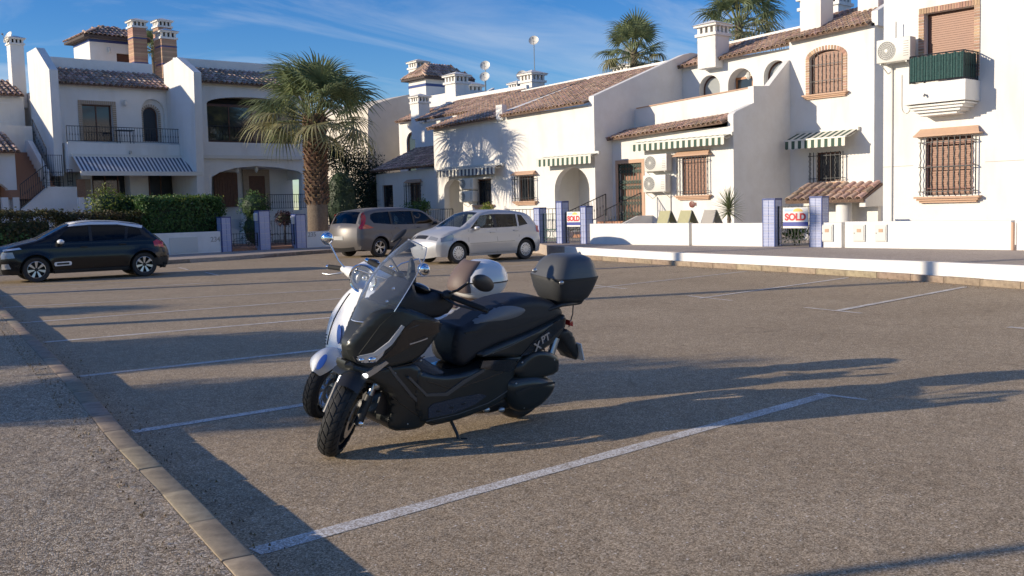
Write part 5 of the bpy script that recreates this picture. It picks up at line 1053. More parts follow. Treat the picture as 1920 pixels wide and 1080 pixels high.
P = CAM+ray(1188, 92)*46; palm('fan_palm', 'smaller distant fan palm behind the rooftop vents and mast', (P.x, P.y, 0), P.z, 2.0, rt=.2, nfr=32, seed=9, boots=False, group='distant fan palms above the roofs')
P = CAM+ray(1385, 38)*44; palm('fan_palm', 'larger distant fan palm behind the white chimney at the top', (P.x, P.y, 0), P.z, 2.6, rt=.2, nfr=34, seed=11, boots=False, group='distant fan palms above the roofs')
P = CAM+ray(287, 88)*62; palm('fan_palm', 'tiny distant palm between the brick chimneys', (P.x, P.y, 0), P.z, 1.6, rt=.15, nfr=24, seed=12, boots=False, group='distant fan palms above the roofs')
# palms and street trees left of the picture, whose shadows lie across the bays
def upsun(x, y, t): return (x-.899*t, y+.438*t)
x, y = upsun(4.11, 15.0, 8.2); palm('fan_palm', 'slender palm on the near pavement whose thin shadow crosses the whole lot', (x, y, .1), 8.5, 1.5, rt=.17, nfr=34, seed=31, boots=False)
x, y = upsun(5.0, 22.6, 9.5); lp_ = thing('lamp_post', (x, y, .1), 'tall pale street lamp post on the near pavement level with the black car', 'lamp post', shift=False); MB().tube([(0, 0, -.1), (0, 0, 4), (0, 0, 8.7)], [.2, .17, .14], 12).build('pole', M['steel'], lp_); mb = MB(); mb.lathe([(.14, 8.7), (.3, 8.8), (.34, 9.1), (.06, 9.25)], 16); mb.build('lantern', M['plastic'], lp_)
x, y = upsun(3.4, 11.5, 10.5); tree('street tree left of the picture shading the middle bays', (x, y, .1), [(x, y, 2.9, 1.35, 1.35, 1.2), (x+.6, y-.7, 2.6, .9, .9, .8), (x-.5, y+.7, 2.4, .9, .9, .9)], 14000, .16, 'hedge', 33, 'street trees on the near pavement')
x, y = upsun(3.4, 7.6, 11.2); tree('small street tree left of the picture shading the bay of the scooters', (x, y, .1), [(x, y, 3.35, 1.05, 1.05, .85), (x+.3, y-.3, 2.7, .7, .7, .5)], 9000, .15, 'hedge', 34, 'street trees on the near pavement')
x, y = upsun(5.2, 17.2, 12); tree('street tree left of the picture shading the bay beyond', (x, y, .1), [(x, y, 3.0, .75, .75, .6)], 4000, .14, 'hedge', 35, 'street trees on the near pavement')
# leaning lamp post behind the camera: only its shadow crosses the bottom right corner
a = Vector((3.25, 2.36, 0)); dr_ = Vector((-.914, .405, 0)); 
lp = thing('lamp_post', (a.x-.899*7.5, a.y+.438*7.5-.1, .1), 'dark street lamp post on the near pavement beside the viewer', 'lamp post', shift=False)
MB().tube([(0, 0, -.1), (0, 0, .8), (0, 0, 4.6)], [.06, .045, .035], 10).build('pole', M['iron'], lp); mb = MB(); mb.lathe([(.06, 4.6), (.16, 4.75), (.19, 5.1), (.05, 5.25), (.02, 5.35)], 12); mb.build('lantern', M['plastic'], lp)
# yucca beside the loungers
P = ox(1367, 415, 24.0); yc = thing('yucca', (24.0, P.y, .3), 'spiky yucca in front of the grey lounger behind the white wall', 'plant', shift=False); top = ox(1366, 392, 24.0).z-.3
MB().tube([(0, 0, 0), (0, 0, top)], [.06, .05], 8).build('trunk', M['bark'], yc); rg = random.Random(4); mb = MB(); L0 = .56
mb.tube([(0, 0, 0), (L0*.5, 0, .0), (L0, 0, -.02)], [.02, .016, .003], 4, ry=.35); me = mb.mesh('leaf', M['frond'])
for i in range(110):
    f = i/109; el = R(88-125*f); az = i*2.4; o = link('leaf', me, yc, rot=(0, -el, az)); o.location = (0, 0, top+.12-.35*f*.6); s_ = rg.uniform(.85, 1.1); o.scale = (s_, 1, 1)
# plants seen through the gate
P = ox(1490, 440, 23.2); bush('shrub', 'green shrub seen through the bars under the SOLD sign', 'shrub', (23.2, P.y, .3), [(23.2, P.y, .75, .3, .3, .35)], 700, .09, 'hedge', k=.5, seed=41, trunk=.02)

# fallen leaves and grit blown against the kerbs and walls
def litter(name, label, poly, n, wid_, z, size, m, seed):
    rg = np.random.RandomState(seed); P = np.array(poly, float); seg = rg.randint(0, len(P)-1, n); L_ = np.linalg.norm(P[1:]-P[:-1], axis=1); seg = rg.choice(len(L_), n, p=L_/L_.sum()); t = rg.rand(n)[:, None]
    c = P[seg]*(1-t)+P[seg+1]*t; c[:, 0] += wid_*rg.rand(n)**2; a = rg.rand(n)*6.283; s = size*rg.uniform(.4, 1.2, n); up = rg.uniform(.001, .012, n)
    V = np.zeros((n, 4, 3))
    for k in range(4): V[:, k, 0] = c[:, 0]+np.cos(a+k*1.571)*s*(1 if k % 2 else .5); V[:, k, 1] = c[:, 1]+np.sin(a+k*1.571)*s*(1 if k % 2 else .5); V[:, k, 2] = z+.003+up*(k == 0)*1.5
    me = bpy.data.meshes.new(name); me.from_pydata(V.reshape(-1, 3).tolist(), [], [(4*i, 4*i+1, 4*i+2, 4*i+3) for i in range(n)]); me.materials.append(m); o = link(name, me, kind='stuff'); o['label'] = label; o['category'] = 'leaf litter'; return o
M['litter'] = mat('dry_leaves', (.16, .11, .055), .9, c2=(.28, .2, .1), ns=5, island=.4)
litter('leaf_litter', 'dry leaf crumbs and grit gathered in the gutter along the near kerb', KL[1:], 1500, .3, .002, .008, M['litter'], 51)
litter('leaf_litter', 'dry crumbs and grit along the inner edge of the near kerb on the pavement', offs(KL[1:], -.3), 1300, .16, .127, .008, M['litter'], 52)
litter('leaf_litter', 'dry leaf crumbs in the gutter below the long white retaining wall', offs(FARK[:6], -.45), 900, .42, .002, .014, M['litter'], 53)

# ================================================================== vehicles: common pieces
def clampf(x, a, b): return max(a, min(b, x))
def sstep(a, b, x): t = clampf((x-a)/(b-a), 0, 1); return t*t*(3-2*t)
def dist_poly(p, poly):
    best = 9
    for (a, b) in zip(poly, poly[1:]):
        ax_, ay_ = a[0], a[1]; dx_, dy_ = b[0]-ax_, b[1]-ay_; l2 = dx_*dx_+dy_*dy_
        t = 0 if l2 == 0 else clampf(((p[0]-ax_)*dx_+(p[1]-ay_)*dy_)/l2, 0, 1); best = min(best, math.hypot(p[0]-ax_-t*dx_, p[1]-ay_-t*dy_))
    return best
def smooth_poly(pts, it=2, closed=False):           # Chaikin rounding
    for _ in range(it):
        out = [] if closed else [pts[0]]; n = len(pts); rng = range(n if closed else n-1)
        for i in rng:
            a, b = pts[i], pts[(i+1) % n]; out += [tuple(a[k]*.75+b[k]*.25 for k in (0, 1)), tuple(a[k]*.25+b[k]*.75 for k in (0, 1))]
        if not closed: out.append(pts[-1])
        pts = out
    return pts
M['tyre'] = mat('tyre', (.022, .022, .022), .75, c2=(.035, .034, .033), ns=20, bump=.1, bs=90)
M['rim_s'] = mat('silver_wheel', (.62, .62, .62), .28, .85); M['rim_c'] = mat('hubcap_silver', (.66, .66, .65), .35, .4); M['rim_d'] = mat('dark_rim', (.03, .03, .03), .4, .5)
M['chrome'] = mat('chrome', (.85, .85, .86), .06, 1.0); M['cglass'] = glass('car_glass', (.72, .8, .78), .8); M['cglassd'] = glass('dark_car_glass', (.35, .4, .45), .18)
M['lampg'] = mat('clear_lamp', (.75, .77, .78), .08, .6, coat=1); M['redlamp'] = mat('red_lamp', (.5, .015, .015), .12, coat=1); M['plasticb'] = mat('black_plastic', (.02, .02, .021), .5); M['platef'] = mat('car_plate', (.42, .42, .4), .9); M['headl'] = mat('headlamp_cluster', (.3, .31, .32), .15, .3, coat=1); M['seatcloth'] = mat('grey_seat', (.12, .12, .125), .9); M['plate'] = mat('plate_white', (.75, .75, .73), .4)
def wheel(root, P, yaw, r, w, rimr, style, side, name='wheel', tread=False, tilt=0):
    """side: +1 the outer face looks to +y of the vehicle"""
    T = Matrix.Translation(P) @ Matrix.Rotation(yaw, 4, 'Z') @ Matrix.Rotation(tilt, 4, 'X') @ Matrix.Rotation(-math.pi/2*side, 4, 'X')     # lathe axis z -> outer side
    mb = MB(); h = w/2; mb.lathe([(rimr*.98, -h*.85), (rimr+.02, -h), (r*.93, -h*.98), (r*.985, -h*.75), (r, -h*.4), (r, h*.4), (r*.985, h*.75), (r*.93, h*.98), (rimr+.02, h), (rimr*.98, h*.85)], 40, 0, T, cap=False)
    wo_ = mb.build(name, M['tyre'], root, smooth=40)
    rm = MB(); rm.lathe([(rimr, h*.86), (rimr*.93, h*.8), (rimr*.9, h*.2), (rimr*.9, -h*.8), (.02, -h*.75)], 32, 1, T, cap=False); rm.lathe([(rimr*1.0, h*.86), (rimr*.955, h*.9), (rimr*.92, h*.78)], 40, 0, T, cap=False)
    def spoke(a, w0, w1, r0, r1, z0, z1, mi):
        c, s = math.cos(a), math.sin(a); d = Vector((c, s, 0)); q = Vector((-s, c, 0)); vs = []
        for (rr, ww, z) in ((r0, w0, z0), (r1, w1, z1)): vs += [T @ (d*rr-q*ww+Vector((0, 0, z))), T @ (d*rr+q*ww+Vector((0, 0, z))), T @ (d*rr+q*ww+Vector((0, 0, z-.02))), T @ (d*rr-q*ww+Vector((0, 0, z-.02)))]
        rm.add(vs, [(0, 1, 5, 4), (1, 2, 6, 5), (2, 3, 7, 6), (3, 0, 4, 7), (0, 3, 2, 1), (4, 5, 6, 7)], mi)
    if style == 'five':         # broad bright blades
        for k in range(7): spoke(2*math.pi*k/7+.2, .012, .036, rimr*.2, rimr*.95, h*.72, h*.84, 0)
        rm.lathe([(rimr*.22, h*.7), (rimr*.2, h*.78), (.01, h*.8)], 20, 1, T)
    elif style == 'hub':        # hubcap with many slots
        rm.lathe([(rimr*.95, h*.82), (rimr*.72, h*.95), (rimr*.3, h*.9), (.01, h*.93)], 32, 0, T, cap=False)
        for k in range(14): a = 2*math.pi*k/14; spoke(a, .004, .012, rimr*.5, rimr*.82, h*.985, h*.95, 1)
    elif style == 'twin':
        for k in range(5):
            for j in (-.16, .16): spoke(2*math.pi*k/5+j, .012, .012, rimr*.15, rimr*.95, h*.7, h*.84, 0)
        rm.lathe([(rimr*.22, h*.66), (rimr*.2, h*.76), (.01, h*.78)], 20, 0, T)
    else:
        for k in range(5): spoke(2*math.pi*k/5, .016, .02, rimr*.12, rimr*.95, h*.3, h*.5, 0)
        rm.lathe([(rimr*.22, h*.3), (rimr*.2, h*.55), (.01, h*.56)], 20, 0, T)
    rm.build('rim', [M[{'five': 'rim_s', 'hub': 'rim_c', 'twin': 'rim_s', 'dark': 'rim_d'}[style]], M['rim_d']], wo_, smooth=35); return wo_

def car(label, loc, yaw, sp, group='parked cars'):
    t = thing('parked_car', loc, label, 'car', group, shift=False); t.rotation_euler = (0, 0, yaw)
    W = sp['W']/2; prof = sp['prof']; belt = sp['belt']; xs = [p[0] for p in prof]; xf, xr = max(xs), min(xs); r = sp.get('r', .07); tum = sp['tum']; axf, axr = sp['ax']; wr = sp['wr']; ar = wr+.06; sill = sp['sill']
    # densify the profile, keep segment materials
    P = []; mt = []
    for i in range(len(prof)-1):
        a, b = prof[i], prof[i+1]; k = max(1, int(math.hypot(b[0]-a[0], b[1]-a[1])/.09))
        for j in range(k): P.append((a[0]+(b[0]-a[0])*j/k, a[1]+(b[1]-a[1])*j/k)); mt.append(a[2])
    P.append(prof[-1][:2]); 
    for _ in range(3): P = [P[0]]+[((P[i-1][0]+P[i][0]*2+P[i+1][0])/4, (P[i-1][1]+P[i][1]*2+P[i+1][1])/4) for i in range(1, len(P)-1)]+[P[-1]]
    def wid(x, z):
        f = clampf((x-(xf-.75))/.75, 0, 1); g = clampf(((xr+.55)-x)/.55, 0, 1); w = W*(1-.17*f**2.2-.11*g**2.2)
        w -= .025*(sstep(belt-.12, belt, z)) ; w -= tum*max(0, z-belt)**1.15; w -= .05*max(0, (sill+.25-z)/.25)**2*.8; w += .018*math.exp(-((z-belt*.62)/.12)**2)
        for cx in (axf, axr):           # slightly flared arches
            d = math.hypot(x-cx, z-wr); w += .022*math.exp(-((d-ar)/.05)**2)
        return w
    def side(x, z, s, off=0.):
        d = dist_poly((x, z), P); w = wid(x, z)
        if d < r: q = 1-d/r; w -= r*(1-math.sqrt(max(0, 1-q*q)))
        return (x, s*(w+off), z)
    def archp(cx, n=12, rr=None): rr = rr or ar; return [(cx+rr*math.cos(math.pi*i/n), wr+rr*math.sin(math.pi*i/n)) for i in range(n+1)]
    front = P[0]; rear = P[-1]
    bottom = [(rear[0], rear[1])] + [(axr-ar, sill)] + archp(axr)[::-1] + [(axr+ar, sill)] + [(axf-ar, sill)] + archp(axf)[::-1] + [(axf+ar, sill)] + [(front[0], front[1])]
    outline = list(P) + bottom[1:-1]
    wins = [w for w in sp['wins']]; body = MB(); roofm = 1
    def stripmat(i): return {'b': 0, 'r': 1, 'k': 3}.get(mt[min(i, len(mt)-1)], 0)
    for s in (1, -1):
        body.surf(outline, [w[::-1] for w in wins], lambda x, z: side(x, z, s), .11)
        for w in wins:
            n = len(w); o0 = len(body.v); A = [side(x, z, s) for x, z in w]; B = [side(x, z, s, -.03) for x, z in w]; body.add(A+B, [(i, (i+1) % n, n+(i+1) % n, n+i) for i in range(n)], 3)
    if sp.get('roof2'):
        pass
    NT = 10
    def strip(i0, i1, t0, t1, off=0., m=0, tgt=None):
        vs = []; tgt = tgt or body; nt = max(2, int(NT*(t1-t0)/2))
        for i in range(i0, i1+1):
            p = P[i]; a = P[max(0, i-1)]; b = P[min(len(P)-1, i+1)]; tx, tz = b[0]-a[0], b[1]-a[1]; l = math.hypot(tx, tz) or 1; nx, nz = -tz/l, tx/l
            # profile runs front-bottom -> over the top -> rear-bottom, outward normal
            nx, nz = (tz/l, -tx/l); ye = wid(*p)-r; c = .035+.16*abs(nx)**2*(1 if p[1] < belt+.08 else .45)
            for k in range(nt+1): u = t0+(t1-t0)*k/nt; e = c*(1-u*u)+off; vs.append((p[0]+nx*e, u*ye, p[1]+nz*e))
        w = nt+1; tgt.add(vs, [(i*w+k, i*w+k+1, (i+1)*w+k+1, (i+1)*w+k) for i in range(i1-i0) for k in range(nt)], m)
    i = 0
    panes = []
    while i < len(P)-1:
        j = i
        while j < len(P)-1 and mt[min(j, len(mt)-1)] == mt[min(i, len(mt)-1)]: j += 1
        c = mt[min(i, len(mt)-1)]
        if c == 'g':
            strip(i, j, -1, -.9); strip(i, j, .9, 1); panes.append((i, j))
        else: strip(i, j, -1, 1, 0, stripmat(i))
        i = j
    body.box(front[0]-.2, rear[0]+.2, -W+.2, W-.2, sill, sill+.04, 3)
    bo = body.build('body', [sp['paint'], sp.get('roof', sp['paint']), sp['paint'], M['plasticb']], t, smooth=38)
    for q, (i0, i1) in enumerate(panes):
        g = MB(); strip(i0, i1, -.9, .9, -.004, 0, g); g.build('windscreen' if q == 0 else 'rear_window', M['cglass'] if q == 0 else M['cglassd'], t, smooth=60)
    if sp.get('roofsides'):      # coloured roof edge above the windows
        for s in (1, -1): g = MB(); g.surf(sp['roofsides'], [], lambda x, z: side(x, z, s, .012), .12); g.build('roof_edge', sp['roof'], t, smooth=40)
    for s in (1, -1):
        for k, w in enumerate(wins): g = MB(); g.surf(w, [], lambda x, z: side(x, z, s, -.012), .15); g.build('window', M[sp.get('wglass', ['cglass']*9)[k]], t, smooth=60)
        for pz in sp.get('pillars', []): g = MB(); g.surf(pz, [], lambda x, z: side(x, z, s, .003), .15); g.build('door_pillar', M['plasticb'], t, smooth=60)
        for l_ in sp['gaps']: g = MB(); g.tube([side(x, z, s, .0005) for x, z in l_], .0045, 4); g.build('door_gap', M['plasticb'], t)
        for hx, hz in sp['handles']: g = MB(); q = side(hx, hz, s); g.bbox(hx-.085, hx+.085, min(q[1], q[1]+s*.035), max(q[1], q[1]+s*.035), hz-.016, hz+.016, .008); g.build('door_handle', sp.get('handlem', sp['paint']), t)
        for pts, mm, nm, off in sp.get('side', []): g = MB(); g.surf(pts, [], lambda x, z: side(x, z, s, off), .08); g.build(nm, M[mm] if isinstance(mm, str) else mm, t, smooth=50)
        for cx in (axf, axr):
            g = MB(); k = 14; pts = archp(cx, k, ar-.003); g.add([(x, s*(wid(x, z)-.01), z) for x, z in pts]+[(x, s*(W-.36), z) for x, z in pts], [(i, i+1, k+1+i+1, k+1+i) for i in range(k)]); g.add([(x, s*(W-.36), z) for x, z in pts], [tuple(range(k+1))]); g.build('wheel_arch', M['plasticb'], t)
            wheel(t, (cx, s*(W-.115), wr), 0, wr, .2, wr*.66, sp['rim'], s)
        mx_, mz_ = sp['mirror']; q = side(mx_, mz_, s); g = MB(); bm = bmesh.new(); bmesh.ops.create_icosphere(bm, subdivisions=3, radius=1); g.bm(bm, 0, Matrix.Translation((mx_+.02, s*(abs(q[1])+.13), mz_+.05)) @ Matrix.Diagonal((.085, .1, .06, 1))); g.tube([(mx_, q[1], mz_), (mx_+.01, s*(abs(q[1])+.1), mz_+.02)], .025, 6); g.build('wing_mirror', sp.get('mirrorm', sp['paint']), t, smooth=60)
    for pts, mm, nm, (y0, y1), off in sp.get('ends', []):       # strips on nose and tail: index range of profile height
        z0, z1, end = pts; idx = [i for i, p in enumerate(P) if z0 <= p[1] <= z1 and ((p[0] > 0) == (end > 0))]
        if len(idx) > 1: g = MB(); strip(min(idx), max(idx), y0, y1, off, 0, g); g.build(nm, M[mm] if isinstance(mm, str) else mm, t, smooth=50)
    for (x, yy) in ((sp['seat'], .36), (sp['seat'], -.36), (sp['seat']-.85, .36), (sp['seat']-.85, -.36)):
        g = MB(); g.bbox(x-.22, x+.25, yy-.24, yy+.24, .35, .55, .05); g.add([(x-.2, yy-.23, .5), (x-.2, yy+.23, .5), (x-.36, yy+.2, belt+.12), (x-.36, yy-.2, belt+.12), (x-.1, yy-.23, .5), (x-.1, yy+.23, .5), (x-.27, yy+.2, belt+.12), (x-.27, yy-.2, belt+.12)], [(0, 1, 2, 3), (7, 6, 5, 4), (0, 4, 5, 1), (1, 5, 6, 2), (2, 6, 7, 3), (3, 7, 4, 0)]); g.bbox(x-.38, x-.29, yy-.12, yy+.12, belt+.14, belt+.3, .03); g.build('seat', M['seatcloth'], t)
    g = MB(); g.bbox(sp['seat']+.55, sp['seat']+.95, -W+.25, W-.25, belt-.25, belt-.02, .05); g.tube([(sp['seat']+.42+.06*math.cos(a), .36+.18*math.sin(a), belt+.0+.16*math.cos(a)) for a in [2*math.pi*i/16 for i in range(17)]], .014, 6); g.build('dashboard', M['plasticb'], t)
    return t

black = mat('black_car_paint', (.007, .007, .008), .25, .0, coat=.25, spec=.4); whiteroof = mat('pale_roof_paint', (.8, .82, .84), .2, coat=.6); silver = mat('silver_paint', (.52, .52, .52), .34, .3, coat=.35); greyp = mat('taupe_grey_paint', (.15, .138, .13), .42, .25, coat=.25)
SP1 = dict(W=1.72, belt=.93, tum=.42, sill=.2, ax=(1.2, -1.34), wr=.315, rim='five', paint=black, roof=whiteroof, seat=.1, mirror=(.62, .93), mirrorm=whiteroof,
 prof=[(1.93, .22, 'k'), (1.98, .42, 'b'), (1.98, .66, 'b'), (1.9, .83, 'b'), (1.55, .94, 'b'), (1.12, 1.02, 'g'), (.38, 1.41, 'r'), (-.1, 1.465, 'r'), (-.75, 1.44, 'r'), (-1.35, 1.35, 'g'), (-1.68, 1.0, 'b'), (-1.86, .85, 'b'), (-1.95, .6, 'b'), (-1.95, .42, 'k'), (-1.86, .24, 'k')],
 wins=[[(.78, .97), (-.05, .97), (-.05, 1.34), (.38, 1.315)], [(-.12, .97), (-.88, .99), (-.95, 1.32), (-.12, 1.345)], [(-.95, 1.0), (-1.32, 1.08), (-1.28, 1.22), (-1.02, 1.31)]], wglass=['cglassd']*3,
 pillars=[[(-.05, .97), (-.12, .97), (-.12, 1.34), (-.05, 1.34)]],
 roofsides=[(.42, 1.345), (-.1, 1.38), (-.75, 1.365), (-1.2, 1.28), (-1.34, 1.25), (-1.37, 1.32), (-.75, 1.425), (-.1, 1.45), (.36, 1.395)],
 gaps=[[(.85, .95), (.9, .6), (.82, .3)], [(-.08, .95), (-.1, .6), (-.1, .3)], [(-.95, .97), (-1.0, .72)], [(.85, .27), (-.95, .27)]], handles=[(-.0+.1, .83), (-.82, .86)],
 side=[([(.42, .39), (.78, .38), (.8, .41), (.8, .46), (.77, .48), (.44, .49), (.4, .47), (.4, .42)], whiteroof, 'door_bump_frame', .012), ([(.46, .415), (.74, .41), (.74, .455), (.46, .46)], 'plasticb', 'door_bump', .018),
       ([(-1.6, .78), (-1.86, .74), (-1.84, .88), (-1.68, .95), (-1.58, .9)], 'redlamp', 'tail_lamp', .006), ([(1.5, .83), (1.9, .79), (1.9, .83), (1.55, .87)], 'lampg', 'running_lamp', .006), ([(1.66, .62), (1.95, .6), (1.93, .76), (1.7, .76)], 'headl', 'headlamp', .006), ([(1.75, .36), (1.95, .35), (1.95, .48), (1.8, .48)], 'lampg', 'fog_lamp', .006), ([(-1.5, .3), (-1.93, .28), (-1.95, .5), (-1.6, .48)], 'plasticb', 'bumper_trim', .004), ([(.8, .2), (-.93, .2), (-.93, .29), (.8, .29)], 'plasticb', 'sill_trim', .006)],
 ends=[((.5, .78, 1), 'plasticb', 'grille', (-.6, .6), .004), ((.74, .92, -1), 'redlamp', 'tail_lamp_band', (.55, .95), .004)])
p = Vector((6.99, 25.88, 0)); q = Vector((9.61, 25.51, 0)); d = (p-q).normalized(); yaw = math.atan2(d.y, d.x); n = Vector((-d.y, d.x, 0)); mid = (p+q)/2 + d*.07 - n*.76
car('black hatchback with white roof and white door mirrors parked at the left', (mid.x, mid.y, 0), yaw, SP1)
SP2 = dict(W=1.65, belt=.92, tum=.4, sill=.2, ax=(1.22, -1.24), wr=.3, rim='hub', paint=silver, seat=.1, mirror=(.62, .93), handlem=silver,
 prof=[(1.82, .22, 'b'), (1.9, .4, 'b'), (1.9, .58, 'b'), (1.8, .76, 'b'), (1.45, .92, 'b'), (1.02, .99, 'g'), (.3, 1.42, 'b'), (-.2, 1.47, 'b'), (-.9, 1.45, 'b'), (-1.5, 1.36, 'g'), (-1.78, 1.0, 'b'), (-1.86, .8, 'b'), (-1.93, .55, 'b'), (-1.93, .4, 'b'), (-1.84, .24, 'b')],
 wins=[[(.78, .97), (-.08, .97), (-.08, 1.36), (.32, 1.33)], [(-.2, .97), (-.95, .98), (-.98, 1.34), (-.2, 1.36)], [(-1.02, .99), (-1.36, 1.04), (-1.2, 1.3), (-1.05, 1.33)]],
 pillars=[[(-.08, .97), (-.2, .97), (-.2, 1.36), (-.08, 1.36)]],
 gaps=[[(.86, .95), (.88, .6), (.8, .26)], [(-.14, .95), (-.16, .6), (-.16, .26)], [(-1.0, .97), (-.98, .7), (-.86, .5)], [(.8, .26), (-.86, .26)], [(.84, .55), (-.8, .57)]], handles=[(.02, .84), (-.86, .87)],
 side=[([(1.42, .66), (1.78, .62), (1.76, .74), (1.45, .84), (1.36, .8)], 'headl', 'headlamp', .005), ([(-1.66, .8), (-1.86, .76), (-1.8, .98), (-1.68, 1.0)], 'redlamp', 'tail_lamp', .005)],
 ends=[((.6, .76, 1), 'plasticb', 'grille', (-.42, .42), .006), ((.43, .58, 1), 'platef', 'licence_plate', (-.34, .34), .012), ((.6, .78, 1), 'headl', 'headlamp_front', (.55, .98), .005), ((.6, .78, 1), 'headl', 'headlamp_front', (-.98, -.55), .005), ((.26, .41, 1), 'plasticb', 'bumper_intake', (-.7, .7), .008)])
p = Vector((17.0, 21.9, 0)); d = Vector((-1, .03, 0)).normalized(); n = Vector((-d.y, d.x, 0)); mid = p - d*1.22 - n*.72; cr_ = car('small silver hatchback parked in front of the tiled gate pillars', (mid.x, mid.y, 0), math.atan2(d.y, d.x), SP2)
g = MB(); g.lathe([(.055, 0), (.055, .01), (.045, .014), (.04, .006), (.01, .006)], 20, 0, Matrix.Translation((1.985, 0, .665)) @ Matrix.Rotation(R(80), 4, 'Y')); g.build('round_badge', M['chrome'], cr_)
SP3 = dict(W=1.84, belt=1.0, tum=.34, sill=.22, ax=(1.32, -1.4), wr=.325, rim='twin', paint=greyp, seat=.35, mirror=(.98, 1.02), mirrorm=M['plasticb'],
 prof=[(2.15, .25, 'b'), (2.22, .45, 'b'), (2.2, .65, 'b'), (2.05, .85, 'b'), (1.75, .98, 'b'), (1.5, 1.05, 'g'), (.62, 1.55, 'b'), (-.1, 1.63, 'b'), (-1.2, 1.62, 'b'), (-1.95, 1.53, 'g'), (-2.17, 1.12, 'b'), (-2.24, .95, 'b'), (-2.26, .6, 'b'), (-2.26, .42, 'b'), (-2.16, .28, 'b')],
 wins=[[(1.12, 1.06), (.2, 1.06), (.2, 1.5), (.55, 1.47), (.75, 1.38)], [(.12, 1.06), (-.8, 1.07), (-.8, 1.51), (.12, 1.51)], [(-.88, 1.08), (-1.6, 1.14), (-1.72, 1.28), (-1.68, 1.42), (-1.5, 1.48), (-.88, 1.51)]], wglass=['cglass', 'cglass', 'cglassd'],
 pillars=[[(.12, 1.06), (.2, 1.06), (.2, 1.5), (.12, 1.5)], [(-.8, 1.07), (-.88, 1.08), (-.88, 1.5), (-.8, 1.5)]],
 gaps=[[(1.15, 1.03), (1.12, .7), (1.0, .3)], [(.16, 1.03), (.14, .7), (.1, .3)], [(-.84, 1.05), (-.92, .8), (-.85, .6)], [(1.0, .3), (-.9, .3)]], handles=[(.32, .94), (-.66, .96)],
 side=[([(-1.62, .98), (-2.15, .95), (-2.2, 1.0), (-2.14, 1.1), (-1.9, 1.1)], 'redlamp', 'tail_lamp', .006), ([(-1.98, 1.1), (-2.12, 1.1), (-2.0, 1.46), (-1.9, 1.5), (-1.88, 1.3)], 'redlamp', 'upper_tail_lamp', .006), ([(1.0, .22), (-.98, .22), (-.98, .34), (1.0, .34)], 'plasticb', 'sill_trim', .004)],
 ends=[((.56, .72, -1), 'platef', 'licence_plate', (-.32, .32), .008), ((.28, .42, -1), 'plasticb', 'bumper_valance', (-.8, .8), .006), ((.36, .42, -1), 'chrome', 'bumper_strip', (-.9, .9), .006), ((.97, 1.1, -1), 'redlamp', 'tail_lamp_end', (.72, .98), .005), ((.97, 1.1, -1), 'redlamp', 'tail_lamp_end', (-.98, -.72), .005)])
p = Vector((18.27, 27.8, 0)); d = Vector((1, .1, 0)).normalized(); n = Vector((-d.y, d.x, 0)); mid = p + d*1.4 + n*.8; car('taupe grey minivan seen from behind, parked next to the big palm', (mid.x, mid.y, 0), math.atan2(d.y, d.x), SP3)

# ================================================================== the two scooters
def interp(tab, x):
    def lin(x):
        if x <= tab[0][0]: return tab[0][1]
        for (a, b), (c, d) in zip(tab, tab[1:]):
            if x <= c: return b+(d-b)*(x-a)/(c-a)
        return tab[-1][1]
    h = (tab[-1][0]-tab[0][0])*.05
    return sum(lin(x+k*h)*w for k, w in ((-2, 1), (-1, 2), (0, 3), (1, 2), (2, 1)))/9
class Frame:                     # leaning vehicle frame: x forward, y left, z up
    def __init__(s, o, yaw, phi):
        f = Vector((math.cos(yaw), math.sin(yaw), 0)); l = Vector((-math.sin(yaw), math.cos(yaw), 0)); z = Vector((0, 0, 1))
        s.f = f; s.l = l*math.cos(phi)-z*math.sin(phi); s.z = z*math.cos(phi)+l*math.sin(phi); s.o = Vector(o)
        s.M = Matrix(((f.x, s.l.x, s.z.x, s.o.x), (f.y, s.l.y, s.z.y, s.o.y), (f.z, s.l.z, s.z.z, s.o.z), (0, 0, 0, 1)))
    def on(s, px, py, y0):       # point of the plane y = y0 seen at a pixel of the photograph
        d = ray(px, py); A = Matrix((s.f, s.z, -d)).transposed(); r = A.inverted() @ (CAM-s.o-s.l*y0); return r.x, r.y
    def hit(s, px, py, hw):      # point of the left body surface y = hw(x, z)
        y = .18
        for _ in range(8): x, z = s.on(px, py, y); y = y*.4+hw(x, z)*.6
        return x, z
M['mattb'] = mat('matt_dark_grey_paint', (.02, .022, .02), .33, spec=.5, coat=.12, c2=(.026, .028, .026), ns=3); M['glossb'] = mat('gloss_black_panel', (.012, .012, .013), .1, coat=.8); M['vinyl'] = mat('black_vinyl', (.016, .017, .021), .55, bump=.12, bs=150); M['vinylg'] = mat('grey_vinyl', (.2, .2, .205), .55, bump=.15, bs=150)
M['caseb'] = mat('textured_black_case', (.035, .037, .04), .5, bump=.25, bs=220); M['caseg'] = mat('lid_dark_grey', (.085, .088, .09), .38, bump=.1, bs=200); M['wscoot'] = mat('white_scooter_paint', (.78, .78, .77), .35, coat=.25); M['wcream'] = mat('white_case_paint', (.78, .77, .74), .2, coat=.7); M['brownv'] = mat('brown_vinyl', (.14, .1, .085), .55, bump=.15, bs=150)
M['screen'] = glass('windscreen_plastic', (.86, .92, 1.0), .9, .02)
_nt = M['screen'].node_tree; _o = _nt.nodes['Material Output']; _src = _o.inputs[0].links[0].from_socket; _d = _nt.nodes.new('ShaderNodeBsdfDiffuse'); _d.inputs[0].default_value = (.6, .68, .8, 1); _x = _nt.nodes.new('ShaderNodeMixShader'); _x.inputs[0].default_value = .1  # pale blue diffuse mixed in to paint a bluish reflection on the screen
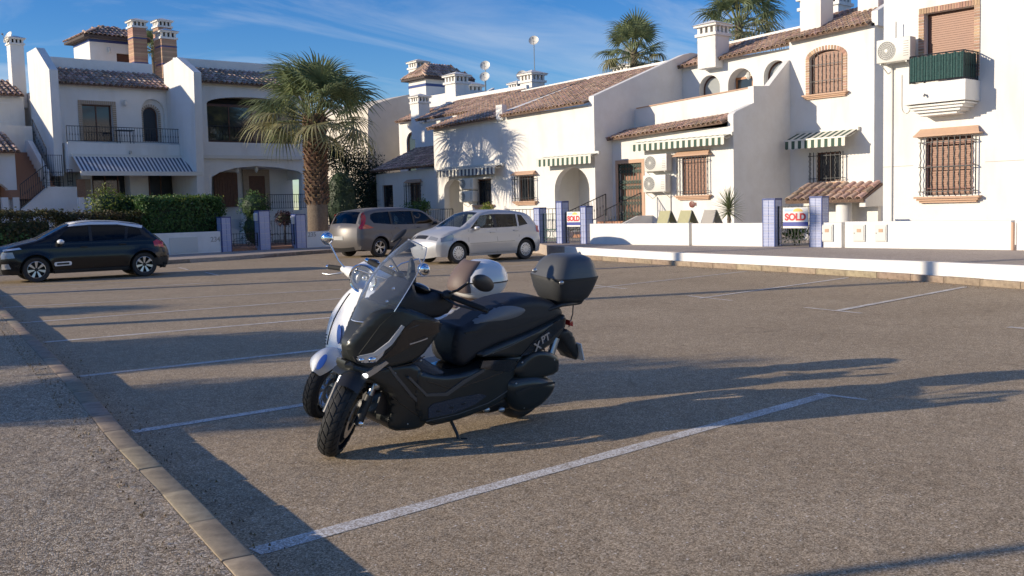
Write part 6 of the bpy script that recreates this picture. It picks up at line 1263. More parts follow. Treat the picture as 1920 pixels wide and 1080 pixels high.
_nt.links.new(_src, _x.inputs[1]); _nt.links.new(_d.outputs[0], _x.inputs[2]); _nt.links.new(_x.outputs[0], _o.inputs[0]); M['lensg'] = glass('lens', (.95, .97, 1), .97, .05, 1.2); M['darkmetal'] = mat('dark_metal', (.06, .06, .062), .35, .8); M['alu'] = mat('brushed_alloy', (.5, .5, .5), .32, .9); M['bluelogo'] = mat('blue_logo', (.02, .07, .32), .3); M['silverlogo'] = mat('silver_lettering', (.55, .55, .55), .3, .7); M['mat_blue'] = mat('rubber_footboard', (.03, .036, .055), .5, bump=.3, bs=80)
M['reflector'] = mat('faceted_reflector', (.75, .76, .78), .38, .55); M['dsatin'] = mat('satin_dark_trim', (.1, .1, .1), .35, .3); M['brow'] = mat('satin_silver_trim', (.55, .56, .57), .3, .3); M['drl'] = mat('running_light', (1, .98, .92), .2, emit=2.2)
def densify(pl_, d=.03):
    out = []
    for i in range(len(pl_)):
        a, b = pl_[i], pl_[(i+1) % len(pl_)]; k = max(1, int(math.hypot(b[0]-a[0], b[1]-a[1])/d)); out += [(a[0]+(b[0]-a[0])*j/k, a[1]+(b[1]-a[1])*j/k) for j in range(k)]
    return out
def pillow(name, outline, hw, r, m, root, T, rnd_=2, step=.035, sm=45, left=True, right=True, inner=None):
    ol = smooth_poly(outline, rnd_, True) if rnd_ else outline; ol = densify(ol, .03); cl = ol+[ol[0]]
    def y(x, z):
        d = dist_poly((x, z), cl); w = hw(x, z); q = max(0, 1-d/r); return max(.004, w-r*(1-math.sqrt(max(0, 1-q*q))))
    mb = MB()
    mb.surf(ol, [], lambda x, z: T @ Vector((x, y(x, z), z)), step); mb.surf(ol, [], lambda x, z: T @ Vector((x, -y(x, z) if inner is None else inner, z)), step)
    n = len(ol); mb.add([T @ Vector((x, y(x, z), z)) for x, z in ol]+[T @ Vector((x, -y(x, z) if inner is None else inner, z)) for x, z in ol], [(i, (i+1) % n, n+(i+1) % n, n+i) for i in range(n)])
    bm = bmesh.new(); me = mb.mesh(name, M[m]); bm.from_mesh(me); bmesh.ops.remove_doubles(bm, verts=bm.verts[:], dist=.0015); bmesh.ops.recalc_face_normals(bm, faces=bm.faces[:]); bm.to_mesh(me); bm.free(); me.shade_smooth(); me.set_sharp_from_angle(angle=R(sm))
    return link(name, me, root)
def decal(name, outline, hw, off, m, root, T, both=True, rr=.0, step=.03, smo=0):
    ol = smooth_poly(outline, smo, True) if smo else outline; n = len(ol)
    for s in ((1, -1) if both else (1,)):
        mb = MB(); mb.surf(ol, [], lambda x, z: T @ Vector((x, s*(hw(x, z)+off), z)), step)
        mb.add([T @ Vector((x, s*(hw(x, z)+off), z)) for x, z in ol]+[T @ Vector((x, s*(hw(x, z)-.012), z)) for x, z in ol], [(i, (i+1) % n, n+(i+1) % n, n+i) for i in range(n)]); mb.build(name, M[m], root, smooth=40, fixn=False)
def shell(name, rings, m, root, T, n=40, p=3.2, smooth=50, mm=None, cap=True):      # stacked rounded-rectangle rings: (cx, cz, half x front, half x rear, half y)
    vs = []; fs = []; mi = []
    for (cx, z, hf, hr, hy, *e) in rings:
        ee = e[0] if e else p
        for k in range(n):
            a = 2*math.pi*k/n; c, s = math.cos(a), math.sin(a); h = hf if c > 0 else hr; q = (abs(c)**ee+abs(s)**ee)**(-1/ee); vs.append(T @ Vector((cx+h*c*q, hy*s*q, z)))
    for i in range(len(rings)-1):
        for k in range(n): fs.append((i*n+k, i*n+(k+1) % n, (i+1)*n+(k+1) % n, (i+1)*n+k))
    if cap: fs += [tuple(range(n)), tuple((len(rings)-1)*n+k for k in range(n))]
    return MB().add(vs, fs).build(name, M[m], root, smooth=smooth)
def moto_wheel(root, T, r, w, rimr, tread=True, rimm='rim_d'):
    """T: places the wheel, axle along local y, centre at the origin"""
    mn = w/2; L_ = T @ Matrix.Rotation(-math.pi/2, 4, 'X'); R0 = r-mn*.8
    def pt(phi, u, o=0.): a = u*math.pi/2; rad = R0+(mn*.8+o)*math.cos(a); yy = (mn+o)*math.sin(a); return T @ Vector((rad*math.cos(phi), yy, rad*math.sin(phi)))
    mb = MB(); N, K = 56, 12; vs = []
    for i in range(N):
        for k in range(K+1): vs.append(pt(2*math.pi*i/N, -1.12+2.24*k/K, -.004))
    mb.add(vs, [(i*(K+1)+k, i*(K+1)+k+1, ((i+1) % N)*(K+1)+k+1, ((i+1) % N)*(K+1)+k) for i in range(N) for k in range(K)]); wo_ = mb.build('front_wheel' if tread else 'rear_wheel', M['tyre'], root, smooth=60)
    if tread:
        tb = MB(); nb = 26; st = 2*math.pi/nb
        for i in range(nb):
            for s in (1, -1):
                base = i*st+(st/2 if s < 0 else 0)
                for (u0, u1, sk0, sk1, ww) in ((.04, .36, 0, .55, .78), (.42, .74, .62, 1.05, .8)):
                    g = 5; a = []
                    for q in range(g+1):
                        u = u0+(u1-u0)*q/g; sk = (sk0+(sk1-sk0)*q/g)*st
                        a += [pt(base+sk, s*u, .0), pt(base+sk+st*ww, s*u, .0), pt(base+sk+st*ww*.5, s*u, .0015)]
                    o = [(3*q, 3*q+2, 3*q+5, 3*q+3) for q in range(g)]+[(3*q+2, 3*q+1, 3*q+4, 3*q+5) for q in range(g)]; tb.add(a, o)
                    lo = [pt(base+(sk0)*st, s*u0, -.006), pt(base+sk0*st+st*ww, s*u0, -.006), pt(base+sk1*st+st*ww, s*u1, -.006), pt(base+sk1*st, s*u1, -.006)]
                    tb.add([a[0], a[1], a[-2], a[-3]]+lo, [(0, 1, 5, 4), (1, 2, 6, 5), (2, 3, 7, 6), (3, 0, 4, 7)])
        tb.build('tread_blocks', M['rubber'], wo_, kind='stuff', smooth=30, fixn=False)
    rm = MB(); rm.lathe([(rimr, mn*.72), (rimr*.92, mn*.7), (rimr*.9, mn*.3), (rimr*.9, -mn*.3), (rimr*.92, -mn*.7), (rimr, -mn*.72)], 40, 0, L_, cap=False); rm.lathe([(.035, mn*.8), (.035, -mn*.8)], 16, 0, L_)
    for k in range(5):
        a = 2*math.pi*k/5
        for j in (-.2, .2): rm.tube([L_ @ Vector((.03*math.cos(a), .03*math.sin(a), 0)), L_ @ Vector((rimr*.93*math.cos(a+j), rimr*.93*math.sin(a+j), 0))], .011, 6)
    rm.build('rim', M[rimm], wo_, smooth=40)
    d = MB()
    for s in (1,): d.lathe([(rimr*.72, s*mn*.9), (rimr*.72, s*mn*.9+.004), (rimr*.45, s*mn*.9+.004), (rimr*.45, s*mn*.9)], 36, 0, L_, cap=False)
    d.build('brake_disc', M['alu'], wo_, smooth=30); return wo_
def ell(name, c, rad, m, root, T, rot=None, sub=3, smooth=60):
    bm = bmesh.new(); bmesh.ops.create_icosphere(bm, subdivisions=sub, radius=1); L_ = T @ Matrix.Translation(c) @ (rot or Matrix.Identity(4)) @ Matrix.Diagonal((*rad, 1)); return MB().bm(bm, 0, L_).build(name, M[m], root, smooth=smooth)
def tub(name, pts, r, m, root, T, n=10, ry=None): return MB().tube([T @ Vector(p) for p in pts], r, n, ry=ry).build(name, M[m], root, smooth=50)
def text_on(s, size, T, P, ex, ez, m, root, name='lettering', bold=.002):
    ex = Vector(ex).normalized(); en = ex.cross(Vector(ez)).normalized(); ez = en.cross(ex); o = link(name, text_mesh(s, size, m, .0015, bold), root)
    W_ = T @ Matrix.Translation(P) @ Matrix((ex, ez, en)).transposed().to_4x4(); me = o.data; me.transform(W_); return o

# ---------------- black maxi scooter
O = (4.78, 5.34, 0); FB = Frame(O, math.pi, R(7)); T0 = FB.M
sc1 = thing('motor_scooter', O, 'big matt black scooter with clear windscreen and black top box, leaning on its side stand', 'scooter'); 
Tl = T0
def vec(z, a, b): return a+(b-a)*z
hwA = lambda x, z: interp([(.9, .17), (1.05, .25), (1.2, .25), (1.32, .215), (1.44, .15), (1.54, .085), (1.62, .045), (1.75, .03)], x)*(1-.75*max(0, z-.84))
hwB = lambda x, z: interp([(.9, .2), (1.1, .24), (1.3, .21), (1.45, .15), (1.6, .09), (1.72, .06)], x)*(1-.35*max(0, .45-z))
hwC = lambda x, z: interp([(.2, .16), (.5, .22), (.9, .245), (1.2, .24)], x)
hwD = lambda x, z: interp([(-.35, .09), (-.1, .13), (.25, .165), (.6, .18), (.85, .165), (1.05, .12)], x)*(1-.5*max(0, z-.78))
hwE = lambda x, z: interp([(-.45, .07), (-.25, .12), (.1, .19), (.5, .21)], x)
hwF = lambda x, z: .215
def H(pts, hw): return [FB.hit(x, y, hw) for x, y in pts]
pillow('front_cowl', H([(652, 650), (664, 632), (686, 606), (706, 583), (735, 573), (765, 578), (795, 588), (834, 605), (827, 624), (812, 646), (796, 668), (770, 682), (735, 690), (700, 700), (680, 694), (662, 678)], hwA), hwA, .03, 'mattb', sc1, Tl, rnd_=1, step=.02)
pillow('lower_shell', H([(655, 676), (684, 690), (735, 686), (772, 680), (795, 690), (806, 715), (812, 745), (803, 788), (799, 803), (768, 810), (738, 810), (731, 797), (742, 770), (735, 745), (716, 724), (694, 714), (668, 708), (650, 690)], hwB), hwB, .035, 'mattb', sc1, Tl, rnd_=1)
pillow('beak', [FB.on(x, y, .02) for x, y in ((690, 690), (668, 680), (652, 686), (632, 699), (640, 706), (668, 712), (700, 712))], lambda x, z: interp([(1.45, .13), (1.6, .09), (1.75, .03)], x), .015, 'mattb', sc1, Tl, rnd_=1)
pillow('side_skirt', H([(785, 690), (800, 700), (832, 706), (878, 700), (925, 680), (975, 664), (1004, 662), (990, 690), (965, 704), (958, 745), (920, 768), (862, 789), (799, 804), (779, 760), (780, 715)], hwC), hwC, .03, 'mattb', sc1, Tl, rnd_=1)
pillow('footwell', H([(786, 664), (830, 692), (850, 706), (810, 712), (780, 700)], hwC), lambda x, z: .2, .02, 'mat_blue', sc1, Tl, rnd_=1)
pillow('tunnel', [(1.2, .58), (1.1, .52), (.95, .47), (.7, .5), (.2, .6), (.1, .4), (.4, .22), (1.1, .2), (1.3, .3)], lambda x, z: .12, .03, 'glossb', sc1, Tl, rnd_=1)
pillow('seat', H([(866, 616), (874, 614), (884, 611), (905, 596), (930, 579), (962, 565), (1000, 557), (1036, 562), (1057, 577), (1062, 590), (1048, 602), (1012, 622), (968, 641), (930, 654), (896, 674), (878, 689), (866, 690), (858, 678), (856, 660), (859, 636)], hwD), hwD, .06, 'vinyl', sc1, Tl, rnd_=1, step=.025)
pillow('pillion_step', H([(884, 612), (908, 594), (935, 577), (965, 567), (988, 571), (993, 583), (982, 597), (955, 607), (915, 611)], hwD), lambda x, z: hwD(x, z)+.012, .066, 'vinylg', sc1, Tl, rnd_=2, step=.025)
decal('seat_seam', H([(872, 624), (884, 621), (955, 617), (1000, 603), (1045, 588), (1045, 590), (1000, 606), (955, 620), (886, 624), (873, 627)], hwD), hwD, .002, 'plasticb', sc1, Tl)
pillow('tail_panel', H([(1063, 588), (1067, 603), (1058, 624), (1040, 645), (1010, 663), (975, 672), (935, 670), (902, 672), (898, 664), (935, 648), (1010, 618), (1048, 598)], hwE), hwE, .03, 'mattb', sc1, Tl, rnd_=1)
pillow('air_filter_cover', H([(985, 672), (1012, 657), (1046, 664), (1054, 678), (1052, 702), (1005, 712), (975, 712), (966, 694)], hwF), hwF, .03, 'mattb', sc1, Tl, rnd_=1, inner=.06)
hwG = lambda x, z: .238
pillow('cvt_cover', H([(956, 716), (975, 709), (1010, 704), (1040, 711), (1050, 722), (1041, 744), (1019, 766), (992, 778), (968, 771), (954, 748)], hwG), hwG, .07, 'mattb', sc1, Tl, rnd_=2, inner=.06, step=.02)
decal('cover_crease', H([(966, 735), (1000, 722), (1040, 716), (1040, 719), (1000, 727), (968, 740)], hwG), hwG, .004, 'plasticb', sc1, Tl, both=False)
x, z = FB.on(960, 775, .15); tub('crankcase', [(.75, .1, .2), (.5, .1, .19), (.2, .1, .22)], [.05, .07, .09], 'darkmetal', sc1, Tl, 10); tub('muffler', [(.3, -.17, .28), (.1, -.2, .32), (-.25, -.22, .42)], [.05, .085, .075], 'darkmetal', sc1, Tl, 16)
for (a, b) in (((940, 768), (935, 778)), ((912, 768), (905, 776))): q = FB.on(*a, .2); ell('bolt', (q[0], .2, q[1]), (.03, .02, .02), 'alu', sc1, Tl, sub=2)
# trim on the flanks
decal('upper_ridge', H([(672, 664), (690, 640), (712, 610), (735, 588), (756, 584), (750, 596), (725, 622), (700, 648)], hwA), hwA, .006, 'mattb', sc1, Tl)
decal('chrome_brow', H([(668, 668), (700, 661), (728, 640), (752, 609), (757, 612), (733, 646), (706, 667), (672, 672)], hwA), hwA, .011, 'brow', sc1, Tl)
decal('gloss_panel', H([(757, 616), (775, 600), (800, 598), (830, 607), (824, 622), (800, 632), (770, 650), (735, 668), (712, 675), (740, 648)], hwA), hwA, .004, 'glossb', sc1, Tl)
decal('headlamp', H([(667, 672), (705, 668), (722, 652), (716, 666), (704, 678), (684, 680), (672, 678)], hwA), hwA, .009, 'lampg', sc1, Tl)
decal('headlamp_bezel', H([(662, 668), (706, 664), (735, 643), (718, 668), (706, 683), (684, 685), (668, 682)], hwA), hwA, .006, 'plasticb', sc1, Tl)
q = FB.hit(700, 674, hwA); ell('headlamp_lens', (q[0]+.005, hwA(*q)-.004, q[1]), (.03, .024, .024), 'chrome', sc1, Tl, sub=2); q = FB.hit(680, 675, hwA); ell('headlamp_lens', (q[0]+.005, hwA(*q)-.004, q[1]), (.022, .02, .02), 'chrome', sc1, Tl, sub=2)
decal('indicator_trim', H([(680, 700), (700, 690), (722, 676), (727, 680), (706, 697), (690, 707)], hwB), hwB, .012, 'alu', sc1, Tl)
q = FB.hit(684, 704, hwB); ell('running_light', (q[0], hwB(*q)+.006, q[1]), (.024, .014, .018), 'drl', sc1, Tl, sub=2); ell('running_light', (q[0], -hwB(*q)-.006, q[1]), (.024, .014, .018), 'drl', sc1, Tl, sub=2)
decal('lower_crease', H([(730, 686), (745, 705), (772, 738), (800, 765), (797, 770), (768, 742), (741, 709), (726, 688)], hwB), hwB, .009, 'dsatin', sc1, Tl)
decal('chrome_swoop', H([(768, 706), (800, 738), (835, 736), (868, 712), (905, 692), (907, 696), (870, 719), (838, 742), (798, 743), (764, 708)], hwC), hwC, .007, 'dsatin', sc1, Tl)
decal('footboard', H([(803, 765), (812, 757), (860, 745), (900, 738), (912, 742), (890, 758), (850, 775), (803, 784)], hwC), hwC, .005, 'mat_blue', sc1, Tl)
for (a, b) in ((822, 770), (846, 763), (868, 756)): q = FB.hit(a, b, hwC); ell('grip_stud', (q[0], hwC(*q)+.005, q[1]), (.022, .005, .009), 'plasticb', sc1, Tl, sub=2)
decal('dark_window', H([(905, 676), (975, 672), (990, 676), (955, 697), (930, 695), (900, 690)], hwC), hwC, .006, 'glossb', sc1, Tl)
decal('black_inlay', H([(1040, 604), (1060, 596), (1056, 612), (1030, 636), (1004, 652), (990, 664), (975, 668), (1000, 640)], hwE), hwE, .005, 'glossb', sc1, Tl)
x, z = FB.hit(1006, 649, hwE); text_on('X', .085, Tl, (x, hwE(x, z)+.012, z), (-1, .0, .35), (.3, 0, 1), M['silverlogo'], sc1, 'model_lettering'); x, z = FB.hit(1021, 634, hwE); text_on('PT', .075, Tl, (x, hwE(x, z)+.012, z), (-1, 0, .35), (.3, 0, 1), M['silverlogo'], sc1, 'model_lettering')
x, z = FB.hit(785, 640, hwA); decal('side_badge', [(x+.06, z-.018), (x-.06, z+.012), (x-.06, z+.02), (x+.06, z-.01)], hwA, .006, 'silverlogo', sc1, Tl, both=False); decal('side_badge', [(x+.045, z-.004), (x-.05, z+.022), (x-.045, z+.034), (x+.035, z+.008)], hwA, .006, 'darkmetal', sc1, Tl, both=False)
def seam(pts, hw, r=.0032, m='glossb', nm='panel_seam'):
    q = [FB.hit(a, b, hw) for a, b in pts]; out = []
    for (a, b) in zip(q, q[1:]): out += [(a[0]+(b[0]-a[0])*i/6, a[1]+(b[1]-a[1])*i/6) for i in range(6)]
    out.append(q[-1]); MB().tube([Tl @ Vector((x, hw(x, z)+.001, z)) for x, z in out], r, 5).build(nm, M[m], sc1)
seam([(700, 700), (735, 690), (770, 682), (796, 668)], hwB); seam([(735, 745), (770, 770), (799, 790)], hwB); seam([(800, 715), (850, 730), (905, 712), (960, 690)], hwC); seam([(799, 790), (860, 776), (915, 756), (955, 730)], hwC, .004, 'dsatin', 'lower_trim'); seam([(905, 668), (950, 652), (1010, 622), (1050, 600)], hwE, .004, 'dsatin', 'tail_trim')
seam([(700, 664), (735, 640), (760, 618), (800, 602), (828, 607)], hwA, .003, 'dsatin', 'cowl_trim')
for a, b, h_ in ((790, 676, hwB), (742, 700, hwB), (765, 795, hwB), (815, 780, hwC), (900, 745, hwC), (925, 662, hwE), (1030, 628, hwE), (980, 680, hwF), (1040, 675, hwF), (985, 765, hwG), (1030, 725, hwG), (970, 720, hwG)):
    q = FB.hit(a, b, h_); ell('screw', (q[0], h_(*q)-(.004 if h_ is not hwG else .012), q[1]), (.009, .006, .009), 'alu', sc1, Tl, sub=1)
# black centre mask under the windscreen with emblem
pillow('screen_base', [FB.on(x, y, 0) for x, y in ((664, 646), (668, 622), (684, 598), (705, 584), (722, 588), (715, 612), (690, 640))], lambda x, z: interp([(1.2, .17), (1.4, .12), (1.55, .06), (1.65, .03)], x), .015, 'glossb', sc1, Tl, rnd_=1)
x, z = FB.on(664, 634, .0); MB().lathe([(.02, 0), (.02, .004), (.014, .006)], 16, 0, Tl @ Matrix.Translation((x+.01, .012, z)) @ Matrix.Rotation(R(55), 4, 'Y')).build('emblem', M['chrome'], sc1)
# windscreen
def screen(name, top, bot, wt, wb, bow, m, root, T, nose=.06):
    mb = MB(); N, K = 12, 12; vs = []
    for side_ in (0,):
        for i in range(N+1):
            v = i/N; cx = bot[0]+(top[0]-bot[0])*v; cz = bot[1]+(top[1]-bot[1])*v+nose*math.sin(v*math.pi)*.6; cx += nose*math.sin(v*math.pi)*.5; w = wb+(wt-wb)*v+.085*math.sin(v*math.pi); 
            if v > .8: w *= math.sqrt(max(.05, 1-((v-.8)/.2)**2*.55))
            for k in range(K+1): u = -1+2*k/K; vs.append(T @ Vector((cx-bow*u*u*(1-.3*v)-.005*side_, w*u, cz-.05*u*u*v-.002*side_)))
    w_ = K+1; n = (N+1)*w_; f = [(i*w_+k, i*w_+k+1, (i+1)*w_+k+1, (i+1)*w_+k) for i in range(N) for k in range(K)]; mb.add(vs, f); 
    rim_ = [i*w_ for i in range(N+1)]+[N*w_+k for k in range(1, K+1)]+[i*w_+K for i in range(N-1, -1, -1)]+[k for k in range(K-1, 0, -1)]
    mb.build(name, M[m], root, smooth=50, fixn=False); return [vs[i] for i in rim_]
tp = FB.on(766, 449, 0); bt_ = FB.on(662, 601, 0); edge_ = screen('windscreen', tp, bt_, .085, .15, .15, 'screen', sc1, Tl)
MB().tube(edge_+[edge_[0]], .0035, 5).build('windscreen_edge', M['lampg'], sc1)
for (a, b) in ((745, 541), (733, 565), (741, 500), (719, 585)): q = FB.on(a, b, .1); ell('screen_screw', (q[0]+.03, .1, q[1]), (.013, .012, .013), 'chrome', sc1, Tl, sub=2)
pillow('instrument_housing', [FB.on(x, y, .1) for x, y in ((700, 600), (722, 570), (752, 546), (772, 520), (777, 548), (792, 553), (822, 545), (848, 553), (852, 566), (835, 592), (800, 598), (740, 600))], lambda x, z: .15, .05, 'vinyl', sc1, Tl, rnd_=1)
pillow('screen_bracket', [FB.on(x, y, .0) for x, y in ((758, 560), (764, 520), (770, 478), (778, 500), (780, 560))], lambda x, z: .02, .01, 'plasticb', sc1, Tl, rnd_=1)
ell('instrument_dial', (1.06, .02, 1.03), (.07, .09, .03), 'glossb', sc1, Tl, Matrix.Rotation(R(-25), 4, 'Y'))
# handlebar, grips, levers, mirrors (bars turned to the left)
tub('handlebar', [(1.16, -.36, 1.13), (1.08, -.18, 1.07), (1.04, 0, 1.03), (.95, .17, 1.0), (.93, .2, .99)], .013, 'darkmetal', sc1, Tl)
for (a, b) in (((.93, .2, .99), (.8, .37, .93)), ((1.1, -.22, 1.09), (1.18, -.4, 1.15))): tub('grip', [a, b], .019, 'rubber', sc1, Tl, 12); d = (Vector(b)-Vector(a)).normalized(); tub('bar_end', [Vector(b), Vector(b)+d*.025], .016, 'chrome' if b[1] < 0 else 'plasticb', sc1, Tl, 12)
ell('switch_block', (.95, .17, 1.0), (.045, .04, .035), 'plasticb', sc1, Tl, sub=2); ell('switch_block', (1.08, -.19, 1.08), (.04, .04, .03), 'plasticb', sc1, Tl, sub=2)
tub('brake_lever', [(.98, .17, .985), (.95, .27, .955), (.86, .37, .93)], [.009, .008, .006], 'darkmetal', sc1, Tl, 8); tub('brake_lever', [(1.14, -.18, 1.05), (1.22, -.3, 1.08), (1.27, -.4, 1.1)], [.008, .007, .006], 'alu', sc1, Tl, 8); ell('lever_ball', (1.27, -.4, 1.1), (.011,)*3, 'alu', sc1, Tl, sub=2)
x1_, z1_ = FB.on(849, 547, .24); xm, zm = FB.on(906, 531, .36); tub('mirror_stem', [(.95, .19, 1.02), (x1_, .24, z1_), (x1_-.02, .26, z1_+.01), (xm+.1, .34, zm+.01)], .009, 'plasticb', sc1, Tl, 8); ell('mirror', (xm, .36, zm), (.12, .034, .052), 'plasticb', sc1, Tl, Matrix.Rotation(R(-20), 4, 'Y') @ Matrix.Rotation(R(15), 4, 'Z'))
xr_, zr_ = FB.on(748, 442, -.45); tub('mirror_stem', [(1.08, -.19, 1.1), (1.09, -.3, 1.2), (xr_, -.42, zr_-.02)], .009, 'plasticb', sc1, Tl, 8); ell('mirror', (xr_, -.45, zr_), (.075, .03, .016), 'plasticb', sc1, Tl, Matrix.Rotation(R(35), 4, 'Y'))
# front wheel and fork turned about the steering head
Ax = Vector((1.575, 0, .29)); ad_ = Vector((-.42, 0, .907)).normalized(); TS = T0 @ Matrix.Translation(Ax) @ Matrix.Rotation(R(44), 4, ad_) @ Matrix.Translation(-Ax)
moto_wheel(sc1, TS @ Matrix.Translation((1.62, 0, .272)), .272, .138, .18)
for s in (1, -1):
    a = Vector((1.61, s*.105, .27)); tub('fork_leg', [a-ad_*.03, a+ad_*.17], [.03, .026], 'plasticb' if s > 0 else 'darkmetal', sc1, TS, 14); tub('fork_tube', [a+ad_*.16, a+ad_*.45], .0185, 'alu', sc1, TS, 12)
ell('axle_nut', (1.625, .115, .262), (.02, .028, .02), 'chrome', sc1, TS, sub=2)
mb = MB(); k = 14; vs = []
for i in range(k+1):
    a = R(60+75*i/k)
    for u in (-1, -.6, 0, .6, 1): vs.append(TS @ Vector((1.62+(.305-.03*u*u)*math.cos(a), .072*u, .272+(.305-.03*u*u)*math.sin(a))))
mb.add(vs, [(i*5+j, i*5+j+1, i*5+j+6, i*5+j+5) for i in range(k) for j in range(4)]); mb.build('front_mudguard', M['plasticb'], sc1, smooth=50)
mb = MB()
for (a, b, c) in ((1.42, .35, .0),): mb.box(-.09, .09, -.1, .1, -.13, .13)
mb.moved(Tl @ Matrix.Translation((1.3, 0, .36)) @ Matrix.Rotation(R(-20), 4, 'Y')); mb.build('radiator', M['darkmetal'], sc1)
for s in (1, -1): ell('horn', (1.42, s*.09, .45), (.035, .035, .035), 'alu', sc1, Tl, sub=2)
tub('brake_hose', [(1.5, .05, .55), (1.42, .08, .42), (1.47, .1, .34)], .007, 'redir', sc1, Tl, 6)
moto_wheel(sc1, T0 @ Matrix.Translation((.13, 0, .245)), .245, .14, .16, tread=False)
tub('side_stand', [(.86, .1, .19), (.84, .2, .06), (.835, .235, -.022)], [.013, .011, .01], 'plasticb', sc1, Tl, 8); tub('stand_foot', [(.86, .235, -.024), (.80, .25, -.026)], .014, 'plasticb', sc1, Tl, 8); q = FB.on(872, 820, .23); tub('stand_peg', [(.83, .23, .03), (.8, .26, .035)], .006, 'plasticb', sc1, Tl, 6)
pillow('rear_mudguard', [(-.15, .62), (-.28, .64), (-.37, .50), (-.39, .41), (-.36, .38), (-.32, .43), (-.23, .52)], lambda x, z: .09, .015, 'plasticb', sc1, Tl, rnd_=1); mb = MB(); mb.box(-.005, .005, -.11, .11, -.07, .07); mb.moved(Tl @ Matrix.Translation((-.395, 0, .45)) @ Matrix.Rotation(R(20), 4, 'Y')); mb.build('licence_plate', M['plate'], sc1)
for s in (1, -1): tub('rear_shock', [(.02, s*.15, .36), (-.08, s*.14, .6)], .028, 'alu', sc1, Tl, 10)
pillow('tail_lamp', [(-.27, .70), (-.3, .69), (-.305, .65), (-.27, .66)], lambda x, z: .09, .01, 'redlamp', sc1, Tl, rnd_=0)
for s in (1, -1): tub('grab_rail', [(.05, s*.12, .8), (-.1, s*.15, .84), (-.3, s*.1, .83), (-.36, 0, .82)], .013, 'plasticb', sc1, Tl, 8)
q0 = FB.on(1075, 568, 0); q1 = FB.on(1063, 612, 0); tub('antenna_wire', [(q0[0], 0, q0[1]), (q0[0]+.0, 0, (q0[1]+q1[1])/2), (q1[0], .02, q1[1])], .005, 'plasticb', sc1, Tl, 6)
# top box
tbx = thing('top_box', Tl @ Vector((-.26, 0, .83)), 'angular black and dark grey top box on the rear rack of the big black scooter', 'top box')
shell('rack_plate', [(-.25, .815, .12, .16, .1), (-.25, .845, .13, .17, .12)], 'plasticb', tbx, Tl)
shell('lower_case', [(-.25, .846, .13, .14, .115, 5), (-.25, .87, .155, .17, .14, 5), (-.25, .93, .185, .2, .163, 5), (-.25, 1.0, .207, .228, .176, 5), (-.25, 1.012, .209, .23, .178, 5)], 'caseb', tbx, Tl, smooth=30)
shell('seam_band', [(-.25, 1.0125, .212, .234, .181, 5), (-.25, 1.03, .212, .234, .181, 5)], 'plasticb', tbx, Tl, smooth=30)
shell('lid', [(-.25, 1.0305, .209, .23, .177, 5), (-.252, 1.07, .188, .22, .166, 4.5), (-.256, 1.12, .166, .21, .15, 4.2), (-.26, 1.158, .134, .182, .124, 4), (-.26, 1.176, .1, .14, .096, 3.5), (-.26, 1.184, .05, .065, .045, 2.5)], 'caseg', tbx, Tl, smooth=70)
for (a, b, yy) in ((1003, 507, .13), (1053, 530, .182)): q = FB.on(a, b, yy); ell('latch', (q[0], yy, q[1]), (.022, .012, .016), 'alu', tbx, Tl, sub=2)

# ---------------- white scooter behind it
O = (4.98, 6.45, 0); FW = Frame(O, math.pi, R(6)); Tw = FW.M
sc2 = thing('motor_scooter', O, 'white retro scooter with round chrome headlight standing behind the big black one', 'scooter')
TSw = Tw @ Matrix.Translation((1.24, 0, .26)) @ Matrix.Rotation(R(30), 4, Vector((-.38, 0, .925))) @ Matrix.Translation((-1.24, 0, -.26))
moto_wheel(sc2, TSw @ Matrix.Translation((1.3, 0, .225)), .225, .12, .14, rimm='rim_s'); moto_wheel(sc2, Tw @ Matrix.Translation((0, 0, .225)), .225, .12, .14, tread=False)
for s in (1, -1): tub('fork_leg', [(1.31, s*.09, .23), (1.22, s*.08, .5)], .022, 'darkmetal', sc2, TSw, 10)
# front mudguard: domed shell
mb = MB(); k = 16; vs = []
for i in range(k+1):
    v = i/k; a = R(38+92*v)
    for j in range(11): u = -1+.2*j; rr_ = .262+.03*math.sin(v*math.pi); w_ = .105*math.sin(min(1, v*2.2+.18)*math.pi/2)*(1 if v < .8 else .9); vs.append(TSw @ Vector((1.3+(rr_-.075*u*u)*math.cos(a), w_*u, .23+(rr_-.075*u*u)*math.sin(a)+.03)))
mb.add(vs, [(i*11+j, i*11+j+1, i*11+j+12, i*11+j+11) for i in range(k) for j in range(10)]); mg = mb.build('front_mudguard', M['wscoot'], sc2, smooth=60)
# leg shield
def shield(u, v, off=0.):        # u across, v from top to bottom
    w = interp([(0, .14), (.12, .2), (.5, .235), (.85, .2), (1, .15)], v); x = .99+.24*v+.035*math.sin(v*math.pi)-.05*abs(u)**2.2+off; z = .95-.47*v; return Vector((x, w*u, z))
mb = MB(); N, K = 22, 16; vs = []
for o_ in (0, -.03):
    for i in range(N+1):
        for j in range(K+1): vs.append(Tw @ shield(-1+2*j/K, i/N, o_))
n = (N+1)*(K+1); f = [(i*(K+1)+j, i*(K+1)+j+1, (i+1)*(K+1)+j+1, (i+1)*(K+1)+j) for i in range(N) for j in range(K)]; rm_ = [i*(K+1) for i in range(N+1)]+[N*(K+1)+j for j in range(1, K+1)]+[i*(K+1)+K for i in range(N-1, -1, -1)]+[j for j in range(K-1, 0, -1)]
mb.add(vs, f+[tuple(x+n for x in q[::-1]) for q in f]+[(rm_[i], rm_[(i+1) % len(rm_)], rm_[(i+1) % len(rm_)]+n, rm_[i]+n) for i in range(len(rm_))]); mb.build('leg_shield', M['wscoot'], sc2, smooth=50)
mb = MB(); mb.tube([Tw @ (shield(-.45, i/20, .004)) for i in range(2, 19)], .0045, 6); mb.build('shield_crease', M['darkmetal'], sc2)
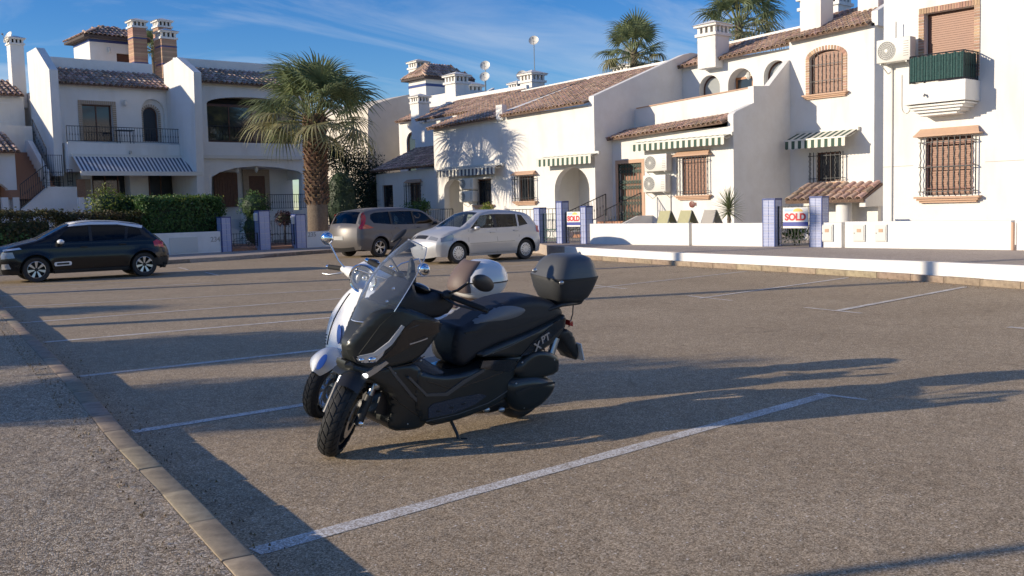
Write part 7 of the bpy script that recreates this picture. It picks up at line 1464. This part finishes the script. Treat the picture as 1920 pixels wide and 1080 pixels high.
for i in range(4): a = shield(-.8, .78+.045*i, .006); tub('vent_slot', [a, a+Vector((.0, .05, .004))], .0045, 'plasticb', sc2, Tw, 6)
mb = MB(); c = shield(.25, .68, .012); mb.lathe([(.075, 0), (.075, .004), (.05, .006), (.02, .006)], 24, 0, Tw @ Matrix.Translation(c) @ Matrix.Rotation(R(25), 4, 'X') @ Matrix.Rotation(R(75), 4, 'Y') @ Matrix.Diagonal((1.0, .42, 1, 1))); mb.build('oval_emblem', M['bluelogo'], sc2)
mb = MB(); mb.lathe([(.07, 0), (.07, .004), (.04, .006), (.01, .006)], 24, 0, TSw @ Matrix.Translation((1.475, .045, .50)) @ Matrix.Rotation(R(-12), 4, 'X') @ Matrix.Rotation(R(62), 4, 'Y') @ Matrix.Diagonal((.9, .36, 1, 1))); mb.build('oval_emblem', M['bluelogo'], mg)
# headlamp nacelle, bars
TH = Tw @ Matrix.Translation((.93, 0, 1.03)) @ Matrix.Rotation(R(34), 4, 'Z')
mb = MB(); hl = TH @ Matrix.Rotation(R(92), 4, 'Y'); mb.lathe([(.012, -.14), (.07, -.12), (.105, -.05), (.118, .02), (.113, .055), (.108, .06)], 32, 0, hl, cap=False); mb.build('headlamp_shell', M['wscoot'], sc2, smooth=60)
mb = MB(); mb.lathe([(.113, .052), (.116, .066), (.108, .078), (.099, .074), (.098, .06)], 36, 0, hl, cap=False); mb.build('chrome_ring', M['chrome'], sc2, smooth=60)
mb = MB(); mb.lathe([(.098, .068), (.085, .04), (.06, .015), (.025, .0), (.01, 0)], 32, 0, hl, cap=False); mb.build('reflector', M['reflector'], sc2, smooth=60); ell('bulb', (.03, 0, 0), (.022,)*3, 'lampg', sc2, TH, sub=2); mb = MB(); mb.lathe([(.099, .07), (.08, .085), (.04, .094), (.005, .097)], 32, 0, hl, cap=False); mb.build('headlamp_glass', M['lensg'], sc2, smooth=60)
for s in (1, -1):
    tub('handlebar_cover', [(0, s*.04, .0), (-.02, s*.14, .03), (-.05, s*.22, .045)], [.06, .045, .022], 'wscoot', sc2, TH, 14); tub('grip', [(-.05, s*.22, .045), (-.08, s*.345, .045)], .019, 'rubber', sc2, TH, 12); tub('bar_end', [(-.08, s*.345, .045), (-.085, s*.365, .045)], .015, 'chrome', sc2, TH, 10)
    tub('brake_lever', [(.0, s*.2, .02), (.01, s*.3, .0), (-.02, s*.37, -.0)], [.008, .007, .006], 'alu', sc2, TH, 8)
    m1 = (-.03, s*.34, .27) if s < 0 else (-.1, s*.42, .08); tub('mirror_stem', [(-.02, s*.19, .06), (-.02, s*.24, .11), m1] if s < 0 else [(-.02, s*.19, .06), (-.05, s*.26, .12), (-.1, s*.38, .16), m1], .0065, 'chrome', sc2, TH, 8); ell('mirror', m1, (.032, .05, .05), 'chrome', sc2, TH)
ell('instrument_hood', (-.09, 0, .07), (.08, .1, .05), 'wscoot', sc2, TH); ell('speedometer', (-.11, 0, .1), (.05, .06, .03), 'glossb', sc2, TH)
pillow('steering_column', [(1.02, .95), (.9, .95), (1.02, .5), (1.15, .45)], lambda x, z: .07, .03, 'wscoot', sc2, Tw, rnd_=1)
pillow('floorboard', [(1.2, .5), (1.1, .42), (.95, .27), (.55, .27), (.45, .32), (.4, .2), (.5, .14), (1.0, .14), (1.22, .34)], lambda x, z: .15, .02, 'wscoot', sc2, Tw, rnd_=1)
pillow('rear_body', [(.64, .64), (.5, .70), (.1, .735), (-.25, .74), (-.42, .68), (-.5, .58), (-.3, .42), (-.1, .36), (.2, .32), (.5, .22), (.62, .25), (.67, .45)], lambda x, z: interp([(-.5, .08), (-.2, .17), (.2, .2), (.5, .18), (.66, .12)], x), .07, 'wscoot', sc2, Tw, rnd_=2)
pillow('seat', [(.18, .735), (.1, .775), (-.1, .79), (-.3, .8), (-.4, .77), (-.38, .74)], lambda x, z: .14, .04, 'brownv', sc2, Tw, rnd_=1)
pillow('rear_mudguard', [(-.3, .5), (-.42, .52), (-.5, .36), (-.46, .34), (-.36, .44)], lambda x, z: .06, .01, 'plasticb', sc2, Tw, rnd_=1); tub('stand', [(.1, .1, .2), (.05, .16, .05), (.04, .18, -.015)], .012, 'plasticb', sc2, Tw, 8)
for s in (1, -1): tub('rear_rack', [(-.1, s*.1, .78), (-.12, s*.1, .82), (-.3, s*.1, .82)], .01, 'chrome', sc2, Tw, 8)
wbx = thing('top_box', Tw @ Vector((-.17, 0, .83)), 'glossy white top box with brown padded backrest on the white scooter', 'top box')
shell('lower_case', [(-.16, .8, .14, .14, .13, 2.6), (-.16, .825, .19, .19, .165, 2.6), (-.165, .89, .225, .235, .19, 2.6), (-.17, .935, .235, .245, .195, 2.6)], 'wcream', wbx, Tw, smooth=60)
shell('seam_band', [(-.17, .9355, .238, .248, .197, 2.6), (-.17, .945, .238, .248, .197, 2.6)], 'darkmetal', wbx, Tw)
shell('lid', [(-.17, .9455, .235, .245, .195, 2.6), (-.175, .99, .225, .238, .188, 2.5), (-.18, 1.04, .19, .21, .165, 2.4), (-.185, 1.085, .13, .155, .12, 2.3), (-.19, 1.105, .06, .08, .06, 2.2)], 'wcream', wbx, Tw, smooth=70)
mb = MB(); k = 12; vs = []
for o_ in (.0, .035):
    for i in range(k+1):
        v = i/k; z = .86+.25*v; x = -.175+(.235+o_)*math.cos(max(0, (v-.15))*1.25)+.01
        for j in range(k+1): u = -1+2*j/k; vs.append(Tw @ Vector((x-.05*u*u-(.012 if abs(u) > .95 or v < .05 or v > .95 else 0)*(1 if o_ else 0), .14*u*(1-.25*v), z+.0)))
n = (k+1)**2; f = [(i*(k+1)+j, i*(k+1)+j+1, (i+1)*(k+1)+j+1, (i+1)*(k+1)+j) for i in range(k) for j in range(k)]; rm_ = [i*(k+1) for i in range(k+1)]+[k*(k+1)+j for j in range(1, k+1)]+[i*(k+1)+k for i in range(k-1, -1, -1)]+[j for j in range(k-1, 0, -1)]
mb.add(vs, f+[tuple(x+n for x in q[::-1]) for q in f]+[(rm_[i], rm_[(i+1) % len(rm_)], rm_[(i+1) % len(rm_)]+n, rm_[i]+n) for i in range(len(rm_))]); mb.build('backrest_pad', M['brownv'], wbx, smooth=50)
